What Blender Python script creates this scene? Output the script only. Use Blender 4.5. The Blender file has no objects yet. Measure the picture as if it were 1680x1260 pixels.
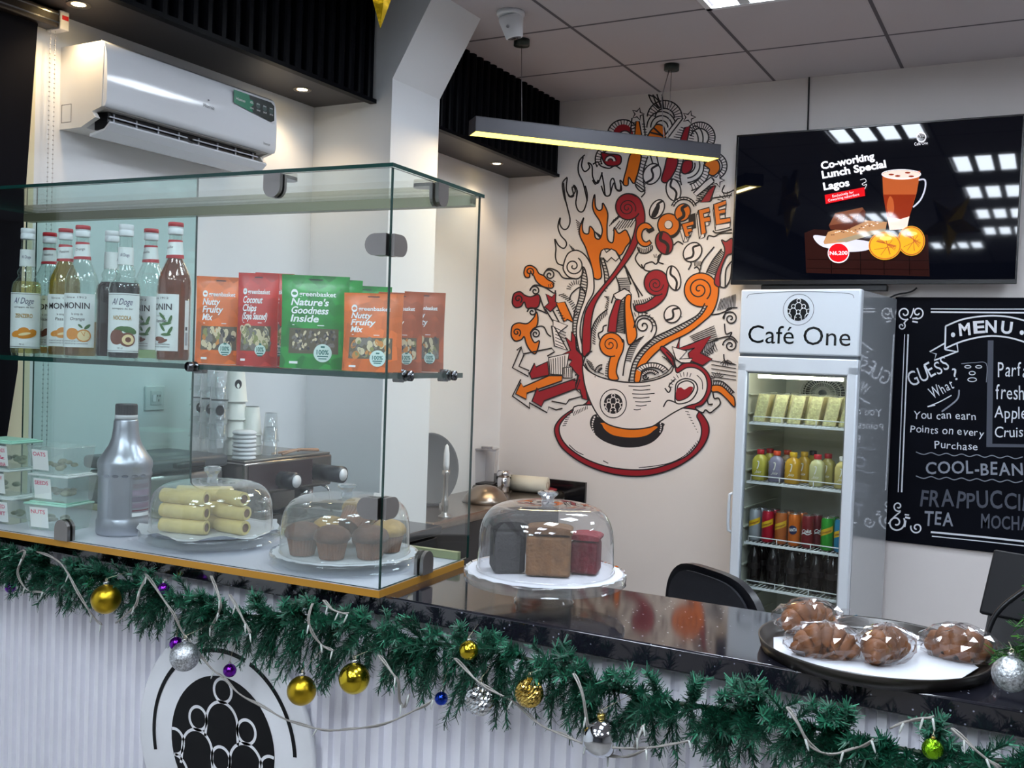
import bpy, bmesh, math, random
from math import sin, cos, pi, radians, hypot, atan2, sqrt
from mathutils import Vector, Matrix
from mathutils.geometry import tessellate_polygon

random.seed(7)
SC = bpy.context.scene
COL = SC.collection

# ------------------------------------------------------------------ camera
FPX = 1626.34
EYE = Vector((0.0, 0.0, 1.6))
YAW, PITCH, ROLL = radians(28.34), radians(-1.714), radians(2.0273)
_f = Vector((-sin(YAW) * cos(PITCH), cos(YAW) * cos(PITCH), sin(PITCH)))
_r = Vector((cos(YAW), sin(YAW), 0))
_u = _r.cross(_f)
CR = cos(ROLL) * _r + sin(ROLL) * _u
CU = -sin(ROLL) * _r + cos(ROLL) * _u
CF = _f
cam_data = bpy.data.cameras.new('camera')
cam_data.sensor_width = 36.0
cam_data.lens = FPX * 36.0 / 1680.0
cam_data.clip_start = 0.02
cam = bpy.data.objects.new('camera', cam_data)
COL.objects.link(cam)
cam.matrix_world = Matrix(((CR.x, CU.x, -CF.x, EYE.x), (CR.y, CU.y, -CF.y, EYE.y), (CR.z, CU.z, -CF.z, EYE.z), (0, 0, 0, 1)))
SC.camera = cam

# ------------------------------------------------------------------ world, view, light levels
world = bpy.data.worlds.new('world')
world.use_nodes = True
world.node_tree.nodes['Background'].inputs[0].default_value = (0.6, 0.65, 0.75, 1)
world.node_tree.nodes['Background'].inputs[1].default_value = 0.15
SC.world = world
SC.view_settings.view_transform = 'Standard'
SC.view_settings.look = 'None'
SC.view_settings.gamma = 1.0
SC.view_settings.use_curve_mapping = False
SC.view_settings.exposure = 0.0
PANEL_POWER = 37.0          # ceiling light panels
PENDANT_POWER = 3.2
DOWNLIGHT_POWER = 5.0
cy = SC.cycles
cy.max_bounces = 10
cy.diffuse_bounces = 4
cy.glossy_bounces = 5
cy.transmission_bounces = 6
cy.transparent_max_bounces = 40
cy.caustics_reflective = False
cy.caustics_refractive = False
cy.sample_clamp_indirect = 4.0
cy.use_denoising = True


def at(px, py, x=None, y=None, z=None):
    """the point of a wall, floor or table plane seen at a pixel of the 1680 x 1260 photograph"""
    d = CR * ((px - 840) / FPX) - CU * ((py - 630) / FPX) + CF
    if x is not None:
        t = (x - EYE.x) / d.x
    elif y is not None:
        t = (y - EYE.y) / d.y
    else:
        t = (z - EYE.z) / d.z
    return EYE + d * t


def at_plane(px, py, p0, n):
    d = CR * ((px - 840) / FPX) - CU * ((py - 630) / FPX) + CF
    return EYE + d * ((p0 - EYE).dot(n) / d.dot(n))


# ------------------------------------------------------------------ materials
def lin(c):
    c = c / 255.0
    return c / 12.92 if c <= 0.04045 else ((c + 0.055) / 1.055) ** 2.4


def rgb(c):
    if isinstance(c, str):
        c = tuple(int(c[i:i + 2], 16) for i in (0, 2, 4))
    return (lin(c[0]), lin(c[1]), lin(c[2]), 1.0)


MATS = {}


def mat(name, color, rough=0.5, metal=0.0, ior=1.5, emit=None, strength=0.0, vary=0.0, scale=20.0, bump=0.0, bump_scale=60.0, coat=0.0, alpha=1.0, sheen=0.0, sss=0.0, stretch=None):
    if name in MATS:
        return MATS[name]
    m = bpy.data.materials.new(name)
    m.use_nodes = True
    nt = m.node_tree
    b = nt.nodes['Principled BSDF']
    b.inputs['Base Color'].default_value = rgb(color)
    b.inputs['Roughness'].default_value = rough
    b.inputs['Metallic'].default_value = metal
    b.inputs['IOR'].default_value = ior
    b.inputs['Coat Weight'].default_value = coat
    if alpha < 1:
        b.inputs['Alpha'].default_value = alpha
    if sss:
        b.inputs['Subsurface Weight'].default_value = sss
        b.inputs['Subsurface Radius'].default_value = (0.02, 0.01, 0.006)
    if emit is not None:
        b.inputs['Emission Color'].default_value = rgb(emit)
        b.inputs['Emission Strength'].default_value = strength
    if vary or bump:
        tc = nt.nodes.new('ShaderNodeTexCoord')
        src = tc.outputs['Object']
        if stretch:
            mp = nt.nodes.new('ShaderNodeMapping')
            mp.inputs['Scale'].default_value = stretch
            nt.links.new(src, mp.inputs['Vector'])
            src = mp.outputs['Vector']
    if vary:
        no = nt.nodes.new('ShaderNodeTexNoise')
        no.inputs['Scale'].default_value = scale
        no.inputs['Detail'].default_value = 4
        nt.links.new(src, no.inputs['Vector'])
        ra = nt.nodes.new('ShaderNodeValToRGB')
        c = rgb(color)
        ra.color_ramp.elements[0].position = 0.3
        ra.color_ramp.elements[1].position = 0.7
        ra.color_ramp.elements[0].color = (c[0] * (1 - vary), c[1] * (1 - vary), c[2] * (1 - vary), 1)
        ra.color_ramp.elements[1].color = (min(1, c[0] * (1 + vary)), min(1, c[1] * (1 + vary)), min(1, c[2] * (1 + vary)), 1)
        nt.links.new(no.outputs['Fac'], ra.inputs['Fac'])
        nt.links.new(ra.outputs['Color'], b.inputs['Base Color'])
    if bump:
        n2 = nt.nodes.new('ShaderNodeTexNoise')
        n2.inputs['Scale'].default_value = bump_scale
        n2.inputs['Detail'].default_value = 3
        nt.links.new(src, n2.inputs['Vector'])
        bp = nt.nodes.new('ShaderNodeBump')
        bp.inputs['Strength'].default_value = bump
        bp.inputs['Distance'].default_value = 0.01
        nt.links.new(n2.outputs['Fac'], bp.inputs['Height'])
        nt.links.new(bp.outputs['Normal'], b.inputs['Normal'])
    MATS[name] = m
    return m


def clear_mat(name, tint, refl=1.0, haze=0.0, haze_color=(255, 255, 255), rough=0.0, f0=0.04):
    """see-through sheet: tinted transmission, Schlick reflection on both sides, optional milky haze"""
    if name in MATS:
        return MATS[name]
    m = bpy.data.materials.new(name)
    m.use_nodes = True
    nt = m.node_tree
    nt.nodes.remove(nt.nodes['Principled BSDF'])
    out = nt.nodes['Material Output']
    tr = nt.nodes.new('ShaderNodeBsdfTransparent')
    tr.inputs['Color'].default_value = rgb(tint)
    gl = nt.nodes.new('ShaderNodeBsdfGlossy')
    gl.inputs['Roughness'].default_value = rough
    gl.inputs['Color'].default_value = (1, 1, 1, 1)
    lw = nt.nodes.new('ShaderNodeLayerWeight')
    lw.inputs['Blend'].default_value = 0.5
    pw = nt.nodes.new('ShaderNodeMath')
    pw.operation = 'POWER'
    nt.links.new(lw.outputs['Facing'], pw.inputs[0])
    pw.inputs[1].default_value = 5.0
    ma = nt.nodes.new('ShaderNodeMath')
    ma.operation = 'MULTIPLY_ADD'
    nt.links.new(pw.outputs[0], ma.inputs[0])
    ma.inputs[1].default_value = (1 - f0) * refl
    ma.inputs[2].default_value = f0 * refl
    base = tr.outputs[0]
    if haze:
        df = nt.nodes.new('ShaderNodeBsdfDiffuse')
        df.inputs['Color'].default_value = rgb(haze_color)
        hm = nt.nodes.new('ShaderNodeMixShader')
        hm.inputs[0].default_value = haze
        nt.links.new(base, hm.inputs[1])
        nt.links.new(df.outputs[0], hm.inputs[2])
        base = hm.outputs[0]
    mx = nt.nodes.new('ShaderNodeMixShader')
    nt.links.new(ma.outputs[0], mx.inputs[0])
    nt.links.new(base, mx.inputs[1])
    nt.links.new(gl.outputs[0], mx.inputs[2])
    nt.links.new(mx.outputs[0], out.inputs['Surface'])
    MATS[name] = m
    return m


def ceiling_mat():
    m = bpy.data.materials.new('ceiling_tiles')
    m.use_nodes = True
    nt = m.node_tree
    b = nt.nodes['Principled BSDF']
    b.inputs['Roughness'].default_value = 0.9
    geo = nt.nodes.new('ShaderNodeNewGeometry')
    sp = nt.nodes.new('ShaderNodeSeparateXYZ')
    nt.links.new(geo.outputs['Position'], sp.inputs[0])
    ds = []
    for ax, off in ((0, 1.267 + 60.0), (1, -3.882 + 60.0)):
        a1 = nt.nodes.new('ShaderNodeMath'); a1.operation = 'ADD'
        nt.links.new(sp.outputs[ax], a1.inputs[0]); a1.inputs[1].default_value = off + 0.3
        a2 = nt.nodes.new('ShaderNodeMath'); a2.operation = 'MODULO'
        nt.links.new(a1.outputs[0], a2.inputs[0]); a2.inputs[1].default_value = 0.6
        a3 = nt.nodes.new('ShaderNodeMath'); a3.operation = 'SUBTRACT'
        nt.links.new(a2.outputs[0], a3.inputs[0]); a3.inputs[1].default_value = 0.3
        a4 = nt.nodes.new('ShaderNodeMath'); a4.operation = 'ABSOLUTE'
        nt.links.new(a3.outputs[0], a4.inputs[0])
        ds.append(a4)
    mn = nt.nodes.new('ShaderNodeMath'); mn.operation = 'MINIMUM'
    nt.links.new(ds[0].outputs[0], mn.inputs[0]); nt.links.new(ds[1].outputs[0], mn.inputs[1])
    ra = nt.nodes.new('ShaderNodeValToRGB')
    ra.color_ramp.interpolation = 'CONSTANT'
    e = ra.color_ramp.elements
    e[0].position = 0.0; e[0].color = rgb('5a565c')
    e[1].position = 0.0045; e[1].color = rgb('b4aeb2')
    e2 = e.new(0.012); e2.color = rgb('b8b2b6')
    nt.links.new(mn.outputs[0], ra.inputs['Fac'])
    nt.links.new(ra.outputs['Color'], b.inputs['Base Color'])
    return m


def granite_mat():
    m = bpy.data.materials.new('black_granite')
    m.use_nodes = True
    nt = m.node_tree
    b = nt.nodes['Principled BSDF']
    b.inputs['Roughness'].default_value = 0.07
    b.inputs['IOR'].default_value = 1.75
    tc = nt.nodes.new('ShaderNodeTexCoord')
    vo = nt.nodes.new('ShaderNodeTexVoronoi')
    vo.inputs['Scale'].default_value = 95
    nt.links.new(tc.outputs['Object'], vo.inputs['Vector'])
    ra = nt.nodes.new('ShaderNodeValToRGB')
    ra.color_ramp.elements[0].position = 0.0
    ra.color_ramp.elements[0].color = (1, 1, 1, 1)
    ra.color_ramp.elements[1].position = 0.19
    ra.color_ramp.elements[1].color = (0, 0, 0, 1)
    nt.links.new(vo.outputs['Distance'], ra.inputs['Fac'])
    sc = nt.nodes.new('ShaderNodeSeparateColor')
    nt.links.new(vo.outputs['Color'], sc.inputs[0])
    gt = nt.nodes.new('ShaderNodeMath'); gt.operation = 'GREATER_THAN'
    nt.links.new(sc.outputs[0], gt.inputs[0]); gt.inputs[1].default_value = 0.72
    mu = nt.nodes.new('ShaderNodeMath'); mu.operation = 'MULTIPLY'
    nt.links.new(ra.outputs['Color'], mu.inputs[0]); nt.links.new(gt.outputs[0], mu.inputs[1])
    mx = nt.nodes.new('ShaderNodeMix'); mx.data_type = 'RGBA'
    nt.links.new(mu.outputs[0], mx.inputs[0])
    mx.inputs[6].default_value = rgb('181820')
    mx.inputs[7].default_value = rgb('b4b8c8')
    nt.links.new(mx.outputs[2], b.inputs['Base Color'])
    return m


# ------------------------------------------------------------------ mesh building
_TXT = {}


def text_data(s, bold=0.0, res=3):
    k = (s, bold, res)
    if k not in _TXT:
        cu = bpy.data.curves.new('lettering', 'FONT')
        cu.body = s
        cu.size = 1.0
        cu.offset = bold
        cu.resolution_u = res
        o = bpy.data.objects.new('lettering', cu)
        me = bpy.data.meshes.new_from_object(o)
        vs = [(v.co.x, v.co.y) for v in me.vertices]
        fs = [tuple(p.vertices) for p in me.polygons]
        bpy.data.objects.remove(o)
        bpy.data.curves.remove(cu)
        bpy.data.meshes.remove(me)
        if vs:
            x0 = min(v[0] for v in vs); x1 = max(v[0] for v in vs)
        else:
            x0, x1 = 0, 1
        _TXT[k] = ([(v[0] - x0, v[1]) for v in vs], fs, max(1e-6, x1 - x0))
    return _TXT[k]


def catmull(pts, closed=False, n=6):
    out = []
    m = len(pts)
    if m < 3:
        return list(pts)
    rng = range(m if closed else m - 1)
    for i in rng:
        if closed:
            p0, p1, p2, p3 = pts[i - 1], pts[i], pts[(i + 1) % m], pts[(i + 2) % m]
        else:
            p0, p1, p2, p3 = pts[max(0, i - 1)], pts[i], pts[i + 1], pts[min(m - 1, i + 2)]
        for k in range(n):
            t = k / n
            out.append(tuple(0.5 * ((2 * b) + (c - a) * t + (2 * a - 5 * b + 4 * c - d) * t * t + (3 * b - a - 3 * c + d) * t ** 3) for a, b, c, d in zip(p0, p1, p2, p3)))
    if not closed:
        out.append(tuple(pts[-1]))
    return out


def ribbon2d(pts, w, closed=False):
    """2-D strip along a polyline -> verts, quads"""
    n = len(pts)
    L, R_ = [], []
    for i in range(n):
        if closed:
            a, b = pts[i - 1], pts[(i + 1) % n]
        else:
            a, b = pts[max(0, i - 1)], pts[min(n - 1, i + 1)]
        dx, dy = b[0] - a[0], b[1] - a[1]
        l = hypot(dx, dy) or 1e-9
        nx, ny = -dy / l * w / 2, dx / l * w / 2
        L.append((pts[i][0] + nx, pts[i][1] + ny))
        R_.append((pts[i][0] - nx, pts[i][1] - ny))
    vs = L + R_
    fs = [(i, i + 1, n + i + 1, n + i) for i in range(n - 1)]
    if closed:
        fs.append((n - 1, 0, n, 2 * n - 1))
    return vs, fs


def ell(cx, cy, rx, ry, n=28, a0=0.0, a1=2 * pi, rot=0.0):
    out = []
    full = abs(a1 - a0 - 2 * pi) < 1e-6
    for i in range(n if full else n + 1):
        a = a0 + (a1 - a0) * i / n
        x, y = rx * cos(a), ry * sin(a)
        out.append((cx + x * cos(rot) - y * sin(rot), cy + x * sin(rot) + y * cos(rot)))
    return out


def spiral2d(cx, cy, r0, r1, turns, a0, n=40, sq=1.0):
    return [(cx + (r0 + (r1 - r0) * i / n) * cos(a0 + 2 * pi * turns * i / n), cy + sq * (r0 + (r1 - r0) * i / n) * sin(a0 + 2 * pi * turns * i / n)) for i in range(n + 1)]


class MB:
    def __init__(self):
        self.v, self.f, self.mi, self.sm = [], [], [], []

    def add(self, vs, fs, m=0, smooth=False, M=None):
        o = len(self.v)
        for p in vs:
            p = Vector(p)
            self.v.append(M @ p if M is not None else p)
        for f in fs:
            self.f.append(tuple(o + i for i in f))
            self.mi.append(m)
            self.sm.append(smooth)
        return self

    def box(self, lo, hi, m=0, M=None):
        x0, y0, z0 = lo
        x1, y1, z1 = hi
        vs = [(x0, y0, z0), (x1, y0, z0), (x1, y1, z0), (x0, y1, z0), (x0, y0, z1), (x1, y0, z1), (x1, y1, z1), (x0, y1, z1)]
        fs = [(0, 3, 2, 1), (4, 5, 6, 7), (0, 1, 5, 4), (1, 2, 6, 5), (2, 3, 7, 6), (3, 0, 4, 7)]
        return self.add(vs, fs, m, False, M)

    def rbox(self, lo, hi, r=0.005, m=0, seg=2, M=None):
        bm = bmesh.new()
        bmesh.ops.create_cube(bm, size=1.0)
        c = [(a + b) / 2 for a, b in zip(lo, hi)]
        s = [abs(b - a) for a, b in zip(lo, hi)]
        for v in bm.verts:
            v.co = Vector((v.co.x * s[0] + c[0], v.co.y * s[1] + c[1], v.co.z * s[2] + c[2]))
        bmesh.ops.bevel(bm, geom=list(bm.edges), offset=min(r, min(s) * 0.49), segments=seg, affect='EDGES', profile=0.5)
        bm.verts.index_update()
        vs = [v.co.copy() for v in bm.verts]
        bm.normal_update()
        fs = [tuple(v.index for v in f.verts) for f in bm.faces]
        flat = [max(abs(k) for k in f.normal) > 0.999 for f in bm.faces]
        bm.free()
        o = len(self.f)
        self.add(vs, fs, m, True, M)
        for i, fl in enumerate(flat):
            if fl: self.sm[o + i] = False
        return self

    def lathe(self, prof, n=32, m=0, c=(0, 0, 0), M=None, smooth=True, a0=0.0, a1=2 * pi, sx=1.0, sy=1.0, mats=None):
        full = abs(a1 - a0 - 2 * pi) < 1e-6
        k = n if full else n + 1
        vs, fs, ms = [], [], []
        for (r, z) in prof:
            for j in range(k):
                a = a0 + (a1 - a0) * j / n
                vs.append((c[0] + r * cos(a) * sx, c[1] + r * sin(a) * sy, c[2] + z))
        for i in range(len(prof) - 1):
            for j in range(n):
                j2 = (j + 1) % k
                fs.append((i * k + j, i * k + j2, (i + 1) * k + j2, (i + 1) * k + j))
                ms.append(mats[i] if mats else m)
        if full:
            if prof[0][0] > 1e-6:
                fs.append(tuple(reversed(range(k)))); ms.append(ms[0])
            if prof[-1][0] > 1e-6:
                fs.append(tuple((len(prof) - 1) * k + j for j in range(k))); ms.append(ms[-1])
        o = len(self.f)
        self.add(vs, fs, m, smooth, M)
        for i, mm in enumerate(ms):
            self.mi[o + i] = mm
        return self

    def shell(self, prof, n=32, m=0, c=(0, 0, 0), M=None, sx=1.0, sy=1.0):
        """open lathe, no caps"""
        vs, fs = [], []
        for (r, z) in prof:
            for j in range(n):
                a = 2 * pi * j / n
                vs.append((c[0] + r * cos(a) * sx, c[1] + r * sin(a) * sy, c[2] + z))
        for i in range(len(prof) - 1):
            for j in range(n):
                fs.append((i * n + j, i * n + (j + 1) % n, (i + 1) * n + (j + 1) % n, (i + 1) * n + j))
        return self.add(vs, fs, m, True, M)

    def sphere(self, c, r, m=0, n=20, k=12, sx=1, sy=1, sz=1, M=None):
        prof = [(max(r * sin(pi * i / k), 1e-7), -r * cos(pi * i / k) * sz) for i in range(k + 1)]
        return self.lathe(prof, n, m, c, M, True, sx=sx, sy=sy)

    def tube(self, pts, r, n=8, m=0, closed=False, M=None, caps=True):
        pts = [Vector(p) for p in pts]
        N = len(pts)
        rs = r if isinstance(r, (list, tuple)) else [r] * N
        vs, fs = [], []
        t0 = (pts[1] - pts[0]).normalized()
        ref = Vector((0, 0, 1)) if abs(t0.z) < 0.9 else Vector((1, 0, 0))
        nrm = t0.cross(ref).normalized()
        for i in range(N):
            if closed:
                t = (pts[(i + 1) % N] - pts[i - 1])
            else:
                t = (pts[min(N - 1, i + 1)] - pts[max(0, i - 1)])
            if t.length < 1e-9:
                t = t0
            t = t.normalized()
            nrm = (nrm - t * nrm.dot(t))
            if nrm.length < 1e-6:
                nrm = t.orthogonal()
            nrm.normalize()
            b = t.cross(nrm)
            for j in range(n):
                a = 2 * pi * j / n
                vs.append(pts[i] + (nrm * cos(a) + b * sin(a)) * rs[i])
        for i in range(N if closed else N - 1):
            i2 = (i + 1) % N
            for j in range(n):
                fs.append((i * n + j, i * n + (j + 1) % n, i2 * n + (j + 1) % n, i2 * n + j))
        if caps and not closed:
            fs.append(tuple(reversed(range(n))))
            fs.append(tuple((N - 1) * n + j for j in range(n)))
        return self.add(vs, fs, m, True, M)

    def cyl(self, p0, p1, r0, r1=None, n=20, m=0, M=None):
        return self.tube([p0, p1], [r0, r1 if r1 is not None else r0], n, m, M=M)

    def poly(self, pts, fn, m=0):
        """filled 2-D outline through a mapping fn(u, v) -> 3-D"""
        tri = tessellate_polygon([[Vector((p[0], p[1], 0)) for p in pts]])
        return self.add([fn(*p) for p in pts], [tuple(t) for t in tri], m)

    def disc(self, cx, cy, rx, ry, fn, m=0, rot=0.0, n=22, k=4):
        """filled ellipse in rings, so that it follows a curved surface"""
        vs = [fn(cx, cy)]
        for j in range(1, k + 1): vs += [fn(*p) for p in ell(cx, cy, rx * j / k, ry * j / k, n, rot=rot)]
        fs = [(0, 1 + i, 1 + (i + 1) % n) for i in range(n)]
        for j in range(k - 1): fs += [(1 + j * n + i, 1 + (j + 1) * n + i, 1 + (j + 1) * n + (i + 1) % n, 1 + j * n + (i + 1) % n) for i in range(n)]
        return self.add(vs, fs, m)

    def line(self, pts, w, fn, m=0, closed=False):
        vs, fs = ribbon2d(pts, w, closed)
        return self.add([fn(*p) for p in vs], fs, m)

    def prism(self, pts, h0, h1, fn, m=0, smooth=False):
        """2-D outline extruded between h0 and h1 through fn(u, v, h)"""
        n = len(pts)
        tri = tessellate_polygon([[Vector((p[0], p[1], 0)) for p in pts]])
        vs = [fn(p[0], p[1], h0) for p in pts] + [fn(p[0], p[1], h1) for p in pts]
        self.add(vs, [tuple(reversed(t)) for t in tri] + [tuple(n + i for i in t) for t in tri], m)
        self.add(vs, [(i, (i + 1) % n, n + (i + 1) % n, n + i) for i in range(n)], m, smooth)
        return self

    def text(self, s, fn, h=1.0, w=None, m=0, bold=0.0, center=False, shear=0.0, cond=1.0, res=3):
        """lettering through fn(u, v); cap height about 0.7 h; fitted to width w when given"""
        vs, fs, W = text_data(s, bold, res)
        if not vs:
            return self
        sx = (w / W) if w else h * cond
        off = -W * sx / 2 if center else 0.0
        return self.add([fn(x * sx + off + shear * y * h, y * h) for x, y in vs], fs, m)

    def build(self, name, mats, parent=None, loc=None, rotz=0.0):
        me = bpy.data.meshes.new(name)
        me.from_pydata([tuple(v) for v in self.v], [], self.f)
        for mm in (mats if isinstance(mats, (list, tuple)) else [mats]):
            me.materials.append(mm)
        me.polygons.foreach_set('material_index', self.mi)
        me.polygons.foreach_set('use_smooth', self.sm)
        me.update()
        o = bpy.data.objects.new(name, me)
        COL.objects.link(o)
        if parent is not None:
            o.parent = parent
        if loc is not None:
            o.location = loc
        if rotz:
            o.rotation_euler = (0, 0, rotz)
        return o


def recalc(o):
    bm = bmesh.new()
    bm.from_mesh(o.data)
    bmesh.ops.recalc_face_normals(bm, faces=bm.faces)
    bm.to_mesh(o.data)
    bm.free()
    return o


def tag(o, label=None, cat=None, group=None, kind=None):
    if label: o['label'] = label
    if cat: o['category'] = cat
    if group: o['group'] = group
    if kind: o['kind'] = kind
    return o


def thing(name, label, cat, loc=(0, 0, 0), rotz=0.0, group=None):
    o = bpy.data.objects.new(name, None)
    o.empty_display_size = 0.05
    COL.objects.link(o)
    o.location = loc
    o.rotation_euler = (0, 0, rotz)
    return tag(o, label, cat, group)


KIDS = {}


def copy_thing(root, loc, rotz=0.0, label=None, group=None, rot=None):
    """a copy of a thing with copies of its parts and sub-parts"""
    r = root.copy()
    COL.objects.link(r)
    r.location = loc
    r.rotation_euler = rot if rot else (0, 0, rotz)
    if label: r['label'] = label
    if group: r['group'] = group
    for ch in [o for o in COL.objects if o.parent == root]:
        c = ch.copy()
        COL.objects.link(c)
        c.parent = r
        for g in [o for o in COL.objects if o.parent == ch]:
            d = g.copy()
            COL.objects.link(d)
            d.parent = c
    return r


def kids(o):
    return [c for c in COL.objects if c.parent == o]


def solo(name, mb, mats, label, cat, loc=None, rotz=0.0, group=None, parent=None):
    return tag(mb.build(name, mats, parent, loc, rotz), label, cat, group)


def struct(name, mb, mats):
    return tag(mb.build(name, mats), kind='structure')


def flat_xz(y0):
    return lambda u, v, h=0.0: (u, y0 - h, v)

# ================================================================== the room
LX, BY, CZ = -2.765, 5.0, 3.012
RX, RY = 3.6, -4.5
M_wall = mat('wall_paint', 'e2dcda', 0.6, vary=0.03, scale=1.5)
M_wall2 = mat('wall_paint_white', 'eceef0', 0.55, vary=0.02, scale=1.5)
M_dark = mat('rear_wall_paint', '4a4a50', 0.7)
M_black = mat('black_satin', '0c0d12', 0.35)
M_blackgloss = mat('black_gloss', '07080c', 0.16)
M_chrome = mat('chrome', 'd8d8dc', 0.12, 1.0)
M_steel = mat('brushed_steel', '9a9590', 0.32, 1.0, vary=0.08, scale=60, stretch=(1, 1, 30))
M_white = mat('white_plastic', 'e9ebef', 0.3)
M_whitegloss = mat('white_gloss', 'e6eaf0', 0.12)

b = MB(); b.box((LX - .2, RY - .2, -.1), (RX + .2, BY + .2, 0)); struct('floor', b, mat('floor_tile', '8f8984', 0.35, vary=0.08, scale=3))
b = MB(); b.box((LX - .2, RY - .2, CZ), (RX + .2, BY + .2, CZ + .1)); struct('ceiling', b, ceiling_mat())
b = MB(); b.box((LX - .2, BY, 0), (RX + .2, BY + .2, CZ)); struct('wall_back', b, M_wall)
b = MB(); b.box((RX, RY, 0), (RX + .2, BY, CZ)); struct('wall_right', b, mat('side_wall_paint', 'a09c9c', .7))
b = MB(); b.box((LX - .2, RY - .2, 0), (RX + .2, RY, CZ)); struct('wall_front', b, M_dark)
WY0, WY1, WZ0, WZ1 = 1.0, 1.985, .9, 2.53
b = MB()
b.box((LX - .2, WY1, 0), (LX, BY, CZ)); b.box((LX - .2, RY, 0), (LX, WY0, CZ))
b.box((LX - .2, WY0, 0), (LX, WY1, WZ0)); b.box((LX - .2, WY0, WZ1), (LX, WY1, CZ))
struct('wall_left', b, M_wall2)
b = MB(); b.box((LX - .15, WY0, WZ0), (LX - .14, WY1, WZ1)); struct('window_1', b, mat('night_glass', '0a0c12', 0.05))
b = MB(); b.box((LX - .139, WY1 - .14, WZ0), (LX + .002, WY1, WZ1)); b.box((LX - .139, WY0, WZ0), (LX + .002, WY0 + .05, WZ1))
struct('trim_1', b, mat('cream_trim', 'efe6c4', 0.5))

# pillar with its flared head
PX, PY0, PY1 = -2.367, 3.287, 3.638
b = MB(); prof = [(LX - .01, 0), (PX, 0), (PX, 2.69), (-2.168, CZ + .01), (LX - .01, CZ + .01)]
b.prism(prof, PY0, PY1, lambda u, v, h: (u, h, v)); recalc(struct('pillar', b, mat('pillar_paint', 'e6e9ec', .55)))

# fluted black bulkheads
BXF, BZ = -2.4545, 2.6085
M_soffit = mat('soffit_board', '302c2e', 0.45)
M_flute = mat('black_fluted_panel', '05060b', 0.34, ior=1.12)


def bulkhead(name, y0, y1):
    b = MB()
    b.box((LX - .005, y0, BZ), (BXF - .016, y1, CZ + .005), 1)
    b.box((BXF - .02, y0, BZ - .012), (BXF + .012, y1, BZ + .004), 2)
    pts = []
    n = int((y1 - y0) / .062)
    st = (y1 - y0) / n
    for i in range(n):
        a = y0 + i * st
        pts += [(a + .002, -.012), (a + .010, .006), (a + .018, .010), (a + st - .026, .010), (a + st - .018, .006), (a + st - .010, -.012)]
    vs = [(BXF + d, y, BZ) for y, d in pts] + [(BXF + d, y, CZ) for y, d in pts]
    k = len(pts)
    b.add(vs, [(i, i + 1, k + i + 1, k + i) for i in range(k - 1)], 2)
    return struct(name, b, [M_wall, M_soffit, M_flute])


bulkhead('trim_2', RY, PY0)
bulkhead('trim_3', PY1, BY)

# ------------------------------------------------------------------ lights
def downlight(y, label):
    t = thing('recessed_downlight', label, 'light', (-2.62, y, BZ), group='warm downlights in the soffit')
    b = MB(); b.lathe([(.024, -.001), (.034, -.004), (.036, -.002), (.036, .006), (.024, .006)], 24); b.build('trim_ring', mat('downlight_ring', '8a827a', .3, .8), t)
    b = MB(); b.lathe([(.0001, -.001), (.018, -.002), (.023, .0)], 20); b.build('lamp', mat('downlight_lamp', 'fff2d0', emit='ffdf9c', strength=30), t)
    ld = bpy.data.lights.new('downlight_beam', 'SPOT')
    ld.energy = DOWNLIGHT_POWER; ld.color = (1, .74, .45); ld.spot_size = radians(125); ld.spot_blend = .7; ld.shadow_soft_size = .03
    lo = bpy.data.objects.new('downlight_beam', ld); COL.objects.link(lo); lo.parent = t; lo.location = (0, 0, -.02)


downlight(2.02, 'recessed downlight in the black soffit above the blind rail')
downlight(3.04, 'recessed downlight in the soffit above the air conditioner')
downlight(4.60, 'recessed downlight in the soffit behind the pillar near the mural')

M_panel = mat('light_panel_lamp', 'ffffff', emit='e8f3ff', strength=PANEL_POWER)
M_pframe = mat('light_panel_frame', 'd5d6da', .5)


def ceiling_panel(x, y, label):
    t = thing('ceiling_light_panel', label, 'ceiling light', (x, y, CZ), group='square ceiling light panels')
    b = MB()
    for s in (-1, 1):
        b.box((s * .285 - .012, -.297, -.012), (s * .285 + .012, .297, .002)); b.box((-.297, s * .285 - .012, -.012), (.297, s * .285 + .012, .002))
    for s in (-.1375, 0, .1375):
        b.box((s - .022, -.275, -.010), (s + .022, .275, .002))
    b.build('frame', M_pframe, t)
    b = MB()
    for s in (-.206, -.069, .069, .206):
        b.box((s - .045, -.272, -.006), (s + .045, .272, .001))
    b.build('lamp_strips', M_panel, t)


ceiling_panel(-.967, 3.582, 'square ceiling light panel in the tiles above the counter')
for i, (x, y) in enumerate(((-.367, 2.382), (-.367, 1.182), (-.367, -.018), (-.367, -1.218), (-1.567, -.018), (-1.567, -1.218), (-.967, -2.418), (.833, 3.582), (.833, -.618), (2.033, 1.182), (2.633, 3.582))):  # panels over and behind the camera include ones added to brighten the counter front
    ceiling_panel(x, y, 'unseen square ceiling light panel, in a set partly added to brighten the counter front')

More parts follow.
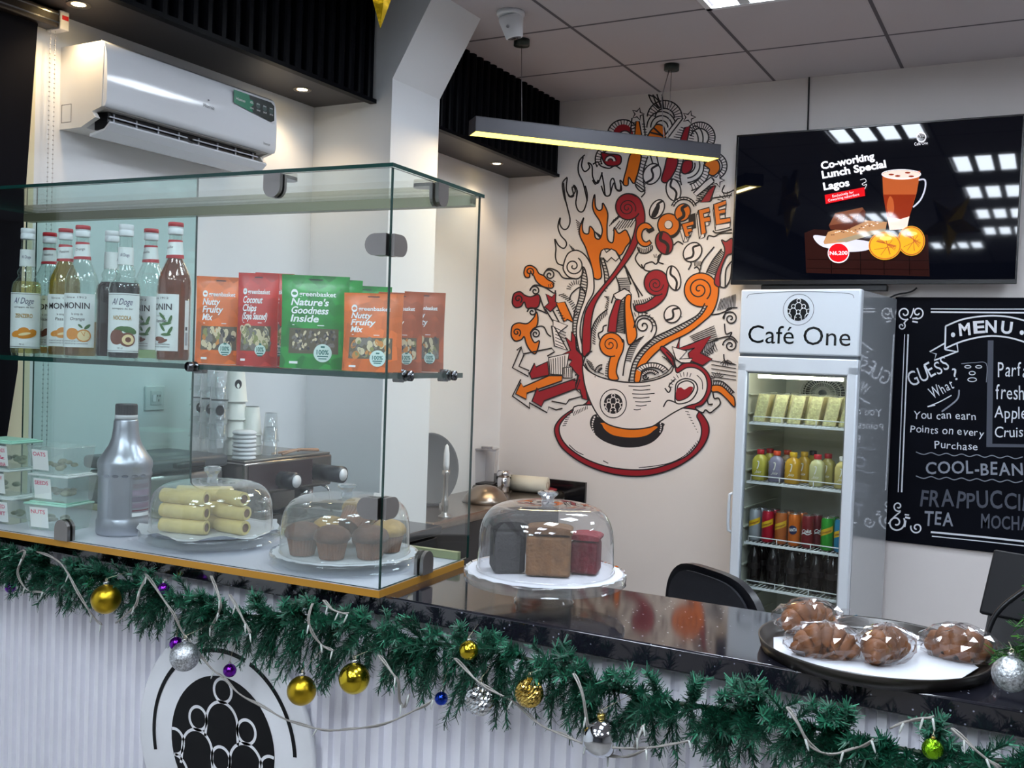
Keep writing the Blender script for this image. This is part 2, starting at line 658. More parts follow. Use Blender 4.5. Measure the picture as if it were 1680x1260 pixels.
# ------------------------------------------------------------------ countertop and its front
M_granite = granite_mat()
CT = 1.10
b = MB(); b.rbox((LX + .001, 1.645, CT - .042), (1.35, 1.998, CT), .004, 0, 2)
solo('countertop', b, M_granite, 'long black speckled stone bar top carrying the display case', 'countertop')
t = thing('counter_front', 'white vertically fluted counter front below the stone top', 'counter', (0, 0, 0))
b = MB()
M_slat = mat('white_slats', 'eaeaf2', .4, vary=.02)
y0 = 1.692
b.box((LX + .002, y0, 0), (1.3, y0 + .02, CT - .043))
x = LX + .004
i = 0
while x < 1.27:
    g = .0006 if i % 4 else .002
    b.add([(x + g, y0, 0), (x + .0035, y0 - .0125, 0), (x + .0185, y0 - .0125, 0), (x + .022, y0, 0), (x + g, y0, CT - .043), (x + .0035, y0 - .0125, CT - .043), (x + .0185, y0 - .0125, CT - .043), (x + .022, y0, CT - .043)],
          [(0, 1, 5, 4), (1, 2, 6, 5), (2, 3, 7, 6)])
    x += .033
    i += 1
b.build('slat_panel', M_slat, t)
b = MB(); b.box((LX + .002, y0 + .021, 0), (1.3, 1.96, CT - .043)); b.build('carcass', mat('carcass_board', 'c8c8cc', .6), t)


# the ring-and-people emblem, drawn in unit coordinates (radius 1 = inner black disc)
def emblem(b, fn, k, disc, line, ring=True, wr=.045, lay=.0004):
    """fn(u, v, h): b gets a black disc and pale network of rings and arches"""
    f = lambda h: (lambda u, v: fn(u * k, v * k, h))
    b.poly(ell(0, 0, 1, 1, 56), f(lay), disc)
    L = f(2 * lay)

    def arc(pts, closed=False):
        ins = [p for p in pts if hypot(*p) < 1.0]
        if len(ins) == len(pts):
            b.line(pts, wr, L, line, closed)
        else:
            run = []
            for p in pts + ([pts[0]] if closed else []):
                if hypot(*p) < 1.0:
                    run.append(p)
                else:
                    if len(run) > 1: b.line(run, wr, L, line)
                    run = []
            if len(run) > 1: b.line(run, wr, L, line)
    for cx, cy, r in ((0, .80, .17), (-.47, .30, .17), (.47, .30, .17), (-.93, -.14, .19), (.93, -.14, .19), (0, -.20, .18)):
        arc(ell(cx, cy, r, r, 30), True)
        w2 = .30
        arc([(cx - w2 - .02, cy - r - w2 - .26), (cx - w2, cy - r - w2 - .10)] + [(cx + w2 * cos(a), cy - r - w2 + w2 * sin(a)) for a in [pi - pi * i / 18 for i in range(19)]] + [(cx + w2, cy - r - w2 - .10), (cx + w2 + .02, cy - r - w2 - .26)])
    for s in (-1, 1):
        arc([(s * .14, -1.0), (s * .14, -.72), (s * .22, -.66), (s * .3, -.7)])


P = at(366, 1222, y=1.665)
EX, EZ = P.x, P.z
t = thing('round_emblem_sign', 'round white sign with black people-network emblem on the slatted counter front', 'sign', (EX, 1.6725, EZ))
b = MB(); b.lathe([(.0001, 0), (.266, 0), (.266, .010), (.262, .012), (.0001, .012)], 72, M=Matrix.Rotation(radians(90), 4, 'X')); b.build('disc', M_white, t)
b = MB()
fn = lambda u, v, h=0: (u, -.0125 - h, v)
for a0, a1 in ((.1, 1.2), (1.27, 3.4), (3.75, 6.2)):
    b.line(ell(0, 0, .216, .216, 40, a0, a1), .0105, lambda u, v: fn(u, v, .0006), 0)
emblem(b, fn, .158, 0, 1)
b.build('emblem', [mat('emblem_black', '05060a', .5, ior=1.3), M_white], t)

# ================================================================== wall and ceiling fittings
M_ink = mat('black_ink', '14141a', .5)
M_whitepaint = mat('white_lettering', 'eef0f2', .5)
M_red = mat('red_print', 'c4161c', .5)

# air conditioner
AY0, AY1 = 2.072, 2.828
t = thing('air_conditioner', 'white split air conditioner high on the wall with its louvre open', 'air conditioner', (LX, 0, 2.255))
b = MB()
sec = [(0, 0), (.10, .0), (.165, .026), (.150, .045), (.192, .056), (.198, .24), (.18, .256), (0, .256)]
fnp = lambda u, v, h: (u, h, v)
b.prism(sec, AY0, AY0 + .018, fnp); b.prism(sec, AY1 - .018, AY1, fnp)
b.box((0, AY0 + .018, .001), (.10, AY1 - .018, .255)); b.box((.10, AY0 + .018, .055), (.185, AY1 - .018, .255))
recalc(b.build('casing', mat('aircon_casing', 'e8e6e2', .3), t))
b = MB()
sec = [(.178, .056), (.205, .058), (.212, .075), (.213, .14), (.208, .215), (.198, .248), (.182, .259), (.178, .25)]
b.prism(sec, AY0 + .002, AY1 - .002, fnp, 0, True); recalc(b.build('front_panel', M_whitegloss, t))
b = MB(); b.box((.101, AY0 + .05, .002), (.16, AY1 - .05, .054)); b.build('air_outlet', M_black, t)
b = MB()
sec = [(.104, -.022), (.172, -.008), (.196, .012), (.192, .017), (.170, -.002), (.104, -.014)]
b.prism(sec, AY0 + .03, AY1 - .03, fnp); recalc(b.build('louvre', M_whitegloss, t))
b = MB()
for k in range(8):
    y = AY0 + .07 + k * (AY1 - AY0 - .14) / 7
    b.prism([(.115, .002), (.165, .018), (.165, .05), (.14, .05)], y - .002, y + .002, fnp)
b.box((.168, AY0 + .05, .018), (.172, (AY0 + AY1) / 2 - .012, .024)); b.box((.168, (AY0 + AY1) / 2 + .012, .018), (.172, AY1 - .05, .024)); b.box((.166, AY0 + .05, .036), (.170, (AY0 + AY1) / 2 - .012, .040)); b.box((.166, (AY0 + AY1) / 2 + .012, .036), (.170, AY1 - .05, .040))
b.build('vane', mat('aircon_vane', 'b6bac4', .4), t)
b = MB()
fs = lambda dx: (lambda u, v: (.2105 + dx - .04 * max(0, v - .17), u, v))
st = [(AY1 - .225, .238), (AY1 - .035, .238), (AY1 - .018, .228), (AY1 - .018, .175), (AY1 - .035, .166), (AY1 - .225, .192)]
b.poly(st, fs(.0045), 0)
b.poly([(AY1 - .225, .238), (AY1 - .15, .238), (AY1 - .13, .178), (AY1 - .225, .192)], fs(.0050), 1)
for k in range(4):
    b.poly(ell(AY1 - .138 + k * .034, .212 - k * .002, .011, .011, 16), fs(.0055), 2 if k else 1)
    b.text('40%' if k == 0 else '***', lambda u, v: fs(.006)(AY1 - .146 + k * .034 + u, .209 + v), .012, w=.016, m=3)
    b.text('SAVE', lambda u, v: fs(.006)(AY1 - .146 + k * .034 + u, .19 + v), .008, w=.018, m=3)
b.text('Hisense', lambda u, v: fs(.006)(AY1 - .215 + u, .205 + v), .014, w=.045, m=3)
b.build('sticker', [mat('sticker_black', '11201e', .3), mat('sticker_green', '0c7a58', .3), mat('sticker_grey', '39504c', .4), M_whitepaint], t)
b = MB()
b.text('Hisense', lambda u, v: (.2142, AY0 + .39 + u, .145 + v), .018, w=.05)
b.line([(-1, 0), (1, 0)], .4, lambda u, v: (.2142, AY0 + .413 + u * .004, .172 + v * .012))
b.build('brand_lettering', mat('grey_print', '5a5e66', .5), t)
b = MB(); b.text('Inverter', lambda u, v: (.2142, AY1 - .07 + u, .078 + v), .014, w=.035); b.build('inverter_lettering', MATS['grey_print'], t)
b = MB()
rect = [(0.01, .02), (.055, .02), (.055, .075), (.01, .075)]
b.line(rect, .0025, lambda u, v: (u, AY0 - .0008, v), 0, True)
b.build('side_cover', M_ink, t)

# blind on the window: rail, dark fabric, bead chain
t = thing('roller_blind', 'dark roller blind hanging over the window beside the air conditioner', 'blind', (LX, 0, 0))
b = MB()
b.rbox((.002, WY0 - .02, 2.548), (.062, 2.018, 2.600), .006)
b.build('head_rail', mat('blind_rail_dark', '2c2422', .4, .3), t)
b = MB(); b.rbox((.001, 2.018, 2.545), (.066, 2.050, 2.603), .003); b.build('end_bracket', mat('bracket_white', 'e4e2e6', .4), t)
b = MB(); b.box((.0665, 2.024, 2.575), (.0672, 2.046, 2.588)); b.build('label', M_red, t)
b = MB(); b.box((.060, WY0 - .02, 2.560), (.064, 2.017, 2.565)); b.box((.060, WY0 - .02, 2.585), (.064, 2.017, 2.589)); b.build('rail_trim', M_chrome, t)
b = MB()
def fab(u, v, h): return (.03 + h, u, v)
b.prism([(WY0, 2.56), (1.966, 2.56), (1.934, 2.0), (1.922, 1.5), (1.884, 1.25), (1.88, 1.106), (WY0, 1.106)], 0, .004, fab)
recalc(b.build('fabric', mat('blind_fabric_dark', '0b0b12', .8, ior=1.2), t))
b = MB()
pts = []
for k in range(88):
    z = 2.545 - k * .0145
    pts.append((.03, 2.012 + .0, z)); pts.append((.03, 2.029 - .0, z))
for k in range(9):
    a = pi * k / 8
    pts.append((.03, 2.0205 - .0085 * cos(a), 1.272 - .012 * sin(a)))
for p in pts: b.sphere(p, .0028, 0, 6, 4)
b.tube([(.03, 2.012, 2.545), (.03, 2.012, 1.27)], .0007, 4); b.tube([(.03, 2.029, 2.545), (.03, 2.029, 1.27)], .0007, 4)
b.build('bead_chain', mat('bead_plastic', 'cfcccc', .4), t)

# wall socket
P = at(252, 653, x=LX)
t = thing('wall_socket', 'white wall socket with a rocker switch behind the glass case', 'socket', (LX, P.y, P.z))
b = MB(); b.rbox((.0005, -.043, -.043), (.009, .043, .043), .003); b.build('plate', mat('socket_plate', 'd9dfdf', .4), t)
b = MB(); b.rbox((.009, -.022, -.024), (.012, .026, .026), .001); b.build('inset', mat('socket_inset', 'c4cccc', .4), t)
b = MB(); b.rbox((.012, -.016, -.012), (.015, -.002, .012), .001); b.build('rocker', M_white, t)
b = MB(); b.box((.012, .006, .004), (.0125, .009, .012)); b.box((.012, .016, .004), (.0125, .019, .012)); b.box((.012, .011, -.012), (.0125, .014, -.004)); b.build('pin_holes', M_ink, t)

# security camera
P = at(838, 20, z=CZ)
t = thing('security_camera', 'white security camera fixed under the ceiling tiles', 'camera', (P.x, P.y, CZ))
b = MB(); b.lathe([(.058, 0), (.058, -.012), (.054, -.018), (.0001, -.018)][::-1], 32); b.build('base', M_white, t)
Mt = Matrix.Translation((0, 0, -.018)) @ Matrix.Rotation(radians(-38), 4, 'Z') @ Matrix.Rotation(radians(14), 4, 'X')
b = MB(); b.lathe([(.034, -.088), (.036, -.085), (.052, -.01), (.050, .0), (.0001, .004)], 32, M=Mt); b.build('body', M_white, t)
b = MB(); b.lathe([(.0001, -.089), (.028, -.089), (.029, -.086), (.0001, -.085)], 24, M=Mt); b.build('lens_ring', mat('lens_grey', '55565c', .3), t)
b = MB(); b.lathe([(.0001, -.094), (.012, -.092), (.015, -.0885), (.0001, -.088)], 20, M=Mt); b.build('lens', mat('lens_glass', '0a0b10', .05), t)
b = MB(); b.sphere((.030, -.036, -.045), .007, 0, 10, 6, M=Mt); b.build('screw_cap', mat('cap_grey', '9a9aa0', .4), t)

# linear pendant
P0 = Vector((-2.217, 3.672, 2.543)); P1 = Vector((-1.4164, 4.5418, 2.543))
d = (P1 - P0); Lp = d.length; ang = atan2(d.y, d.x); mid = (P0 + P1) / 2
t = thing('linear_pendant_lamp', 'long dark grey pendant lamp bar glowing yellow before the mural', 'pendant lamp', mid, ang)
b = MB(); h = Lp / 2
for s in (-1, 1):
    b.box((-h, s * .050 - .002, -.002), (h, s * .050 + .002, .062)); b.box((s * h - .002, -.052, -.002), (s * h + .002, .052, .062))
b.box((-h, -.052, .058), (h, .052, .062)); b.build('housing', mat('pendant_grey', '3a393f', .45, .3), t)
b = MB(); b.box((-h + .003, -.0475, -.001), (h - .003, .0475, .006)); b.build('diffuser', mat('pendant_diffuser', 'fff6c0', emit='ffe95e', strength=PENDANT_POWER), t)
inv = Matrix.Rotation(-ang, 4, 'Z') @ Matrix.Translation(-mid)
for (px, py, kx) in ((856, 65, -.32), (1102, 106, .30)):
    c = inv @ at(px, py, z=CZ)
    b = MB(); b.lathe([(.0001, -.028), (.036, -.028), (.036, 0), (.0001, 0)], 24, c=c); b.build('ceiling_cup', mat('pendant_cup', '26302c', .4), t)
    b = MB(); b.tube([c + Vector((0, 0, -.028)), Vector((kx * 1.15, 0, .062))], .0014, 6)
    if kx > 0:
        e = Vector((kx * 1.15 - .02, 0, .062)); s = c + Vector((-.012, 0, -.028))
        b.tube([s, s.lerp(e, .35) + Vector((-.03, 0, -.02)), s.lerp(e, .8) + Vector((-.01, 0, 0)), e], .0022, 6)
    b.build('hanging_cable', mat('cable_grey', '8a8688', .4, .4), t)
ld = bpy.data.lights.new('pendant_light', 'AREA')
ld.shape = 'RECTANGLE'; ld.size = Lp - .02; ld.size_y = .04; ld.energy = 10; ld.color = (1, .74, .46)
lo = bpy.data.objects.new('pendant_light', ld); COL.objects.link(lo); lo.parent = t; lo.location = (0, 0, -.006)


# foil stars
def foil_star(loc, R, label, rz, tilt=0.0, group=None):
    b = MB()
    pts = [(R * (1 if i % 2 == 0 else .40) * sin(pi * i / 5 + pi), R * (1 if i % 2 == 0 else .40) * cos(pi * i / 5 + pi)) for i in range(10)]
    vs = [(x, 0, z) for x, z in pts] + [(0, -R * .22, 0), (0, R * .22, 0)]
    b.add(vs, [(i, (i + 1) % 10, 10) for i in range(10)] + [((i + 1) % 10, i, 11) for i in range(10)])
    t = thing('foil_star', label, 'star decoration', loc, rz)
    o = b.build('star_body', mat('gold_foil', 'd8b020', .22, 1.0, bump=.25, bump_scale=18), t)
    recalc(o)
    b = MB(); top = max(.01, CZ - loc[2])
    b.tube([(0, 0, R * .35), (0, 0, top)], .0008, 5)
    b.build('hanging_thread', mat('gold_thread', 'c8a850', .4, .5), t)


P = at(624, 47, y=2.35)
foil_star((P.x, P.y, P.z + .30), .30, 'gold foil star hanging from the ceiling before the fluted bulkhead', radians(60))
foil_star((-.71, 1.5, 2.72), .25, 'gold foil star hanging over the counter, mirrored in the television', radians(20))

# ================================================================== television
TY = 4.90
TA = at(1209, 222, y=TY); TB = at(1668, 464, y=TY)
tx0, tx1, tz0, tz1 = TA.x, TB.x, at(1203, 467, y=TY).z, TA.z
t = thing('television', 'large flat television showing a lunch special advert above the drinks fridge', 'television', (tx0, TY, tz0))
W, Hh = tx1 - tx0, tz1 - tz0
b = MB(); b.rbox((.01, .004, .01), (W - .01, .05, Hh - .01), .006); b.build('back_shell', M_black, t)
b = MB()
for lo, hi in (((0, -.004, 0), (W, .012, .022)), ((0, -.004, Hh - .009), (W, .012, Hh)), ((0, -.004, .02), (.009, .012, Hh - .008)), ((W - .009, -.004, .02), (W, .012, Hh - .008))):
    b.rbox(lo, hi, .002)
b.build('bezel', mat('tv_bezel', '101014', .25), t)
b = MB(); b.box((.008, .0, .02), (W - .008, .004, Hh - .008)); b.build('screen', mat('tv_screen_glass', '04050a', .03, ior=1.42, emit='060812', strength=.5), t)
b = MB(); b.rbox((.15, .01, -.03), (.74, .06, .0), .004); b.box((.2, .05, .1), (.95, .0975, .5)); b.build('wall_bracket', M_black, t)

EM = lambda n, c, s=1.0: mat('screen_' + n, c, .03, ior=1.38, emit=c, strength=s)
SM = [EM('white', 'f4f2f8', 0.70), EM('red', 'd0141c', 0.62), EM('brown', '5a2a1c', 0.39), EM('bread', 'b8875c', 0.47), EM('plate', 'c9c8d6', 0.62), EM('wood', '2a1412', 0.35), EM('orange', 'b4562a', 0.55), EM('foam', 'e8d2c4', 0.62), EM('pie', 'd9a224', 0.62), EM('pie_light', 'f0cf62', 0.62), EM('dark', '140a0a', 0.23), EM('rust', '8a2c12', 0.55), EM('crumb', '7d4a33', 0.39), EM('filling', '9a8a70', 0.47)]
b = MB()
_l = [0]


def scr(dx=0):
    _l[0] += 1
    y = TY - .0004 - _l[0] * .00012

    def f(px, py):
        p = at(px, py, y=TY)
        return (p.x - tx0, y - TY, p.z - tz0)
    return f


def S(pts):  # crop coordinates of the photograph's screen, 3.36 px per photo px
    return [(1180 + x / 3.36, 150 + y / 3.36) for x, y in pts]


def px_text(b, s, p0, p1, h, f, m, bold=0.0, shear=0.0):
    """lettering along p0 -> p1 in photo pixels with letter height h"""
    L = hypot(p1[0] - p0[0], p1[1] - p0[1]); ux, uy = (p1[0] - p0[0]) / L, (p1[1] - p0[1]) / L
    b.text(s, lambda u, v: f(p0[0] + ux * u + uy * v, p0[1] + uy * u - ux * v), h / .72, L, m, bold, shear=shear)


b.poly(S([(470, 780), (520, 760), (1150, 790), (1160, 1020), (480, 1000)]), scr(), 5)
for x in (620, 780, 910, 1050): b.line(S([(x - 3, 880), (x, 1010)]), 1.2, scr(), 10)
for y in (925, 975): b.line(S([(480, y), (1155, y + 8)]), .8, scr(), 10)
b.poly(S(catmull([(520, 795), (600, 800), (840, 830), (830, 870), (720, 885), (600, 865), (545, 840)], True, 4)), scr(), 4)
b.poly(S([(575, 830), (600, 775), (800, 710), (925, 720), (915, 770), (830, 790), (700, 830), (580, 842)]), scr(), 3)
b.poly(S([(640, 822), (830, 770), (915, 755), (915, 775), (830, 795), (700, 832)]), scr(), 13)
for k in range(26): b.poly(S(ell(620 + k * 11, 795 - k * 3 + random.uniform(-14, 18), 6, 3, 6)), scr(), random.choice((12, 13, 7)))
b.poly(S([(605, 740), (640, 672), (790, 640), (808, 665), (800, 720), (700, 765), (615, 762)]), scr(), 12)
b.poly(S([(605, 740), (720, 722), (795, 650), (808, 665), (800, 720), (700, 765), (615, 762)]), scr(), 2)
for k in range(30): b.poly(S(ell(random.uniform(640, 770), random.uniform(680, 720), 4, 2.4, 6)), scr(), random.choice((3, 2, 6)))
b.poly(S([(900, 450), (1110, 440), (1090, 560), (1050, 690), (1035, 760), (940, 765), (925, 690), (905, 560)]), scr(), 6)
b.poly(S([(905, 570), (1085, 570), (1050, 690), (1000, 705), (925, 690)]), scr(), 11)
b.poly(S([(928, 695), (1000, 705), (1050, 690), (1035, 760), (940, 765)]), scr(), 7)
b.poly(S(catmull([(940, 580), (960, 600), (965, 660), (945, 690), (925, 640)], True, 4)), scr(), 6)
b.poly(S(ell(1005, 462, 105, 26, 30)), scr(), 7)
b.line(S(ell(1005, 458, 107, 25, 36)), 1.2, scr(), 0, True)
for x, y in ((950, 460), (1040, 450), (1060, 470), (985, 468)): b.poly(S(ell(x, y, 16, 5, 8)), scr(), 11)
b.line(S(catmull([(1100, 490), (1135, 490), (1135, 540), (1110, 600), (1070, 640)], False, 5)), 2.6, scr(), 4)
for cx, cy, rx, ry in ((1060, 825, 76, 82), (915, 852, 90, 78)):
    b.poly(S(ell(cx, cy, rx, ry, 34)), scr(), 8)
    b.line(S(ell(cx, cy, rx - 6, ry - 6, 34)), 1.6, scr(), 6, True)
    for k in range(9):
        a = random.uniform(0, pi)
        b.line(S([(cx + rx * .7 * cos(a), cy + ry * .7 * sin(a)), (cx - rx * .6 * cos(a + .5), cy - ry * .6 * sin(a + .5))]), .8, scr(), 6)
    b.poly(S(ell(cx + 5, cy - 40, rx * .38, 12, 14)), scr(), 9)
b.poly(S(ell(660, 893, 59, 55, 34)), scr(), 0); b.poly(S(ell(660, 891, 55, 51, 34)), scr(), 1)
px_text(b, 'N6,200', S([(612, 903)])[0], S([(710, 901)])[0], 6.2, scr(), 0, .015)
b.poly(S([(584, 573), (803, 530), (806, 578), (590, 622)]), scr(), 1)
px_text(b, 'Exclusively for', S([(628, 587)])[0], S([(745, 563)])[0], 4.2, scr(), 0)
px_text(b, 'Coworking subscribers', S([(605, 610)])[0], S([(775, 575)])[0], 4.2, scr(), 0)
px_text(b, 'Co-working', S([(567, 432)])[0], S([(860, 376)])[0], 12, scr(), 0, .035)
px_text(b, 'Lunch Special', S([(572, 482)])[0], S([(924, 420)])[0], 12, scr(), 0, .035)
px_text(b, 'Lagos', S([(580, 546)])[0], S([(722, 522)])[0], 12, scr(), 0, .035)
b.line(S(catmull([(780, 490), (805, 485), (812, 500), (790, 512), (800, 520), (815, 515), (805, 540)], False, 5)), .8, scr(), 0)
px_text(b, 'Café One', S([(1078, 302)])[0], S([(1152, 294)])[0], 5, scr(), 0)
c0 = S([(1116, 256)])[0]
b.poly(ell(c0[0], c0[1], 8, 8.6, 26), scr(), 0)
emblem(b, lambda u, v, h=0: scr()(c0[0] + u, c0[1] - v), 6.4, 10, 0)
b.build('advert', SM, t)

b = MB()
Pa = at(1328, 128, y=BY); Pb = at(1326, 210, y=BY)
b.tube([(Pa.x, BY - .006, CZ), (Pa.x + .002, BY - .006, (CZ + Pb.z) / 2), (Pb.x, BY - .006, Pb.z - .05)], .004, 8)
solo('power_cable', b, M_ink, 'thin dark cable running down the wall from the ceiling to the television', 'cable')
b = MB()
Pa = at(1504, 468, y=TY + .05); Pb = at(1470, 488, y=BY - .01)
b.tube(catmull([(Pa.x, TY + .056, Pa.z - .012), (Pa.x - .03, TY + .07, Pa.z - .03), (Pb.x - .02, BY - .03, Pb.z), (Pb.x - .10, BY - .012, Pb.z - .09), (Pb.x - .2, BY - .012, Pb.z - .3)], False, 5), .004, 6)
solo('video_cable', b, M_ink, 'black cable dropping from the television behind the fridge by the chalkboard', 'cable')

# ================================================================== mural painted on the back wall
M_mk = mat('mural_black', '17121a', .55)
M_mr = mat('mural_red', '950e20', .5)
M_mo = mat('mural_orange', 'e2740a', .5)
M_mw = mat('mural_white', 'e4dcdb', .6)
K, RD, OR, WH = 0, 1, 2, 3
b = MB()
_lay = [0]
DX, DY = 0, 0


def mf():
    _lay[0] += 1
    y = -.0012 - _lay[0] * .000006

    def f(px, py):
        p = at(px, py, y=BY)
        return (p.x, y, p.z)
    return f


def CA(pts): return [(820 + x / 4.2, 300 + y / 4.2) for x, y in pts]
def CB(pts): return [(820 + x / 4.2, 520 + y / 4.2) for x, y in pts]
def CC(pts): return [(800 + x / 3.818, y / 3.818) for x, y in pts]


LW = 2.25


def fill(T, pts, m, smooth=True, closed_line=True, w=LW):
    q = T(pts)
    if smooth: q = catmull(q, True, 5)
    b.poly(q, mf(), m)
    if closed_line: b.line(q, w, mf(), K, True)


def stroke(T, pts, w=LW, smooth=True, m=K):
    q = T(pts)
    if smooth and len(q) > 2: q = catmull(q, False, 5)
    b.line(q, w, mf(), m)


def hatch(T, A, B, n, w=1.5):
    """cross strokes between two lines"""
    def samp(P, t):
        d = [0]
        for i in range(len(P) - 1): d.append(d[-1] + hypot(P[i + 1][0] - P[i][0], P[i + 1][1] - P[i][1]))
        s = t * d[-1]
        for i in range(len(P) - 1):
            if s <= d[i + 1] + 1e-9:
                k = (s - d[i]) / max(1e-9, d[i + 1] - d[i])
                return (P[i][0] + (P[i + 1][0] - P[i][0]) * k, P[i][1] + (P[i + 1][1] - P[i][1]) * k)
        return P[-1]
    A, B = catmull(T(A), False, 4), catmull(T(B), False, 4)
    for i in range(n):
        t = (i + .5) / n
        b.line([samp(A, t), samp(B, t)], w, mf(), K)


def rays(T, cx, cy, r0, r1, a0, a1, n, w=1.3):
    for i in range(n):
        a = radians(a0 + (a1 - a0) * i / max(1, n - 1))
        b.line(T([(cx + r0 * cos(a), cy + r0 * sin(a)), (cx + r1 * cos(a), cy + r1 * sin(a))]), w, mf(), K)


def band(T, cx, cy, r0, r1, a0, a1, n, fillc=None, ry=1.0):
    """hatched arch band"""
    a0, a1 = radians(a0), radians(a1)
    A = [(cx + r0 * cos(a0 + (a1 - a0) * i / 20), cy + ry * r0 * sin(a0 + (a1 - a0) * i / 20)) for i in range(21)]
    B = [(cx + r1 * cos(a0 + (a1 - a0) * i / 20), cy + ry * r1 * sin(a0 + (a1 - a0) * i / 20)) for i in range(21)]
    b.poly(T(A + B[::-1]), mf(), WH if fillc is None else fillc)
    b.line(T(A), LW, mf(), K); b.line(T(B), LW, mf(), K)
    for i in range(n):
        a = a0 + (a1 - a0) * (i + .5) / n
        b.line(T([(cx + r0 * cos(a), cy + ry * r0 * sin(a)), (cx + r1 * cos(a), cy + ry * r1 * sin(a))]), 1.4, mf(), K)


def swirl(T, cx, cy, r, turns=1.6, a0=0, sgn=1, w=LW, r1=4, fillc=None):
    if fillc is not None:
        b.poly(T(ell(cx, cy, r, r, 30)), mf(), fillc)
    b.line(T(spiral2d(cx, cy, r, r1, sgn * turns, radians(a0), 44)), w, mf(), K)


def bean(T, cx, cy, rx, ry, rot, c, w=LW):
    q = T(ell(cx, cy, rx, ry, 26, rot=radians(rot)))
    b.poly(q, mf(), c); b.line(q, w, mf(), K, True)
    R = radians(rot)
    mid = [(cx + x * cos(R) - y * sin(R), cy + x * sin(R) + y * cos(R)) for x, y in ((rx * .1, -ry * .95), (-rx * .3, -ry * .4), (rx * .15, 0), (rx * .3, ry * .4), (-rx * .1, ry * .95))]
    b.line(catmull(T(mid), False, 5), w * (2.4 if c != WH else 1.6), mf(), K)


# --- crown at the top (behind the pendant)
band(CC, 850, 850, 62, 100, 180, 330, 12)
b.poly(CC(ell(850, 845, 62, 66, 24, pi, 2 * pi)), mf(), RD)
band(CC, 860, 860, 18, 40, 180, 360, 0)
band(CC, 1330, 860, 55, 95, 190, 400, 20); b.line(CC(ell(1300, 870, 50, 80, 20, -pi * .6, .3)), LW, mf(), K); b.line(CC(ell(1290, 880, 30, 60, 20, -pi * .6, .3)), LW, mf(), K)
band(CC, 1110, 740, 60, 110, 185, 360, 15)
for r in (40, 68, 92): stroke(CC, ell(1090, 800, r, r * 1.1, 18, pi, 2 * pi), LW, False)
fill(CC, [(1040, 800), (1060, 780), (1100, 790), (1112, 830), (1110, 865), (1010, 865), (1015, 830)], OR)
stroke(CC, [(1020, 830), (1100, 850)], 3); stroke(CC, [(1040, 800), (1105, 860)], 3)
for dx in (0, 28, 55, 85): stroke(CC, [(1008 + dx, 592), (1030 + dx * .8, 640), (1070 + dx * .4, 680)])
for p in ([(1010, 595), (1050, 610)], [(1040, 600), (1080, 640)], [(1060, 590), (1090, 670)]): stroke(CC, p)
star = lambda cx, cy, r: [(cx + (r if i % 2 == 0 else r * .45) * sin(pi * i / 5 + .3), cy - (r if i % 2 == 0 else r * .45) * cos(pi * i / 5 + .3)) for i in range(10)]
fill(CC, star(942, 715, 40), WH, False); fill(CC, star(1262, 735, 42), WH, False)
fill(CC, [(930, 760), (950, 760), (970, 870), (920, 870)], OR, False)
hatch(CC, [(905, 760), (895, 870)], [(925, 760), (918, 870)], 6); hatch(CC, [(965, 770), (985, 870)], [(985, 770), (1010, 870)], 6)
stroke(CC, [(975, 720), (990, 870)]); stroke(CC, [(905, 740), (890, 870)])
fill(CC, [(1190, 745), (1225, 740), (1130, 865), (1110, 850)], WH, False)
fill(CC, [(1235, 800), (1270, 790), (1250, 885), (1205, 885)], RD, False)
hatch(CC, [(1215, 790), (1150, 880)], [(1245, 800), (1200, 885)], 6); hatch(CC, [(1280, 790), (1255, 890)], [(1300, 800), (1290, 895)], 6)
# below the pendant
band(CC, 770, 1000, 60, 95, 150, 250, 8); fill(CC, [(712, 960), (760, 965), (830, 975), (835, 1020), (800, 1040), (740, 1030)], RD)
band(CC, 770, 1010, 15, 35, 180, 360, 0)
fill(CC, [(900, 960), (960, 970), (950, 1050), (920, 1150), (885, 1110), (880, 1160), (850, 1150), (870, 1060)], OR)
hatch(CC, [(965, 975), (930, 1150)], [(1000, 980), (990, 1190)], 9); stroke(CC, [(965, 975), (950, 1060), (925, 1150), (960, 1200), (990, 1190)]); stroke(CC, [(1005, 980), (975, 1080), (985, 1190)])
stroke(CC, [(1020, 975), (1040, 1040)]); stroke(CC, [(1060, 980), (1075, 1050)])
bean(CC, 1030, 1090, 52, 68, 28, WH)
fill(CC, [(1130, 985), (1190, 995), (1180, 1060), (1130, 1140), (1090, 1130), (1110, 1050)], RD)
hatch(CC, [(1195, 1000), (1165, 1130)], [(1225, 1000), (1210, 1150)], 8); stroke(CC, [(1228, 1000), (1205, 1090), (1215, 1160)])
fill(CC, [(1230, 1010), (1280, 1010), (1280, 1060), (1240, 1090), (1215, 1070)], RD)
for r in (55, 85, 115): stroke(CC, ell(1245, 1035, r, r * .95, 14, -.3, 1.5), LW, False)
band(CC, 1235, 1040, 120, 160, -5, 75, 10)
fill(CC, [(1380, 1010), (1440, 1005), (1455, 1060), (1420, 1100), (1385, 1090), (1390, 1060), (1360, 1035)], OR)
band(CC, 1415, 1040, 55, 85, -70, 60, 9)
bean(CC, 1165, 1190, 45, 70, -12, WH)
fill(CC, star(1440, 1130, 45), WH, False)
fill(CC, [(1400, 1170), (1425, 1160), (1400, 1260), (1350, 1260)], RD, False); hatch(CC, [(1370, 1170), (1300, 1260)], [(1400, 1170), (1350, 1260)], 8)
fill(CC, [(1360, 1140), (1400, 1110), (1420, 1140), (1310, 1230), (1290, 1210)], WH, False)
stroke(CC, [(1485, 1160), (1470, 1200), (1500, 1210), (1545, 1190)]); rays(CC, 1500, 1260, 20, 60, 190, 300, 5)
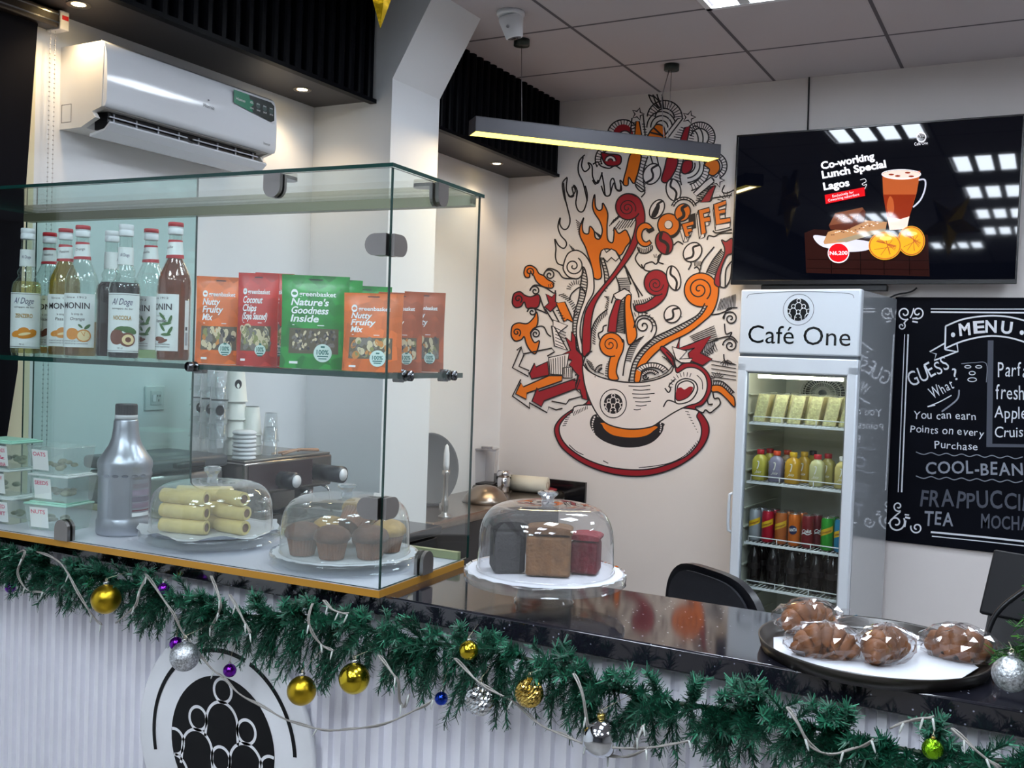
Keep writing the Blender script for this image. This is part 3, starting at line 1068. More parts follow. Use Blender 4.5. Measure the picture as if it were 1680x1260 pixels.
# drips and outlined flames
stroke(CC, [(610, 970), (575, 1010), (570, 1080), (600, 1150), (625, 1260)]); stroke(CC, [(600, 985), (590, 1040), (610, 1075), (640, 1050), (630, 1020), (655, 1040), (660, 1110), (690, 1150), (720, 1080)])
stroke(CC, [(660, 1030), (690, 1015), (710, 1040), (760, 1055), (800, 1040), (835, 1060)])
stroke(CC, [(715, 1080), (730, 1160), (740, 1225), (770, 1215), (770, 1140), (790, 1120), (810, 1190), (840, 1190), (830, 1130), (850, 1150)])
stroke(CC, [(500, 1110), (470, 1150), (480, 1230), (500, 1290)]); stroke(CC, [(500, 1115), (495, 1190), (520, 1230), (550, 1200), (540, 1160), (560, 1190), (555, 1260)])
stroke(CA, [(440, 0), (455, 120), (485, 250), (470, 310), (440, 320), (415, 285), (418, 240), (402, 300), (420, 360), (455, 400), (460, 430), (440, 452), (405, 430), (380, 388), (388, 450), (385, 510), (400, 555), (440, 570)])
stroke(CA, [(465, 60), (480, 95), (510, 90), (500, 30), (535, 55), (525, 140), (545, 195), (580, 190), (605, 100), (590, 20)])
stroke(CA, [(640, -20), (660, 10), (680, -20)]); stroke(CA, [(700, 20), (725, 85), (760, 85), (775, 30), (790, 0), (800, 40), (830, 50), (835, 0)])
stroke(CA, [(940, 10), (990, 50), (1000, 70), (975, 100)]); rays(CA, 1000, 80, 20, 70, 60, 150, 0)
# hatch behind the orange flame
for k in range(7): stroke(CA, [(525 + k * 3, 255 + k * 16), (560 + k * 3, 285 + k * 16)], 1.3)
for k in range(8): stroke(CA, [(755 + k * 14, 300 - k * 12), (790 + k * 14, 250 - k * 12)], 1.4)
for k in range(7): stroke(CA, [(780 + k * 20, 330 - k * 4), (830 + k * 18, 260 - k * 2)], 1.4)
for k in range(6): stroke(CA, [(650 + k * 9, 330 + k * 6), (690 + k * 4, 380)], 1.3)
for k in range(9): stroke(CA, [(480 + k * 14, 425 + k * 12), (505 + k * 13, 470 + k * 9)], 1.2)
fill(CA, [(655, 80), (640, 150), (652, 205), (690, 265), (708, 330), (690, 385), (660, 378), (650, 330), (622, 300), (612, 350), (578, 342), (570, 290), (580, 240), (552, 310), (555, 370), (590, 440), (610, 500), (630, 560), (650, 655), (702, 650), (690, 520), (710, 465), (760, 458), (830, 500), (872, 440), (900, 400), (885, 350), (865, 325), (820, 348), (790, 308), (788, 360), (778, 412), (745, 390), (740, 300), (745, 210), (712, 140), (705, 180), (682, 190), (660, 160)], OR)
# window star with ribbons
fill(CA, [(700, 470), (720, 455), (735, 480), (770, 455), (800, 470), (830, 510), (800, 540), (770, 515), (740, 545), (715, 520), (690, 515)], WH, False)
stroke(CA, [(800, 470), (850, 560), (920, 680), (985, 780)]); stroke(CA, [(850, 545), (900, 640), (950, 750), (960, 790)])
hatch(CA, [(695, 520), (720, 620), (725, 700), (700, 740)], [(715, 515), (745, 610), (755, 690), (730, 760)], 11)
stroke(CA, [(695, 520), (720, 620), (725, 700)]); stroke(CA, [(715, 515), (745, 610), (760, 700)])
for k in range(8): stroke(CA, [(815, 660 + k * 13), (900, 655 + k * 14)], 1.3)
stroke(CA, [(800, 640), (830, 740), (790, 770), (770, 830)]); stroke(CA, [(870, 600), (905, 700)])
fill(CA, [(785, 770), (830, 745), (860, 730), (890, 745), (910, 770), (860, 790), (840, 810), (800, 800)], WH, False)
# clouds
for pts in ([(955, 480), (935, 520), (955, 560), (990, 590), (1005, 560), (1050, 545), (1080, 560), (1110, 500), (1120, 460)], [(975, 560), (1000, 600), (1040, 610)], [(1105, 490), (1090, 540), (1130, 560)], [(1200, 430), (1230, 405), (1265, 425)], [(1430, 395), (1440, 365), (1480, 370), (1520, 350), (1600, 345)], [(1300, 600), (1320, 560), (1310, 540)], [(1340, 590), (1360, 580), (1380, 610), (1360, 630)], [(600, 780), (560, 720), (500, 760), (480, 810)], [(690, 1080), (680, 1040), (710, 1020), (715, 990), (740, 980)], [(920, 830), (935, 880), (990, 890), (1020, 900)], [(1460, 910), (1520, 900), (1600, 865)]):
    stroke(CA, pts)
rays(CA, 970, 1000, 85, 115, 190, 350, 12, 1.2); rays(CA, 1075, 530, 15, 40, 250, 330, 4, 1.2); rays(CA, 530, 740, 40, 70, 190, 300, 8, 1.2)
for k in range(6): stroke(CA, [(1340 + k * 9, 540), (1345 + k * 9, 575)], 1.2)
# tall white hatched spiral at the side
hatch(CA, [(575, 585), (560, 690), (545, 800), (515, 900), (505, 1000), (515, 1090), (545, 1170)], [(600, 600), (600, 700), (580, 810), (550, 900), (535, 1000), (545, 1090), (570, 1165)], 30)
fill(CA, [(440, 570), (470, 490), (530, 465), (590, 500), (635, 580), (650, 680), (645, 760), (600, 840), (565, 940), (555, 1050), (580, 1165), (555, 1170), (535, 1090), (530, 1000), (550, 900), (585, 800), (605, 690), (590, 600), (570, 580), (575, 620), (540, 660), (480, 650), (445, 610)], WH)
stroke(CA, [(575, 585), (560, 690), (545, 800), (515, 900), (505, 1000), (515, 1090), (545, 1170)])
swirl(CA, 508, 575, 66, 1.8, -60, 1)
# side fish-tail swirls
fill(CA, [(168, 620), (180, 580), (215, 570), (250, 590), (272, 625), (305, 640), (330, 665), (370, 690), (362, 725), (300, 715), (255, 680), (235, 640), (212, 622), (205, 650), (180, 650)], OR)
swirl(CA, 208, 612, 30, 1.4, 60, -1)
swirl(CA, 345, 635, 40, 1.6, 180, 1); stroke(CA, [(310, 620), (340, 590), (400, 610), (440, 655), (520, 660)])
rays(CA, 330, 660, 40, 60, 20, 80, 5, 1.2)
fill(CA, [(88, 810), (100, 765), (140, 750), (175, 775), (215, 785), (265, 770), (280, 800), (265, 855), (215, 865), (185, 860), (170, 820), (150, 850), (115, 860), (92, 840)], RD)
swirl(CA, 128, 800, 30, 1.3, 60, -1); swirl(CA, 245, 745, 36, 1.5, 180, 1); stroke(CA, [(210, 740), (240, 705), (310, 720), (375, 760), (385, 740)])
fill(CA, [(80, 1030), (90, 985), (130, 965), (190, 970), (235, 930), (255, 890), (265, 940), (255, 990), (215, 1040), (240, 1100), (275, 1090), (250, 1175), (215, 1160), (185, 1110), (170, 1060), (150, 1080), (110, 1090), (85, 1065)], OR)
swirl(CA, 118, 1030, 30, 1.4, 60, -1); swirl(CA, 225, 890, 34, 1.5, 180, 1); swirl(CA, 248, 1040, 36, 1.6, 180, 1)
stroke(CA, [(190, 890), (215, 860), (280, 880), (330, 900), (315, 870)]); stroke(CA, [(215, 1030), (240, 1000), (300, 990), (330, 1040), (355, 1060)])
stroke(CA, [(280, 790), (300, 850), (320, 890)]); stroke(CA, [(315, 870), (370, 960), (375, 990)]); stroke(CA, [(355, 855), (410, 960)])
fill(CA, [(320, 765), (360, 788), (388, 758), (385, 820), (412, 832), (380, 860), (350, 888), (310, 855), (340, 828)], RD, False)
hatch(CA, [(400, 770), (480, 830), (520, 930)], [(440, 760), (510, 820), (540, 900)], 12); fill(CA, [(390, 830), (450, 820), (500, 930), (505, 960), (465, 940), (445, 960)], OR, False)
hatch(CA, [(385, 870), (440, 960)], [(410, 870), (470, 960)], 5)
# big red and white S ribbons
hatch(CA, [(745, 870), (680, 930), (645, 1000), (640, 1110)], [(745, 905), (690, 960), (665, 1020), (660, 1120)], 16)
stroke(CA, [(745, 870), (680, 925), (640, 1000), (625, 1120)])
fill(CA, [(900, 78), (960, 105), (992, 170), (1002, 250), (985, 320), (945, 430), (890, 525), (800, 645), (705, 760), (655, 850), (632, 960), (630, 1060), (622, 1165), (575, 1190), (570, 1050), (578, 960), (595, 880), (640, 800), (700, 725), (780, 625), (850, 520), (905, 410), (932, 320), (938, 250), (900, 200), (860, 140)], RD)
b.poly(CA(ell(886, 165, 86, 90, 34)), mf(), RD); b.line(CA(ell(886, 165, 86, 90, 30, radians(30), radians(310))), LW, mf(), K)
b.line(CA(spiral2d(880, 175, 60, 4, -2.2, .4, 60)), 1.6, mf(), K)
# red hook
fill(CA, [(1150, 640), (1162, 720), (1140, 790), (1080, 850), (1000, 888), (950, 888), (935, 845), (1000, 830), (1060, 790), (1090, 755), (1080, 690), (1120, 640)], RD)
b.poly(CA(ell(1080, 688, 84, 88, 30)), mf(), RD); b.line(CA(ell(1080, 688, 84, 88, 30, radians(60), radians(340))), LW, mf(), K); b.line(CA(spiral2d(1075, 700, 55, 4, 2, 0, 50)), 1.6, mf(), K)
hatch(CA, [(920, 810), (1000, 800), (1050, 780)], [(930, 850), (1000, 832), (1060, 800)], 9)
# red/orange standing bars
fill(CA, [(800, 810), (838, 805), (818, 900), (803, 1030), (745, 1025), (757, 930)], RD, False)
hatch(CA, [(838, 812), (815, 920), (808, 1030)], [(862, 815), (858, 920), (860, 1040)], 20); stroke(CA, [(862, 800), (858, 920), (862, 1040)])
fill(CA, [(865, 800), (905, 775), (905, 860), (930, 960), (945, 1060), (890, 1115), (870, 1000)], OR)
hatch(CA, [(715, 780), (740, 800), (725, 860)], [(755, 780), (755, 820), (745, 880)], 7)
# white steam curl and orange curl
stroke(CA, [(925, 1000), (950, 930), (1010, 915), (1065, 950), (1080, 1020), (1040, 1090), (980, 1150), (920, 1240), (890, 1365)])
swirl(CA, 992, 985, 66, 1.7, 40, -1)
hatch(CA, [(975, 1065), (900, 1130), (865, 1230)], [(1000, 1050), (950, 1120), (905, 1235)], 14); stroke(CA, [(975, 1065), (900, 1125), (865, 1230), (850, 1330)])
fill(CA, [(1500, 690), (1507, 780), (1470, 890), (1400, 960), (1300, 1035), (1180, 1095), (1100, 1150), (1030, 1220), (985, 1290), (965, 1370), (930, 1370), (935, 1300), (960, 1230), (1020, 1150), (1100, 1090), (1200, 1040), (1300, 985), (1390, 910), (1435, 830), (1440, 740)], OR)
b.poly(CA(ell(1388, 738, 115, 116, 36)), mf(), OR); b.line(CA(ell(1388, 738, 115, 116, 36, radians(80), radians(345))), LW, mf(), K)
b.line(CA(spiral2d(1375, 735, 85, 5, -2, .9, 60)), LW, mf(), K)
hatch(CA, [(1420, 835), (1370, 905), (1280, 960), (1160, 1020), (1060, 1070), (980, 1140), (920, 1240), (895, 1370)], [(1440, 845), (1390, 920), (1300, 990), (1190, 1045), (1090, 1095), (1010, 1160), (955, 1250), (932, 1370)], 36)
stroke(CA, [(1415, 830), (1370, 905), (1280, 960), (1160, 1020), (1060, 1070), (980, 1140), (920, 1240), (893, 1370)])
hatch(CB, [(770, 280), (735, 330), (725, 410)], [(800, 270), (760, 330), (755, 420)], 9)
fill(CA, [(850, 1080), (852, 1150), (822, 1220), (805, 1300), (818, 1355), (755, 1350), (750, 1280), (765, 1200), (790, 1150), (780, 1100)], OR)
b.poly(CA(ell(770, 1115, 80, 82, 30)), mf(), OR); b.line(CA(ell(770, 1115, 80, 82, 30, radians(70), radians(350))), LW, mf(), K); b.line(CA(spiral2d(762, 1115, 52, 4, -1.7, .6, 50)), 1.7, mf(), K)
# COFFEE
C0 = (1005, 358)
outer = ell(1003, 358, 62, 82, 26, radians(45), radians(330)); inner = ell(1010, 362, 30, 46, 22, radians(330), radians(45))
fill(CA, outer + inner, OR, False)
fill(CA, [(1010, 330), (1060, 310), (1065, 325), (1030, 345)], K, False)
hatch(CA, [(955, 440), (1000, 455), (1045, 430)], [(960, 470), (1000, 485), (1045, 462)], 7); stroke(CA, [(950, 440), (965, 478), (1010, 485), (1050, 460), (1050, 430)])
b.poly(CA(ell(1170, 297, 82, 88, 30)), mf(), K)
b.poly(CA(ell(1165, 290, 75, 78, 30)), mf(), OR); b.line(CA(ell(1165, 290, 75, 78, 30)), LW, mf(), K, True)
b.poly(CA(ell(1165, 290, 30, 32, 24)), mf(), K); b.poly(CA(ell(1163, 288, 25, 27, 24)), mf(), WH)
band(CA, 1270, 190, 75, 90, 200, 340, 9)
bean(CA, 1262, 205, 52, 62, 25, OR)
bean(CA, 1135, 415, 58, 80, -18, RD)
bean(CA, 1085, 182, 45, 70, 30, WH); bean(CA, 1330, 478, 58, 72, 40, WH); bean(CA, 1200, 657, 46, 86, -14, WH); bean(CA, 1192, 905, 55, 62, 40, WH)
fill(CA, [(1050, 225), (1090, 150), (1100, 170), (1075, 230)], K)


def letter(pts, dx, dy):
    q = CA(pts)
    b.poly([(x + dx, y + dy) for x, y in q], mf(), WH); b.line([(x + dx, y + dy) for x, y in q], 1.5, mf(), K, True)
    for i in range(0, len(q)): b.line([q[i], (q[i][0] + dx, q[i][1] + dy)], 1.2, mf(), K)
    b.poly(q, mf(), OR); b.line(q, LW, mf(), K, True)


fill(CA, [(1305, 225), (1345, 210), (1350, 310), (1310, 320)], K, False)
letter([(1255, 285), (1335, 262), (1340, 290), (1290, 305), (1295, 318), (1325, 312), (1328, 335), (1300, 342), (1310, 368), (1280, 372)], -3, 9)
letter([(1370, 190), (1445, 170), (1450, 200), (1405, 215), (1410, 240), (1450, 232), (1455, 265), (1415, 272), (1425, 345), (1390, 358)], -3, 7)
letter([(1475, 150), (1560, 120), (1562, 150), (1510, 170), (1512, 190), (1555, 180), (1558, 208), (1518, 215), (1520, 250), (1590, 240), (1592, 270), (1490, 292)], -1, 9)
stroke(CA, [(1470, 330), (1500, 345), (1600, 320)]); stroke(CA, [(1345, 150), (1400, 120), (1600, 85)]); fill(CA, [(1385, 135), (1440, 50), (1490, 20), (1450, 130)], RD, False); hatch(CA, [(1350, 110), (1440, 20)], [(1385, 130), (1480, 20)], 7)
# right-hand ribbon
fill(CA, [(1530, 395), (1560, 405), (1605, 385), (1605, 480), (1570, 500), (1540, 560), (1520, 640), (1518, 715), (1480, 690), (1500, 600), (1545, 500), (1550, 450)], RD)
hatch(CA, [(1530, 460), (1470, 540), (1430, 620)], [(1550, 480), (1510, 560), (1485, 640)], 14); stroke(CA, [(1530, 455), (1465, 540), (1425, 620)]); stroke(CA, [(1480, 440), (1400, 540), (1385, 600)]); stroke(CA, [(1600, 540), (1560, 600), (1555, 720)])
stroke(CA, [(1520, 715), (1555, 720), (1590, 660), (1600, 560)])
# right-hand side waves
swirl(CA, 1592, 935, 52, 1.8, 180, 1); stroke(CA, [(1545, 940), (1570, 870), (1640, 860)]); stroke(CA, [(1550, 970), (1560, 1040), (1600, 1030), (1580, 1070)])
swirl(CA, 1590, 1120, 52, 1.8, 180, 1); stroke(CA, [(1450, 1100), (1520, 1070), (1600, 1060), (1640, 1100)]); stroke(CA, [(1545, 1180), (1555, 1230), (1620, 1250)])
for k in range(12): stroke(CA, [(1500 + k * 11, 880 - k * 2), (1525 + k * 9, 800 - k * 3)], 1.2)
for k in range(8): stroke(CA, [(1310 + k * 8, 1060 + k * 9), (1480 + k * 4, 985 + k * 14)], 1.3)
for k in range(9): stroke(CA, [(1370 + k * 12, 1200 - k * 3), (1385 + k * 12, 1120 - k * 4)], 1.3)
for k in range(5): stroke(CB, [(1460, 300 + k * 28), (1630, 330 + k * 26)], 1.5)
rays(CB, 1560, 290, 10, 50, 30, 140, 6, 1.3)
fill(CB, [(1462, 475), (1530, 475), (1590, 530), (1618, 560), (1618, 620), (1560, 560), (1510, 518), (1465, 515)], OR)
hatch(CB, [(1470, 440), (1530, 445), (1615, 520)], [(1465, 472), (1525, 470), (1600, 545)], 10); stroke(CB, [(1470, 440), (1540, 448), (1618, 522)])
stroke(CB, [(1470, 520), (1480, 560), (1510, 560), (1520, 600), (1480, 640), (1450, 660), (1420, 640), (1400, 660), (1360, 640)]); stroke(CB, [(1430, 560), (1440, 600), (1470, 600)]); rays(CB, 1500, 430, 20, 50, 190, 330, 8, 1.2)
# zigzag burst to the right of the cup
fill(CB, [(1245, 140), (1238, 215), (1310, 190), (1460, 128), (1385, 250), (1465, 290), (1400, 335), (1310, 300), (1300, 250), (1345, 215), (1250, 235), (1215, 225)], RD, False)
fill(CB, [(1190, 205), (1290, 235), (1240, 290), (1330, 285), (1310, 320), (1250, 315), (1215, 290)], WH, False)
for k in range(6): stroke(CB, [(1400 + k * 16, 250 - k * 14), (1440 + k * 12, 270 - k * 8)], 1.3)
# bursts, cubes and arrows to the left of the cup
fill(CB, [(455, 140), (495, 170), (498, 100), (525, 140), (530, 225), (572, 268), (585, 430), (610, 575), (570, 560), (555, 500), (520, 500), (540, 400), (480, 330), (500, 300), (420, 265), (490, 230)], RD, False)
for q in ([(370, 20), (470, 60), (370, 140)], [(340, 280), (480, 250), (455, 400), (350, 395)], [(440, 350), (500, 345), (500, 420), (440, 420)], [(360, 60), (380, 200), (470, 230), (380, 70)]):
    fill(CB, q, WH, False)
for k in range(7): stroke(CB, [(355 + k * 16, 290 - k * 4), (360 + k * 15, 395)], 1.3)
for k in range(6): stroke(CB, [(385, 75 + k * 22), (460 - k * 3, 110 + k * 20)], 1.3)
for k in range(4): stroke(CB, [(450 + k * 13, 352), (452 + k * 13, 415)], 1.3)
stroke(CB, [(120, 230), (150, 205), (165, 255), (360, 215), (380, 240), (330, 270)], LW, False)
stroke(CB, [(150, 210), (90, 350), (200, 410), (205, 380)], LW, False); stroke(CB, [(170, 260), (135, 340), (205, 370)], LW, False)
fill(CB, [(208, 390), (242, 318), (252, 345), (332, 308), (342, 400), (222, 428)], RD, False)
fill(CB, [(112, 530), (148, 452), (165, 482), (340, 405), (432, 405), (432, 440), (190, 525), (185, 568)], OR, False)
fill(CB, [(225, 580), (260, 488), (272, 512), (525, 425), (525, 495), (308, 578), (290, 618)], RD, False)
stroke(CB, [(148, 430), (90, 545), (210, 630), (205, 590), (330, 660), (340, 620), (390, 640), (435, 630)], LW, False)
stroke(CB, [(510, 440), (555, 430), (530, 500), (575, 545), (480, 570), (460, 600), (360, 580)], LW, False); stroke(CB, [(520, 400), (545, 400), (530, 460)], 3, False)
# halo, saucer, coaster, cup
halo = [(612, 575), (500, 640), (420, 700), (380, 770), (400, 850), (450, 920), (560, 1000), (700, 1060), (850, 1092), (1000, 1095), (1150, 1062), (1280, 1000), (1380, 920), (1435, 830), (1442, 750), (1405, 680), (1350, 625), (1400, 605), (1450, 530), (1460, 440), (1420, 365), (1350, 322), (1270, 320), (1220, 350), (1195, 270), (1130, 205), (1110, 225), (1170, 300), (1200, 400), (1000, 500), (700, 480), (585, 420)]
fill(CB, halo, RD)
sauc = [(600, 605), (500, 655), (435, 715), (412, 770), (430, 840), (490, 910), (600, 980), (740, 1030), (900, 1052), (1050, 1045), (1190, 1005), (1300, 950), (1375, 860), (1392, 770), (1360, 690), (1300, 630)]
fill(CB, sauc, WH)
for k in range(10): stroke(CB, [(505 + k * 11, 655 - k * 5), (515 + k * 10, 680 - k * 5)], 1.2)
for k in range(6): stroke(CB, [(435 + k * 6, 750 - k * 14), (460 + k * 6, 745 - k * 14)], 1.2)
for k in range(8): stroke(CB, [(1280 + k * 12, 650 + k * 20), (1305 + k * 9, 655 + k * 20)], 1.2)
stroke(CB, [(480, 880), (530, 925), (580, 950)], 1.4); stroke(CB, [(960, 1038), (1080, 1025), (1190, 1000), (1290, 945), (1350, 880)], 1.4); stroke(CB, [(715, 990), (750, 1008)], 1.4)
for k in range(7): stroke(CB, [(1290 + k * 12, 935 - k * 14), (1300 + k * 12, 950 - k * 14)], 1.2)
b.poly(CB(catmull([(625, 745), (635, 690), (670, 670), (720, 700), (1100, 725), (1130, 760), (1110, 810), (1050, 865), (960, 895), (850, 897), (740, 865), (665, 815)], True, 5)), mf(), K)
fill(CB, [(705, 745), (715, 725), (1070, 745), (1060, 790), (1000, 825), (900, 835), (790, 820), (730, 785)], OR)
for k in range(8): b.poly(CB(ell(655 - 14 * sin(k * .45), 690 + k * 16, 7 - k * .4, 7 - k * .4, 8)), mf(), WH)
for k in range(5): b.poly(CB(ell(1110 + 4 * sin(k), 735 + k * 14, 5, 5, 8)), mf(), WH)
cup = [(575, 330), (580, 420), (600, 510), (640, 610), (690, 690), (750, 740), (850, 768), (950, 772), (1050, 755), (1110, 718), (1200, 660), (1290, 615), (1370, 590), (1415, 540), (1432, 470), (1415, 400), (1360, 355), (1290, 350), (1225, 385), (1205, 340), (1180, 385), (1100, 425), (1000, 448), (900, 452), (780, 438), (680, 408), (610, 368)]
fill(CB, cup, WH)
# inside of the cup
stroke(CB, [(575, 330), (600, 260), (640, 235)]); stroke(CB, [(1205, 340), (1195, 290), (1150, 240)])
stroke(CB, [(590, 320), (620, 372), (690, 412), (800, 440), (900, 452)]); stroke(CB, [(600, 300), (640, 360), (720, 395)], 1.4)
stroke(CB, [(1195, 330), (1150, 385), (1070, 420), (980, 440)], 1.4)
band(CB, 710, 380, 25, 50, 180, 270, 6); band(CB, 1050, 420, 90, 130, 215, 330, 12, ry=.8); band(CB, 1040, 415, 40, 66, 190, 330, 9, ry=.8); swirl(CB, 1005, 412, 22, 1.3, 0, 1)
for k in range(5): stroke(CB, [(600 + k * 6, 290 + k * 14), (640 + k * 5, 320 + k * 12)], 1.2)
for k in range(6): stroke(CB, [(1120 + k * 14, 270 + k * 6), (1160 + k * 6, 300 + k * 8)], 1.2)
# handle
fill(CB, [(1212, 520), (1222, 455), (1280, 425), (1345, 445), (1365, 500), (1330, 565), (1270, 595), (1215, 590)], WH)
fill(CB, [(1222, 520), (1235, 465), (1290, 440), (1335, 460), (1338, 500), (1300, 550), (1245, 575), (1218, 565)], WH)
b.poly(CB(catmull([(1222, 500), (1250, 485), (1275, 500), (1310, 480), (1335, 490), (1300, 548), (1245, 572), (1218, 560)], True, 4)), mf(), RD)
rays(CB, 1280, 500, 90, 120, 190, 290, 9, 1.2); stroke(CB, [(1140, 490), (1165, 520), (1180, 495), (1170, 470), (1210, 430)]); stroke(CB, [(1130, 620), (1160, 575), (1215, 590)]); stroke(CB, [(1360, 400), (1395, 440), (1400, 500)], 1.4)
for k, (x0, x1) in enumerate(((890, 1040), (920, 1040), (915, 1070), (920, 1035), (935, 1045), (940, 1015), (925, 975))):
    stroke(CB, [(x0, 475 + k * 27), ((x0 + x1) / 2, 478 + k * 27), (x1, 472 + k * 27)], 1.5)
for a in ((660, 412), (1255, 0)): b.poly(CB(ell(a[0], a[1], 4, 4, 8)), mf(), K)
# badge on the cup
q = CB(ell(785, 597, 90, 98, 36)); b.poly(q, mf(), WH); b.line(q, 1.6, mf(), K, True)
cc = CB([(785, 597)])[0]
emblem(b, lambda u, v, h=0: mf()(cc[0] + u * .95, cc[1] - v * 1.03), 16.2, K, WH, wr=.08)
tag(b.build('mural', [M_mk, M_mr, M_mo, M_mw], None, (0, BY, 0)), 'painted coffee cup mural in red, orange and black on the back wall', 'mural')

# ================================================================== chalkboard
def CD(pts): return [(1420 + x / 2.8, 470 + y / 2.8) for x, y in pts]


KX0, KX1, KZ0, KZ1 = -.648, .15, .778, 1.934
t = thing('chalkboard_menu', 'black chalkboard menu with white chalk lettering on the wall beside the fridge', 'chalkboard', (KX0, BY, KZ0))
b = MB(); b.rbox((0, -.016, 0), (KX1 - KX0, -.0005, KZ1 - KZ0), .003); b.build('board', mat('chalkboard_black', '090b13', .6, ior=1.15, vary=.25, scale=5), t)
b = MB()
_c = [0]


def cf():
    _c[0] += 1
    y = -.0163 - _c[0] * .00001

    def f(px, py):
        p = at(px, py, y=BY - .016)
        return (p.x - KX0, y, p.z - KZ0)
    return f


def chalk(pts, w=1.6, m=0, smooth=True):
    q = CD(pts)
    if smooth and len(q) > 2: q = catmull(q, False, 5)
    b.line(q, w, cf(), m)


for dx, w in ((935, 1.4), (920, 2.4)): chalk([(dx, 240), (dx - 15, 580), (dx - 30, 985)], w)
for dx, w in ((0, 1.4), (16, 2.4)): chalk([(180 + dx, 220), (165 + dx, 580), (150 + dx, 945)], w)
chalk([(300, 103), (500, 104), (860, 104)], 1.6); chalk([(300, 117), (500, 119), (860, 122)], 2.6)
chalk([(300, 1128), (550, 1152), (840, 1184)], 3); chalk([(305, 1147), (550, 1172), (840, 1204)], 1.6)
for s, (ox, oy) in ((1, (0, 0)),):
    b.line(CD(spiral2d(180, 122, 32, 6, 1.3, radians(60), 36)), 2.2, cf()); b.line(CD(spiral2d(240, 120, 30, 6, -1.3, radians(120), 36)), 2.2, cf()); b.line(CD(spiral2d(166, 182, 18, 4, 1.2, radians(-60), 24)), 2, cf())
    chalk([(195, 150), (180, 165), (182, 180)], 2); chalk([(215, 160), (240, 165)], 2.6); chalk([(215, 148), (238, 145)], 2.6); chalk([(205, 145), (215, 125), (222, 100)], 2)
    b.line(CD(spiral2d(140, 1085, 42, 8, 1.4, radians(-30), 36)), 2.6, cf()); b.line(CD(spiral2d(235, 1108, 28, 6, -1.3, radians(200), 36)), 2.4, cf()); b.line(CD(spiral2d(150, 1010, 24, 5, 1.2, radians(60), 24)), 2.2, cf())
    chalk([(160, 1035), (130, 1060), (105, 1090)], 2.2); chalk([(182, 1060), (205, 1065)], 3); chalk([(180, 1048), (200, 1050)], 2.4); chalk([(185, 1075), (180, 1105)], 2.4)
chalk([(368, 182), (450, 150), (560, 135), (660, 140), (760, 165)], 2.6); chalk([(365, 285), (450, 250), (560, 228), (660, 235), (760, 265)], 2.6); chalk([(368, 182), (365, 290)], 2.6)
chalk([(365, 260), (295, 300), (325, 310), (315, 340), (425, 298), (420, 262)], 2.4, 0, False); chalk([(365, 290), (422, 300)], 2, 0, False)
b.poly(CD(ell(402, 222, 10, 11, 14)), cf()); b.poly(CD(ell(718, 212, 10, 11, 14)), cf())
for ch, x, y, a in (('M', 432, 226, -.10), ('E', 497, 215, -.07), ('N', 550, 210, .02), ('U', 620, 212, .12)):
    p = CD([(x, y), (x + 52 * cos(a), y + 52 * sin(a))]); px_text(b, ch, p[0], p[1], 20, cf(), 0, .03)
D = lambda x, y: CD([(x, y)])[0]
rh = random.Random(5)


def hand(s, p0, p1, h, m):
    """hand lettering: every letter a little off its neighbours"""
    ws = [(.30 if c == ' ' else text_data(c, .0, 3)[2] + .10) for c in s]
    L = hypot(p1[0] - p0[0], p1[1] - p0[1]); k = L / sum(ws); ux, uy = (p1[0] - p0[0]) / L, (p1[1] - p0[1]) / L
    a = 0.0
    for c, w in zip(s, ws):
        if c != ' ':
            r = rh.uniform(-.10, .10); dy = rh.uniform(-.06, .06) * h; sc = rh.uniform(.9, 1.1)
            cx, sx_ = ux * cos(r) - uy * sin(r), uy * cos(r) + ux * sin(r)
            o = (p0[0] + ux * a * k, p0[1] + uy * a * k + dy)
            f = cf()
            b.text(c, lambda u, v: f(o[0] + cx * u + sx_ * v, o[1] + sx_ * u - cx * v), h / .72 * sc, (w - .10) * k, m, .0 if m == 0 else .015)
        a += w


for s, x0, y0, x1, y1, h, m in (('GUESS', 210, 460, 395, 375, 24, 0), ('?', 412, 435, 440, 425, 22, 0), ('What', 310, 515, 412, 465, 19, 0), ('You can earn', 218, 605, 512, 612, 14, 0), ('Points on every', 205, 668, 548, 690, 13, 0), ('Purchase', 318, 742, 520, 752, 13, 0),
                                  ('Parfait', 608, 412, 790, 414, 24, 0), ('fresh', 598, 515, 735, 518, 24, 0), ('Apple', 592, 605, 745, 608, 20, 0), ('Cruise', 592, 690, 760, 692, 17, 0), ('TEA', 268, 1095, 410, 1100, 24, 1), ('COOL-BEANS', 275, 858, 770, 870, 22, 1), ('FRAPPUCCINO', 250, 1005, 860, 1030, 28, 2), ('MOCHA', 530, 1110, 760, 1120, 22, 2)):
    p0, p1 = D(x0, y0), D(x1, y1)
    hand(s, p0, p1, h, m)
chalk([(395, 500), (340, 530), (285, 552)], 1.6); chalk([(430, 475), (420, 520), (350, 575)], 2.6, 1); chalk([(285, 552), (320, 545)], 2)
for y in (248,): b.poly(CD([(562, 248), (588, 248), (582, 735), (555, 735)]), cf(), 2)
b.poly(CD([(555, 722), (800, 726), (800, 740), (555, 737)]), cf(), 2)
for cx, cy, rx, ry in ((470, 369, 14, 6), (520, 369, 14, 6), (490, 398, 14, 8), (490, 428, 20, 9)): b.line(CD(ell(cx, cy, rx, ry, 16)), 1.4, cf(), 0, True)
chalk([(440, 355), (500, 350), (555, 355), (555, 440)], 1, 1)
for y in (762, 872): chalk([(232 + 35 * k, y + (8 if k % 2 else -2) + k * 1.6) for k in range(15)], 1.5, 1)
b.build('chalk_lettering', [mat('chalk_white', 'dfe3ec', .9), mat('chalk_faint', '8a8f9c', .9), mat('chalk_smudge', '4e525e', .9)], t)

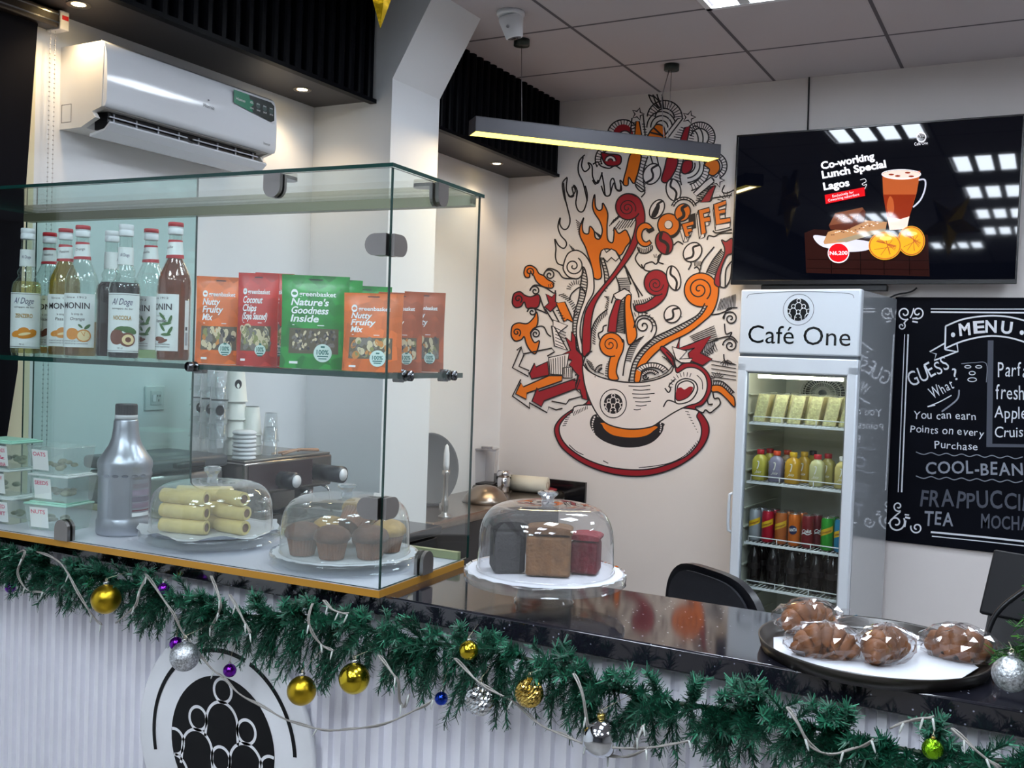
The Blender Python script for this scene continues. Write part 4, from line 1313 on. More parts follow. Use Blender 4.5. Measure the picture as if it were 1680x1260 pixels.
# ================================================================== glass display case on the counter
CO = Vector((-1.164, 1.6254, CT))
CRZ = radians(3.0)
CX, CD_ = Vector((cos(CRZ), sin(CRZ), 0)), Vector((-sin(CRZ), cos(CRZ), 0))
M_glass = clear_mat('case_glass', 'fcfffe', 1.0)
M_gback = clear_mat('case_glass_green', 'f4fdfc', 1.0)
M_gedge = mat('glass_edge', '0b332e', .2, ior=1.4)
M_clamp = mat('clamp_steel', '8e8a88', .28, 1.0)
M_rail = mat('rail_aluminium', '9c9c80', .4, .6)


def case_local(px, py, dep):
    """(along, up) in the case frame for a pixel on the plane at depth dep"""
    q = at_plane(px, py, CO + CD_ * dep, CD_) - CO
    return q.dot(CX), q.z


def case_side(px, py):
    q = at_plane(px, py, CO, CX) - CO
    return q.dot(CD_), q.z


def case_pt(x, y, z): return CO + CX * x + CD_ * y + Vector((0, 0, z))


case = thing('display_case', 'frameless glass display case on a gold-edged board with a middle shelf of bottles', 'display case', CO, CRZ)
CL, CDP, CTZ, SHZ = -1.495, .385, .864, .453
b = MB(); b.box((CL, .001, .0002), (-.001, .36, .016)); b.build('base_board', mat('case_board', 'd9d9e6', .25, coat=.2), case)
b = MB(); b.box((CL, -.0015, .0), (.0015, .001, .0145)); b.box((-.001, .001, .0), (.0015, .36, .0145)); b.build('gold_edging', mat('gold_edging', 'b98428', .35, .35), case)


def pane(name, lo, hi, axis, g=None):
    b = MB(); b.box(lo, hi)
    faces = {'z': (0, 1), 'y': (2, 4), 'x': (3, 5)}[axis]
    for i in range(6): b.mi[i] = 0 if i in faces else 1
    return b.build(name, [g or M_glass, M_gedge], case)


pane('front_glass', (CL, 0, .0165), (0, .006, CTZ - .0005), 'y')
pane('side_glass', (-.006, .0065, .0165), (0, CDP, CTZ - .0005), 'x')
pane('top_glass', (CL, -.003, CTZ), (.003, .398, CTZ + .008), 'z')
pane('middle_shelf', (CL + .004, .009, SHZ - .0115), (-.009, .342, SHZ), 'z')
pane('sliding_door', (CL + .004, .350, .0345), (-.836, .355, CTZ - .018), 'y', M_gback)
pane('sliding_door', (CL + .03, .363, .0345), (-.846, .368, CTZ - .018), 'y', M_gback)
b = MB(); b.box((CL, .345, CTZ - .024), (-.007, .375, CTZ - .0185)); b.box((CL, .345, CTZ - .0185), (-.007, .348, CTZ - .0006)); b.box((CL, .357, CTZ - .0185), (-.007, .361, CTZ - .0006)); b.box((CL, .372, CTZ - .0185), (-.007, .375, CTZ - .0006)); b.build('top_rail', M_rail, case)
b = MB(); b.box((CL, .343, .0165), (-.007, .358, .034)); b.build('bottom_rail', mat('rail_olive', 'a8ae86', .4, .4), case)


def dshape(w, h, n=10):
    """flat-topped plate with a round end pointing down; origin at the middle of the flat edge"""
    return [(-w / 2, 0), (w / 2, 0)] + [(w / 2 * cos(a), -(h - w / 2) - w / 2 * sin(a)) for a in [pi * i / n for i in range(n + 1)]]


def clamp_front(x, z, flip=1, horiz=False, w=.044, h=.05):
    b = MB()
    for y0_, y1_ in ((-.009, -.0004), (.0064, .014)):
        if horiz: b.prism(dshape(w, h), y0_, y1_, lambda u, v, k: (x + v, k, z + u))
        else: b.prism(dshape(w, h), y0_, y1_, lambda u, v, k: (x + u, k, z + v * flip))
    return recalc(b.build('glass_clamp', M_clamp, case))


def clamp_side(y, z, flip=1, horiz=False, w=.044, h=.05):
    b = MB()
    for x0_, x1_ in ((.0004, .009), (-.014, -.0064)):
        if horiz: b.prism(dshape(w, h), x0_, x1_, lambda u, v, k: (k, y - v, z + u))
        else: b.prism(dshape(w, h), x0_, x1_, lambda u, v, k: (k, y + u, z + v * flip))
    return recalc(b.build('glass_clamp', M_clamp, case))


clamp_front(-.293, CTZ - .001); clamp_side(.193, CTZ - .001)
b = MB(); b.prism(dshape(.044, .05), CTZ - .008, CTZ - .0006, lambda u, v, k: (-.293 + u, .014 - v, k)); recalc(b.build('glass_clamp', M_clamp, case))
b = MB(); b.prism(dshape(.044, .05), CTZ - .008, CTZ - .0006, lambda u, v, k: (-.014 + v, .193 + u, k)); recalc(b.build('glass_clamp', M_clamp, case))
for z in (.71, .180):
    clamp_front(-.004, z, 1, True); clamp_side(.002, z, 1, True)
clamp_side(.1795, .0166, -1); clamp_front(-.896, .0166, -1)
for y in (.0865, .276):
    b = MB(); z = SHZ - .0055
    b.cyl((.0005, y, z), (.008, y, z), .011, n=20); b.cyl((.008, y, z), (.012, y, z), .005, n=12)
    b.cyl((-.0065, y, z), (-.012, y, z), .012, n=20); b.cyl((-.012, y, z + .009), (-.036, y, z + .009), .0045, n=10); b.cyl((-.012, y, z - .0095), (-.036, y, z - .0095), .005, n=10)
    b.build('shelf_pin', mat('pin_chrome', '6e7074', .2, 1.0), case)
xs, zs = case_local(315, 603, 0)
b = MB(); z = SHZ - .0055
b.cyl((xs, -.0005, z), (xs, -.012, z), .011, n=20); b.cyl((xs, .0065, z), (xs, .0085, z), .012, n=20); b.cyl((xs + .004, .0065, z - .0100), (xs + .004, .04, z - .0100), .005, n=10)
b.build('shelf_pin', MATS['pin_chrome'], case)

# ------------------------------------------------------------------ syrup bottles
M_bglass = clear_mat('bottle_glass', 'f4faf8', 1.6, .03, 'd8e4e4')
M_caps = mat('cap_white', 'dfe6ea', .35)
M_label = mat('bottle_label', 'e2ebea', .5)
M_lred = mat('label_red', 'b3202c', .5)
M_lblue = mat('label_blue', '2a3560', .5)
M_leaf = mat('label_leaf', '3f6b34', .5)
M_gold = mat('label_gold', 'b8923a', .4, .4)


def liquid(name, c, tr):
    return clear_mat('liquid_' + name, tr, .3, .20, c)


LQ = {'cream': liquid('cream', 'd9cf9a', 'efe8bc'), 'olive': liquid('olive', 'a07c08', 'e8ca4c'), 'water': liquid('water', 'c9d2a8', 'eef2d0'), 'amber': liquid('amber', '8a3408', 'd08c42'),
      'darkred': liquid('darkred', '4a0a14', '5c141e'), 'cola': liquid('cola', '1c0c0c', '3c1a14'), 'brown': liquid('brown', 'a8702c', 'e8c488')}


def wrapf(r, z0=0.0):
    return lambda u, v, e=0.0: ((r + e) * sin(u / r), -(r + e) * cos(u / r), z0 + v)


def fruit(b, f, kind):
    D = lambda cx, cy, rx, ry, m, e, rot=0.0: b.disc(cx, cy, rx, ry, lambda u, v: f(u, v, e), m, rot)
    if kind == 'orange':
        D(-.008, .036, .012, .011, 3, .0009); D(.012, .033, .013, .012, 3, .0011); D(.012, .033, .0105, .0095, 4, .0013)
        for k in range(4): b.line([(.012, .033), (.012 + .009 * cos(k * .8 - .3), .033 + .009 * sin(k * .8 - .3))], .0009, lambda u, v: f(u, v, .0015), 3)
        D(.018, .050, .007, .003, 5, .0010, .7); D(.006, .051, .005, .002, 5, .0010, 2.4)
    elif kind == 'nut':
        D(.012, .048, .013, .006, 5, .0008, -.3); D(-.004, .049, .010, .005, 5, .0008, .4)
        D(-.008, .036, .012, .013, 6, .0009); D(.009, .032, .013, .012, 6, .0011); D(.010, .032, .0095, .009, 4, .0013); D(.010, .032, .0045, .0045, 6, .0015)
    elif kind == 'ginger':
        for i, (cx, cy, rx) in enumerate(((-.010, .036, .012), (.006, .034, .016), (0, .042, .009), (.014, .039, .008))): D(cx, cy, rx, .006, 3, .0009 + i * .0001, .2)
        D(.002, .036, .010, .0025, 4, .0015, .2)
    elif kind == 'bean':
        for i in range(4): D(-.010 + .008 * i, .034 + .004 * (i % 2), .009, .006, 6, .0009 + i * .0001, i * .9)
    else:
        for k in range(6): D(.012 + .008 * sin(k * 2.1), .040 + k * .0065, .009, .0026, 5, .0009 + k * .0001, k * 1.1)
        D(-.002, .032, .012, .004, 6, .0010); D(.006, .028, .010, .003, 6, .0011, .3)


def bottle(x, y, kind, liq, level, pic, delta, label, sub='', h=1.0):
    p = case_pt(x, y, SHZ + .0005)
    a = atan2(-p.y, -p.x) + pi / 2 - radians(delta)
    t = thing('syrup_bottle', label, 'syrup bottle', p, a, 'syrup bottles on the glass shelf')
    M = Matrix.Scale(h, 4)
    if kind == 'monin':
        R = .0385
        prof = [(.034, 0), (.0375, .005), (R, .012), (R, .158), (.0392, .162), (.0392, .176), (R, .180), (R, .190), (.035, .205), (.026, .225), (.0195, .240), (.0165, .262), (.0150, .282), (.0148, .302)]
    else:
        R = .0365
        prof = [(.033, 0), (.0355, .005), (R, .012), (R, .172), (.034, .185), (.026, .194), (.0205, .203), (.0235, .210), (.0235, .216), (.0185, .224), (.0165, .245), (.0155, .285), (.0148, .302)]
    b = MB(); b.shell(prof, 28, M=M); b.lathe([(.0001, .0005), (.034, .0006)], 28, M=M); b.build('glass_bottle', M_bglass, t)
    lp = []
    for i, (r, z) in enumerate(prof):
        if z <= level: lp.append((r - .003, z + .005 if i == 0 else z + .001))
        else:
            r0, z0 = prof[i - 1]; k = (level - z0) / (z - z0); lp.append((r0 + (r - r0) * k - .003, level)); break
    b = MB(); b.lathe(lp, 28, M=M); b.build('liquid', LQ[liq], t)
    b = MB(); b.lathe([(.0165, .299), (.0172, .300), (.0172, .312), (.0165, .3125), (.0165, .3145), (.0172, .315), (.0172, .325), (.0160, .327), (.0001, .327)], 28, M=M)
    if kind == 'monin': b.lathe([(.0175, .317), (.0176, .3245), (.0168, .3272)], 28, 1, M=M)
    b.build('cap', [M_caps, M_lred], t)
    mats = [M_label, M_ink, M_lred, mat('label_orange', 'd58a28', .5), mat('label_pale', 'ecd9a4', .5), M_leaf, mat('label_brown', '6e3a26', .5), M_lblue, M_gold]
    f = wrapf(R + .0006)
    b = MB(); z0, z1 = (.026, .158) if kind == 'monin' else (.018, .160)
    half = R * radians(72)
    S_ = [(-half + 2 * half * i / 18) for i in range(19)]

    def sheet(f_, us, za, zb, m, e=0.0):
        b.add([f_(u, za(u) if callable(za) else za, e) for u in us] + [f_(u, zb(u) if callable(zb) else zb, e) for u in us], [(i, i + 1, len(us) + i + 1, len(us) + i) for i in range(len(us) - 1)], m, True, M)
    sheet(f, S_, z0, z1, 0)
    ft = lambda e: (lambda u, v: M @ Vector(f(u, v, e)))
    fz = lambda u, v, e=0: M @ Vector(f(u, v, e))
    if kind == 'monin':
        b.text('MONIN', ft(.0008), .022, w=.068, m=1, bold=.02, center=False) if 0 else b.text('MONIN', lambda u, v: ft(.0008)(u, v + .121), .021, w=.066, m=1, bold=.015, center=True)
        b.text('Since 1912', lambda u, v: ft(.0008)(u, v + .146), .007, w=.05, m=1, center=True)
        b.text(sub, lambda u, v: ft(.0008)(u + .004, v + .092), .011, w=.034, m=1, center=True, shear=.2)
        b.text('le sirop de', lambda u, v: ft(.0008)(u + .004, v + .105), .008, w=.026, m=1, center=True)
        fruit(b, lambda u, v, e=0: fz(u * 1.35 + .004, v * 1.3 + .012, e), pic)
        for k in range(2): b.text('prepared syrup concentrate', lambda u, v: ft(.0008)(u, v + .040 - k * .006), .005, w=.06, m=1, center=True)
        b.build('label', mats, t)
        b = MB(); fn_ = wrapf(.0185); us = [(-.045 + .09 * i / 16) for i in range(17)]
        rr = lambda z: .0195 - (z - .24) * .105
        g = lambda u, v, e=0.0: ((rr(v) + .0009 + e) * sin(u / .0185), -(rr(v) + .0009 + e) * cos(u / .0185), v)
        sheet(g, us, .243, .285, 0); sheet(g, us, .243, lambda u: .250 + .06 * u * .9, 2, .0004); sheet(g, us, lambda u: .280 + .06 * u, .286, 2, .0004)
        b.text(sub, lambda u, v: M @ Vector(g(u, v + .265 + u * .1, .0006)), .009, w=.024, m=1, center=True)
        b.build('neck_label', mats, t)
    else:
        b.text('Al Doge', lambda u, v: ft(.0008)(u - .002, v + .132), .022, w=.048, m=7, bold=.0, center=True, shear=.25)
        b.text('sciroppo da bar', lambda u, v: ft(.0008)(u, v + .121), .006, w=.05, m=1, center=True)
        b.text(sub, lambda u, v: ft(.0008)(u, v + .096), .014, w=.042, m=8, bold=.02, center=True)
        fruit(b, lambda u, v, e=0: fz(u * 1.45, v * 1.4 + .004, e), pic)
        sheet(f, S_, z1 - .004, z1 - .003, 1, .0005); sheet(f, S_, z0 + .003, z0 + .004, 1, .0005)
        b.text('70 cl', lambda u, v: ft(.0008)(u - .004, v + .026), .006, w=.012, m=1, center=True)
        b.build('label', mats, t)
        b = MB(); us = [(-.05 + .1 * i / 16) for i in range(17)]; rr = lambda z: .0178 - (z - .23) * .03
        g = lambda u, v, e=0.0: ((rr(v) + .0009 + e) * sin(u / .0185), -(rr(v) + .0009 + e) * cos(u / .0185), v)
        sheet(g, us, .229, .272, 0); b.text('Al Doge', lambda u, v: M @ Vector(g(u, v + .249, .0006)), .011, w=.022, m=7, center=True)
        b.build('neck_label', mats, t)
    if kind == 'monin' and delta > 40:
        b = MB(); f2 = wrapf(R + .0006); us = [R * radians(95 + 3 * i) for i in range(8)]
        sheet(f2, us, .03, .145, 0); sheet(f2, us[1:5], .075, .083, 1, .0005); sheet(f2, us[1:6], .04, .07, 9, .0005)
        b.build('back_label', mats + [mat('label_grey', 'a9aeb2', .5)], t)
    return t


for (px, dep, kind, liq, lev, pic, dl, lab, sub) in (
        (44, .10, 'doge', 'cream', .19, 'ginger', 10, 'pale cream syrup bottle with a ginger label, first of the row by the window blind', 'ZENZERO'),
        (80, .185, 'monin', 'brown', .022, 'bean', 10, 'nearly empty red-capped syrup bottle behind the yellow syrup bottle', 'Hazelnut'),
        (106, .125, 'monin', 'olive', .262, 'ginger', 12, 'red-capped syrup bottle full of golden yellow syrup', 'Passion'),
        (134, .085, 'monin', 'brown', .09, 'orange', 20, 'clear red-capped syrup bottle with oranges on its label and a little brown syrup', 'Orange'),
        (182, .185, 'doge', 'darkred', .195, 'nut', -75, 'white-capped bottle of dark red syrup behind the hazelnut syrup bottle', 'AMARENA'),
        (205, .09, 'doge', 'cola', .185, 'nut', 8, 'dark syrup bottle with green hazelnuts on its label', 'NOCCIOLA'),
        (246, .172, 'monin', 'water', .035, 'leaf', 48, 'nearly empty clear syrup bottle between the hazelnut and the amber bottles', 'Vanilla'),
        (286, .085, 'monin', 'amber', .285, 'leaf', 55, 'amber brown syrup bottle at the end of the row beside the snack pouches', 'Vanille')):
    bottle(case_local(px, 480, dep)[0], dep, kind, liq, lev, pic, dl, lab, sub)


# ------------------------------------------------------------------ snack pouches
def poly_mat(name, c, var=.22):
    if name in MATS: return MATS[name]
    m = mat(name, c, .38, coat=.15)
    nt = m.node_tree; bs = nt.nodes['Principled BSDF']
    tc = nt.nodes.new('ShaderNodeTexCoord'); vo = nt.nodes.new('ShaderNodeTexVoronoi'); vo.inputs['Scale'].default_value = 42
    nt.links.new(tc.outputs['Object'], vo.inputs['Vector'])
    hs = nt.nodes.new('ShaderNodeSeparateColor'); nt.links.new(vo.outputs['Color'], hs.inputs[0])
    ra = nt.nodes.new('ShaderNodeValToRGB'); col = rgb(c)
    ra.color_ramp.elements[0].color = tuple(k * (1 - var) for k in col[:3]) + (1,)
    ra.color_ramp.elements[1].color = tuple(min(1, k * (1 + var) + .01) for k in col[:3]) + (1,)
    nt.links.new(hs.outputs[0], ra.inputs['Fac']); nt.links.new(ra.outputs['Color'], bs.inputs['Base Color'])
    return m


PO, PRD, PG = poly_mat('pouch_orange', 'd9681c'), poly_mat('pouch_red', 'bc261c'), poly_mat('pouch_green', '12862e', .35)
POB = poly_mat('pouch_copper', 'a34716')
PM = [M_whitepaint, mat('pouch_badge', 'cfe3de', .5), mat('badge_teal', '1d6f68', .5), mat('nut_pale', 'd2c4a2', .6), mat('nut_grey', '77706a', .6), mat('nut_dark', '3a3438', .6), mat('nut_green', '8a8a52', .6), mat('nut_orange', 'c8823a', .6), mat('window_film', '6a5f50', .25)]


def pouch(px0, px1, ytop, dep, m, lines, turn, label, thick=.05, win='mix', logo=True):
    x0, x1 = case_local(px0, 560, dep)[0], case_local(px1, 560, dep)[0]
    xm = (x0 + x1) / 2; zt = case_local((px0 + px1) / 2, ytop, dep)[1]
    p = case_pt(xm, dep, SHZ + .0008)
    view = atan2(-p.y, -p.x) + pi / 2
    dist = Vector((p.x, p.y, 0)).length
    w = abs(px1 - px0) / FPX * dist * 1.06 / max(.5, cos(radians(turn))); h = zt - SHZ
    t = thing('snack_pouch', label, 'snack pouch', p, view - radians(turn), 'snack pouches on the glass shelf')
    def th(u, v):  # u -1..1, v 0..1
        s = max(0.0, 1 - (v / .92)) ** .55 if v < .92 else 0.0
        k = 1 - abs(u) ** 4 * .9
        return thick / 2 * s * k + .0012
    b = MB(); nu, nv = 14, 16
    wid = lambda v: w / 2 * (1 - .03 * sin(pi * v))
    for sgn in (-1, 1):
        vs = [((-1 + 2 * i / nu) * wid(j / nv), sgn * th(-1 + 2 * i / nu, j / nv), h * j / nv) for j in range(nv + 1) for i in range(nu + 1)]
        fs = []
        for j in range(nv):
            for i in range(nu):
                q = (j * (nu + 1) + i, j * (nu + 1) + i + 1, (j + 1) * (nu + 1) + i + 1, (j + 1) * (nu + 1) + i)
                fs.append(q if sgn < 0 else q[::-1])
        b.add(vs, fs, 0, True)
    k = nu + 1; o0 = 0; o1 = k * (nv + 1)
    side = []
    vsf = [(( -1 + 2 * i / nu) * wid(0), -th(-1 + 2 * i / nu, 0), 0) for i in range(nu + 1)] + [((1 - 2 * i / nu) * wid(0), th(1 - 2 * i / nu, 0), 0) for i in range(nu + 1)]
    b.add(vsf, [tuple(range(len(vsf) - 1, -1, -1))], 0)
    for s in (-1, 1):
        vs = [(s * wid(j / nv), -th(1, j / nv), h * j / nv) for j in range(nv + 1)] + [(s * wid(j / nv), th(1, j / nv), h * j / nv) for j in range(nv + 1)]
        b.add(vs, [(j, j + 1, nv + 1 + j + 1, nv + 1 + j) for j in range(nv)], 0)
    b.build('bag', m, t)
    F = lambda e: (lambda u, v: (u * wid(v) , -th(u, v) - e, v * h))   # u in -1..1, v in 0..1
    b = MB(); asp = (w / 2) / h
    b.line([(x, .80 + (y - .80) * asp) for x, y in ell(-.62, .80, .09, .09, 16)], .028, F(.0008), 0, True)
    b.text('greenbasket', lambda u, v: F(.0008)(-.48 + u, .775 + v * 1.0), .07, w=1.1, m=0, bold=.02)
    b.build('brand_lettering', PM, t)
    b = MB()
    for i, s in enumerate(lines):
        b.text(s, lambda u, v: F(.0008)(-.72 + u, .675 - i * .088 + v), .105, w=min(1.25, .14 * len(s)), m=0, bold=.025, shear=.6)
    b.poly([(-.66, .46), (.3, .46), (.3, .468), (-.66, .468)], F(.0007), 0)
    b.build('title_lettering', PM, t)
    b = MB(); b.line([(-.2, .955), (.2, .955)], .012, F(.0006), 5); b.build('hang_slot', PM, t)
    b = MB(); b.poly([(-.7, .05), (-.45, .05), (-.45, .075), (-.7, .075)], F(.0008), 0); b.build('weight_mark', PM, t)
    b = MB()
    gw = [(-.74 + 1.48 * i / 12, .16 + .27 * j / 8) for j in range(9) for i in range(13)]
    b.add([F(.0006)(u, v) for u, v in gw], [(j * 13 + i, j * 13 + i + 1, (j + 1) * 13 + i + 1, (j + 1) * 13 + i) for j in range(8) for i in range(12)], 8)
    rnd = random.Random(len(label))
    cols = {'mix': (3, 4, 5, 3, 7, 6), 'chips': (3, 4, 3, 6), 'seed': (3, 4, 4, 5)}[win]
    for i in range(46 if win != 'seed' else 90):
        r = rnd.uniform(.05, .13) if win != 'seed' else rnd.uniform(.03, .05)
        cx, cy_ = rnd.uniform(-.64, .64), rnd.uniform(.2, .4)
        b.poly(ell(cx, cy_, r * (1.6 if win == 'chips' else 1), r * .42, 9, rot=rnd.uniform(-1, 1) * .3), F(.0009 + i * .00001), rnd.choice(cols))
    b.build('window', PM, t)
    b = MB()
    asp = (w / 2) / h
    b.disc(.28, .17, .27, .27 * asp, F(.0018), 1, n=26)
    b.text('100%', lambda u, v: F(.0022)(.28 + u, .155 + v), .07, w=.36, m=2, bold=.03, center=True)
    b.line([(.12, .135), (.44, .135)], .014, F(.0022), 2); b.line([(.16, .11), (.40, .11)], .012, F(.0022), 2); b.line([(.22, .235), (.34, .235)], .02, F(.0022), 2)
    b.build('badge', PM, t)
    return t


pouch(326, 396, 455, .10, PO, ('Nutty', 'Fruity', 'Mix'), 8, 'orange snack pouch next to the amber syrup bottle')
pouch(393, 452, 449, .09, PRD, ('Coconut', 'Chips', '(Soya Sauced)'), 14, 'front red snack pouch between the orange and the green ones', win='chips')
pouch(420, 477, 449, .165, PRD, ('Coconut', 'Chips', 'sauced'), 4, 'red snack pouch tucked behind the front red one', win='chips')
pouch(466, 567, 453, .075, PG, ("Nature's", 'Goodness', 'Inside'), 4, 'large green snack pouch in front of the other green ones', win='seed')
pouch(500, 589, 459, .140, PG, ("Nature's", 'Goodness', 'Inside'), 0, 'green snack pouch behind the large green one', .04, win='seed')
pouch(560, 638, 470, .225, PG, ("Nature's", 'Goodness', 'Inside'), 0, 'green snack pouch hidden behind the front orange one', .04, win='seed')
pouch(567, 657, 482, .062, PO, ('Nutty', 'Fruity', 'Mix'), 14, 'orange snack pouch standing nearest the glass corner')
pouch(622, 691, 481, .165, POB, ('Nutty', 'Fruity', 'Mix'), -4, 'copper orange snack pouch behind the one at the glass corner', .04)
pouch(664, 727, 480, .262, POB, ('Nutty', 'Fruity', 'Mix'), -4, 'last copper orange snack pouch at the far end of the shelf', .04)

# ================================================================== cake stands
M_acryl = clear_mat('acrylic', 'f8fafb', 1.3, .06, 'e4e8ec')
M_dome = clear_mat('dome_plastic', 'fafafb', 1.3, .06, 'd8d4d0')
M_dome2 = clear_mat('dome_plastic_milky', 'f8f9f9', 1.3, .12, 'd2d0c8')
M_knob = clear_mat('knob_crystal', 'eef2f6', 2.2, .22, 'f4f6fa', f0=.10)
M_paper = mat('doily_paper', 'd0d3da', .7)
M_roll = mat('roll_pastry', 'e2cc84', .5, vary=.1, scale=40)
M_rollin = mat('roll_filling', '7a5238', .8)
VR = Vector((CR.x, CR.y, 0)).normalized()       # the customer's right
VF = Vector((CF.x, CF.y, 0)).normalized()


def stand(loc, plate_z, plate_r, dome_r, dome_top, knob_top, label, foot_r=.05, doily=1.0, crumple=False, dmat=None):
    """heights are above the stand's foot"""
    t = thing('cake_stand', label, 'cake stand', loc)
    b = MB(); b.shell([(foot_r, 0), (foot_r + .004, .003), (foot_r, .006), (foot_r * .96, plate_z - .012)], 40); b.shell([(foot_r * .9, .002), (foot_r * .9, plate_z - .012)], 40); b.build('foot', M_acryl, t)
    b = MB(); r = plate_r
    b.shell([(foot_r * .9, plate_z - .011), (r * .8, plate_z - .010), (r * .96, plate_z - .014), (r, plate_z - .022)], 56); b.shell([(r, plate_z - .022), (r + .003, plate_z - .020), (r + .002, plate_z - .006), (r, plate_z), (r * .9, plate_z - .004), (.001, plate_z - .004)], 56)
    b.build('plate', M_acryl, t)
    b = MB(); n = 72
    vs = [(0, 0, plate_z - .0025)]
    for j, rr in enumerate((.5, .85, 1.0)):
        for i in range(n):
            a = 2 * pi * i / n
            wob = (1 + (.02 * sin(a * 24) if j == 2 else 0)) + (.03 * sin(a * 5 + 1) * (j == 2) if crumple else 0)
            zz = plate_z - .0022 + (.0012 * (1 + sin(a * 36)) if j == 2 else 0) + (.006 * (1 + sin(a * 7)) * (j == 2) if crumple else 0)
            vs.append((r * doily * rr * wob * cos(a), r * doily * rr * wob * sin(a), zz))
    fs = [(0, 1 + i, 1 + (i + 1) % n) for i in range(n)]
    for j in range(2): fs += [(1 + j * n + i, 1 + j * n + (i + 1) % n, 1 + (j + 1) * n + (i + 1) % n, 1 + (j + 1) * n + i)[::-1] for i in range(n)]
    b.add(vs, fs, 0, True); recalc(b.build('paper_doily', M_paper, t))
    H = dome_top - plate_z; R = dome_r
    b = MB(); prof = [(R + .002, plate_z + .0015), (R, plate_z + .004), (R * .985, plate_z + H * .45), (R * .95, plate_z + H * .68), (R * .87, plate_z + H * .84), (R * .74, plate_z + H * .94), (R * .55, plate_z + H * .985), (R * .3, plate_z + H), (.012, plate_z + H)]
    b.shell([tuple(p) for p in catmull(prof, False, 3)], 56)
    dm = b.build('dome', dmat or M_dome, t)
    b = MB(); k = knob_top - dome_top
    b.lathe([(.013, dome_top), (.013, dome_top + k * .12), (.0115, dome_top + k * .3), (.014, dome_top + k * .5), (.021, dome_top + k * .72), (.021, dome_top + k * .88), (.015, dome_top + k * .97), (.001, dome_top + k * .93)], 14, smooth=False)
    b.build('knob', M_knob, dm)
    return t


BASE = .0165
SA = case_pt(-.600, .178, BASE); SB = case_pt(-.208, .178, BASE)
stand(SA, .034, .166, .146, .150, .187, 'covered cake stand of rolled pastries beside the silver bottle', .07, .99, True, M_dome2)
stand(SB, .026, .166, .146, .153, .178, 'covered cake stand of muffins in the glass case corner', .07, .97, False, M_dome2)
SCN = Vector((-.879, 1.800, CT + .0005))
stand(SCN, .066, .162, .139, .201, .226, 'covered cake stand of loaf slices on the bare stone counter', .0575, 1.0)


def roll(c, ang, L=.125, r=.0175, label='', slope=0.0):
    t = thing('rolled_pastry', label, 'pastry', c, ang, 'rolled pastries under the dome')
    b = MB(); n = 20; M = Matrix.Rotation(-slope, 4, 'Y')
    rr = lambda a, s: r * (1 + .05 * sin(3 * a + s * 40 + ang))
    pts = []
    for s in (-L / 2, -L / 2 + .004, -L / 4, 0, L / 4, L / 2 - .004, L / 2):
        e = .93 if abs(abs(s) - L / 2) < 1e-6 else 1.0
        pts.append([(s, e * rr(2 * pi * j / n, s) * cos(2 * pi * j / n), e * rr(2 * pi * j / n, s) * sin(2 * pi * j / n)) for j in range(n)])
    vs = [p for ring in pts for p in ring]
    fs = [(i * n + j, i * n + (j + 1) % n, (i + 1) * n + (j + 1) % n, (i + 1) * n + j) for i in range(len(pts) - 1) for j in range(n)]
    b.add(vs, fs, 0, True, M)
    for s in (-1, 1):
        b.add([(s * L / 2, .93 * r * cos(2 * pi * j / n), .93 * r * sin(2 * pi * j / n)) for j in range(n)] + [(s * L / 2, .6 * r * cos(2 * pi * j / n), .6 * r * sin(2 * pi * j / n)) for j in range(n)], [(j, (j + 1) % n, n + (j + 1) % n, n + j) for j in range(n)], 0, False, M)
    recalc(b.build('crust', M_roll, t))
    b = MB()
    for s in (-1, 1): b.add([(s * (L / 2 - .002), .62 * r * cos(2 * pi * j / n), .62 * r * sin(2 * pi * j / n)) for j in range(n)], [tuple(range(n))], 0, False, M)
    b.build('filling', M_rollin, t)
    return t


va = atan2(VR.y, VR.x)
place = lambda s, a, f, z: s + VR * a + VF * f + Vector((0, 0, z))
z0 = .034 + .0165
for i, (lab) in enumerate(('lowest', 'middle', 'topmost')):
    roll(place(SA, -.045, -.066, z0 + i * .0345), va - .22 - .03 * i, .118, label='%s of the three pale pastry rolls stacked at the front of the dome' % lab)
for i, (lab) in enumerate(('lowest', 'middle', 'topmost')):
    roll(place(SA, .062, -.045, z0 + i * .0345), va - (.5, .42, .65)[i], .088, .0175, label='%s of the shorter pastry rolls stacked toward the knob side of the dome' % lab)
for i, (lab) in enumerate(('lowest', 'middle', 'upper')):
    roll(place(SA, -.02, .005, z0 + i * .0345), va + .1, .13, label='%s pastry roll in the pile behind the front three' % lab)
roll(place(SA, -.005, .052, z0), va - .05, .13, label='pastry roll at the back of the plate under the dome')

M_mufcup = mat('muffin_paper', '7a4a30', .8, vary=.2, scale=60)
M_muftop = mat('muffin_top', 'b08a48', .6, vary=.25, scale=35, bump=.4, bump_scale=60)
M_mufdark = mat('muffin_chocolate', '5e3826', .7, vary=.25, scale=35, bump=.4, bump_scale=60)


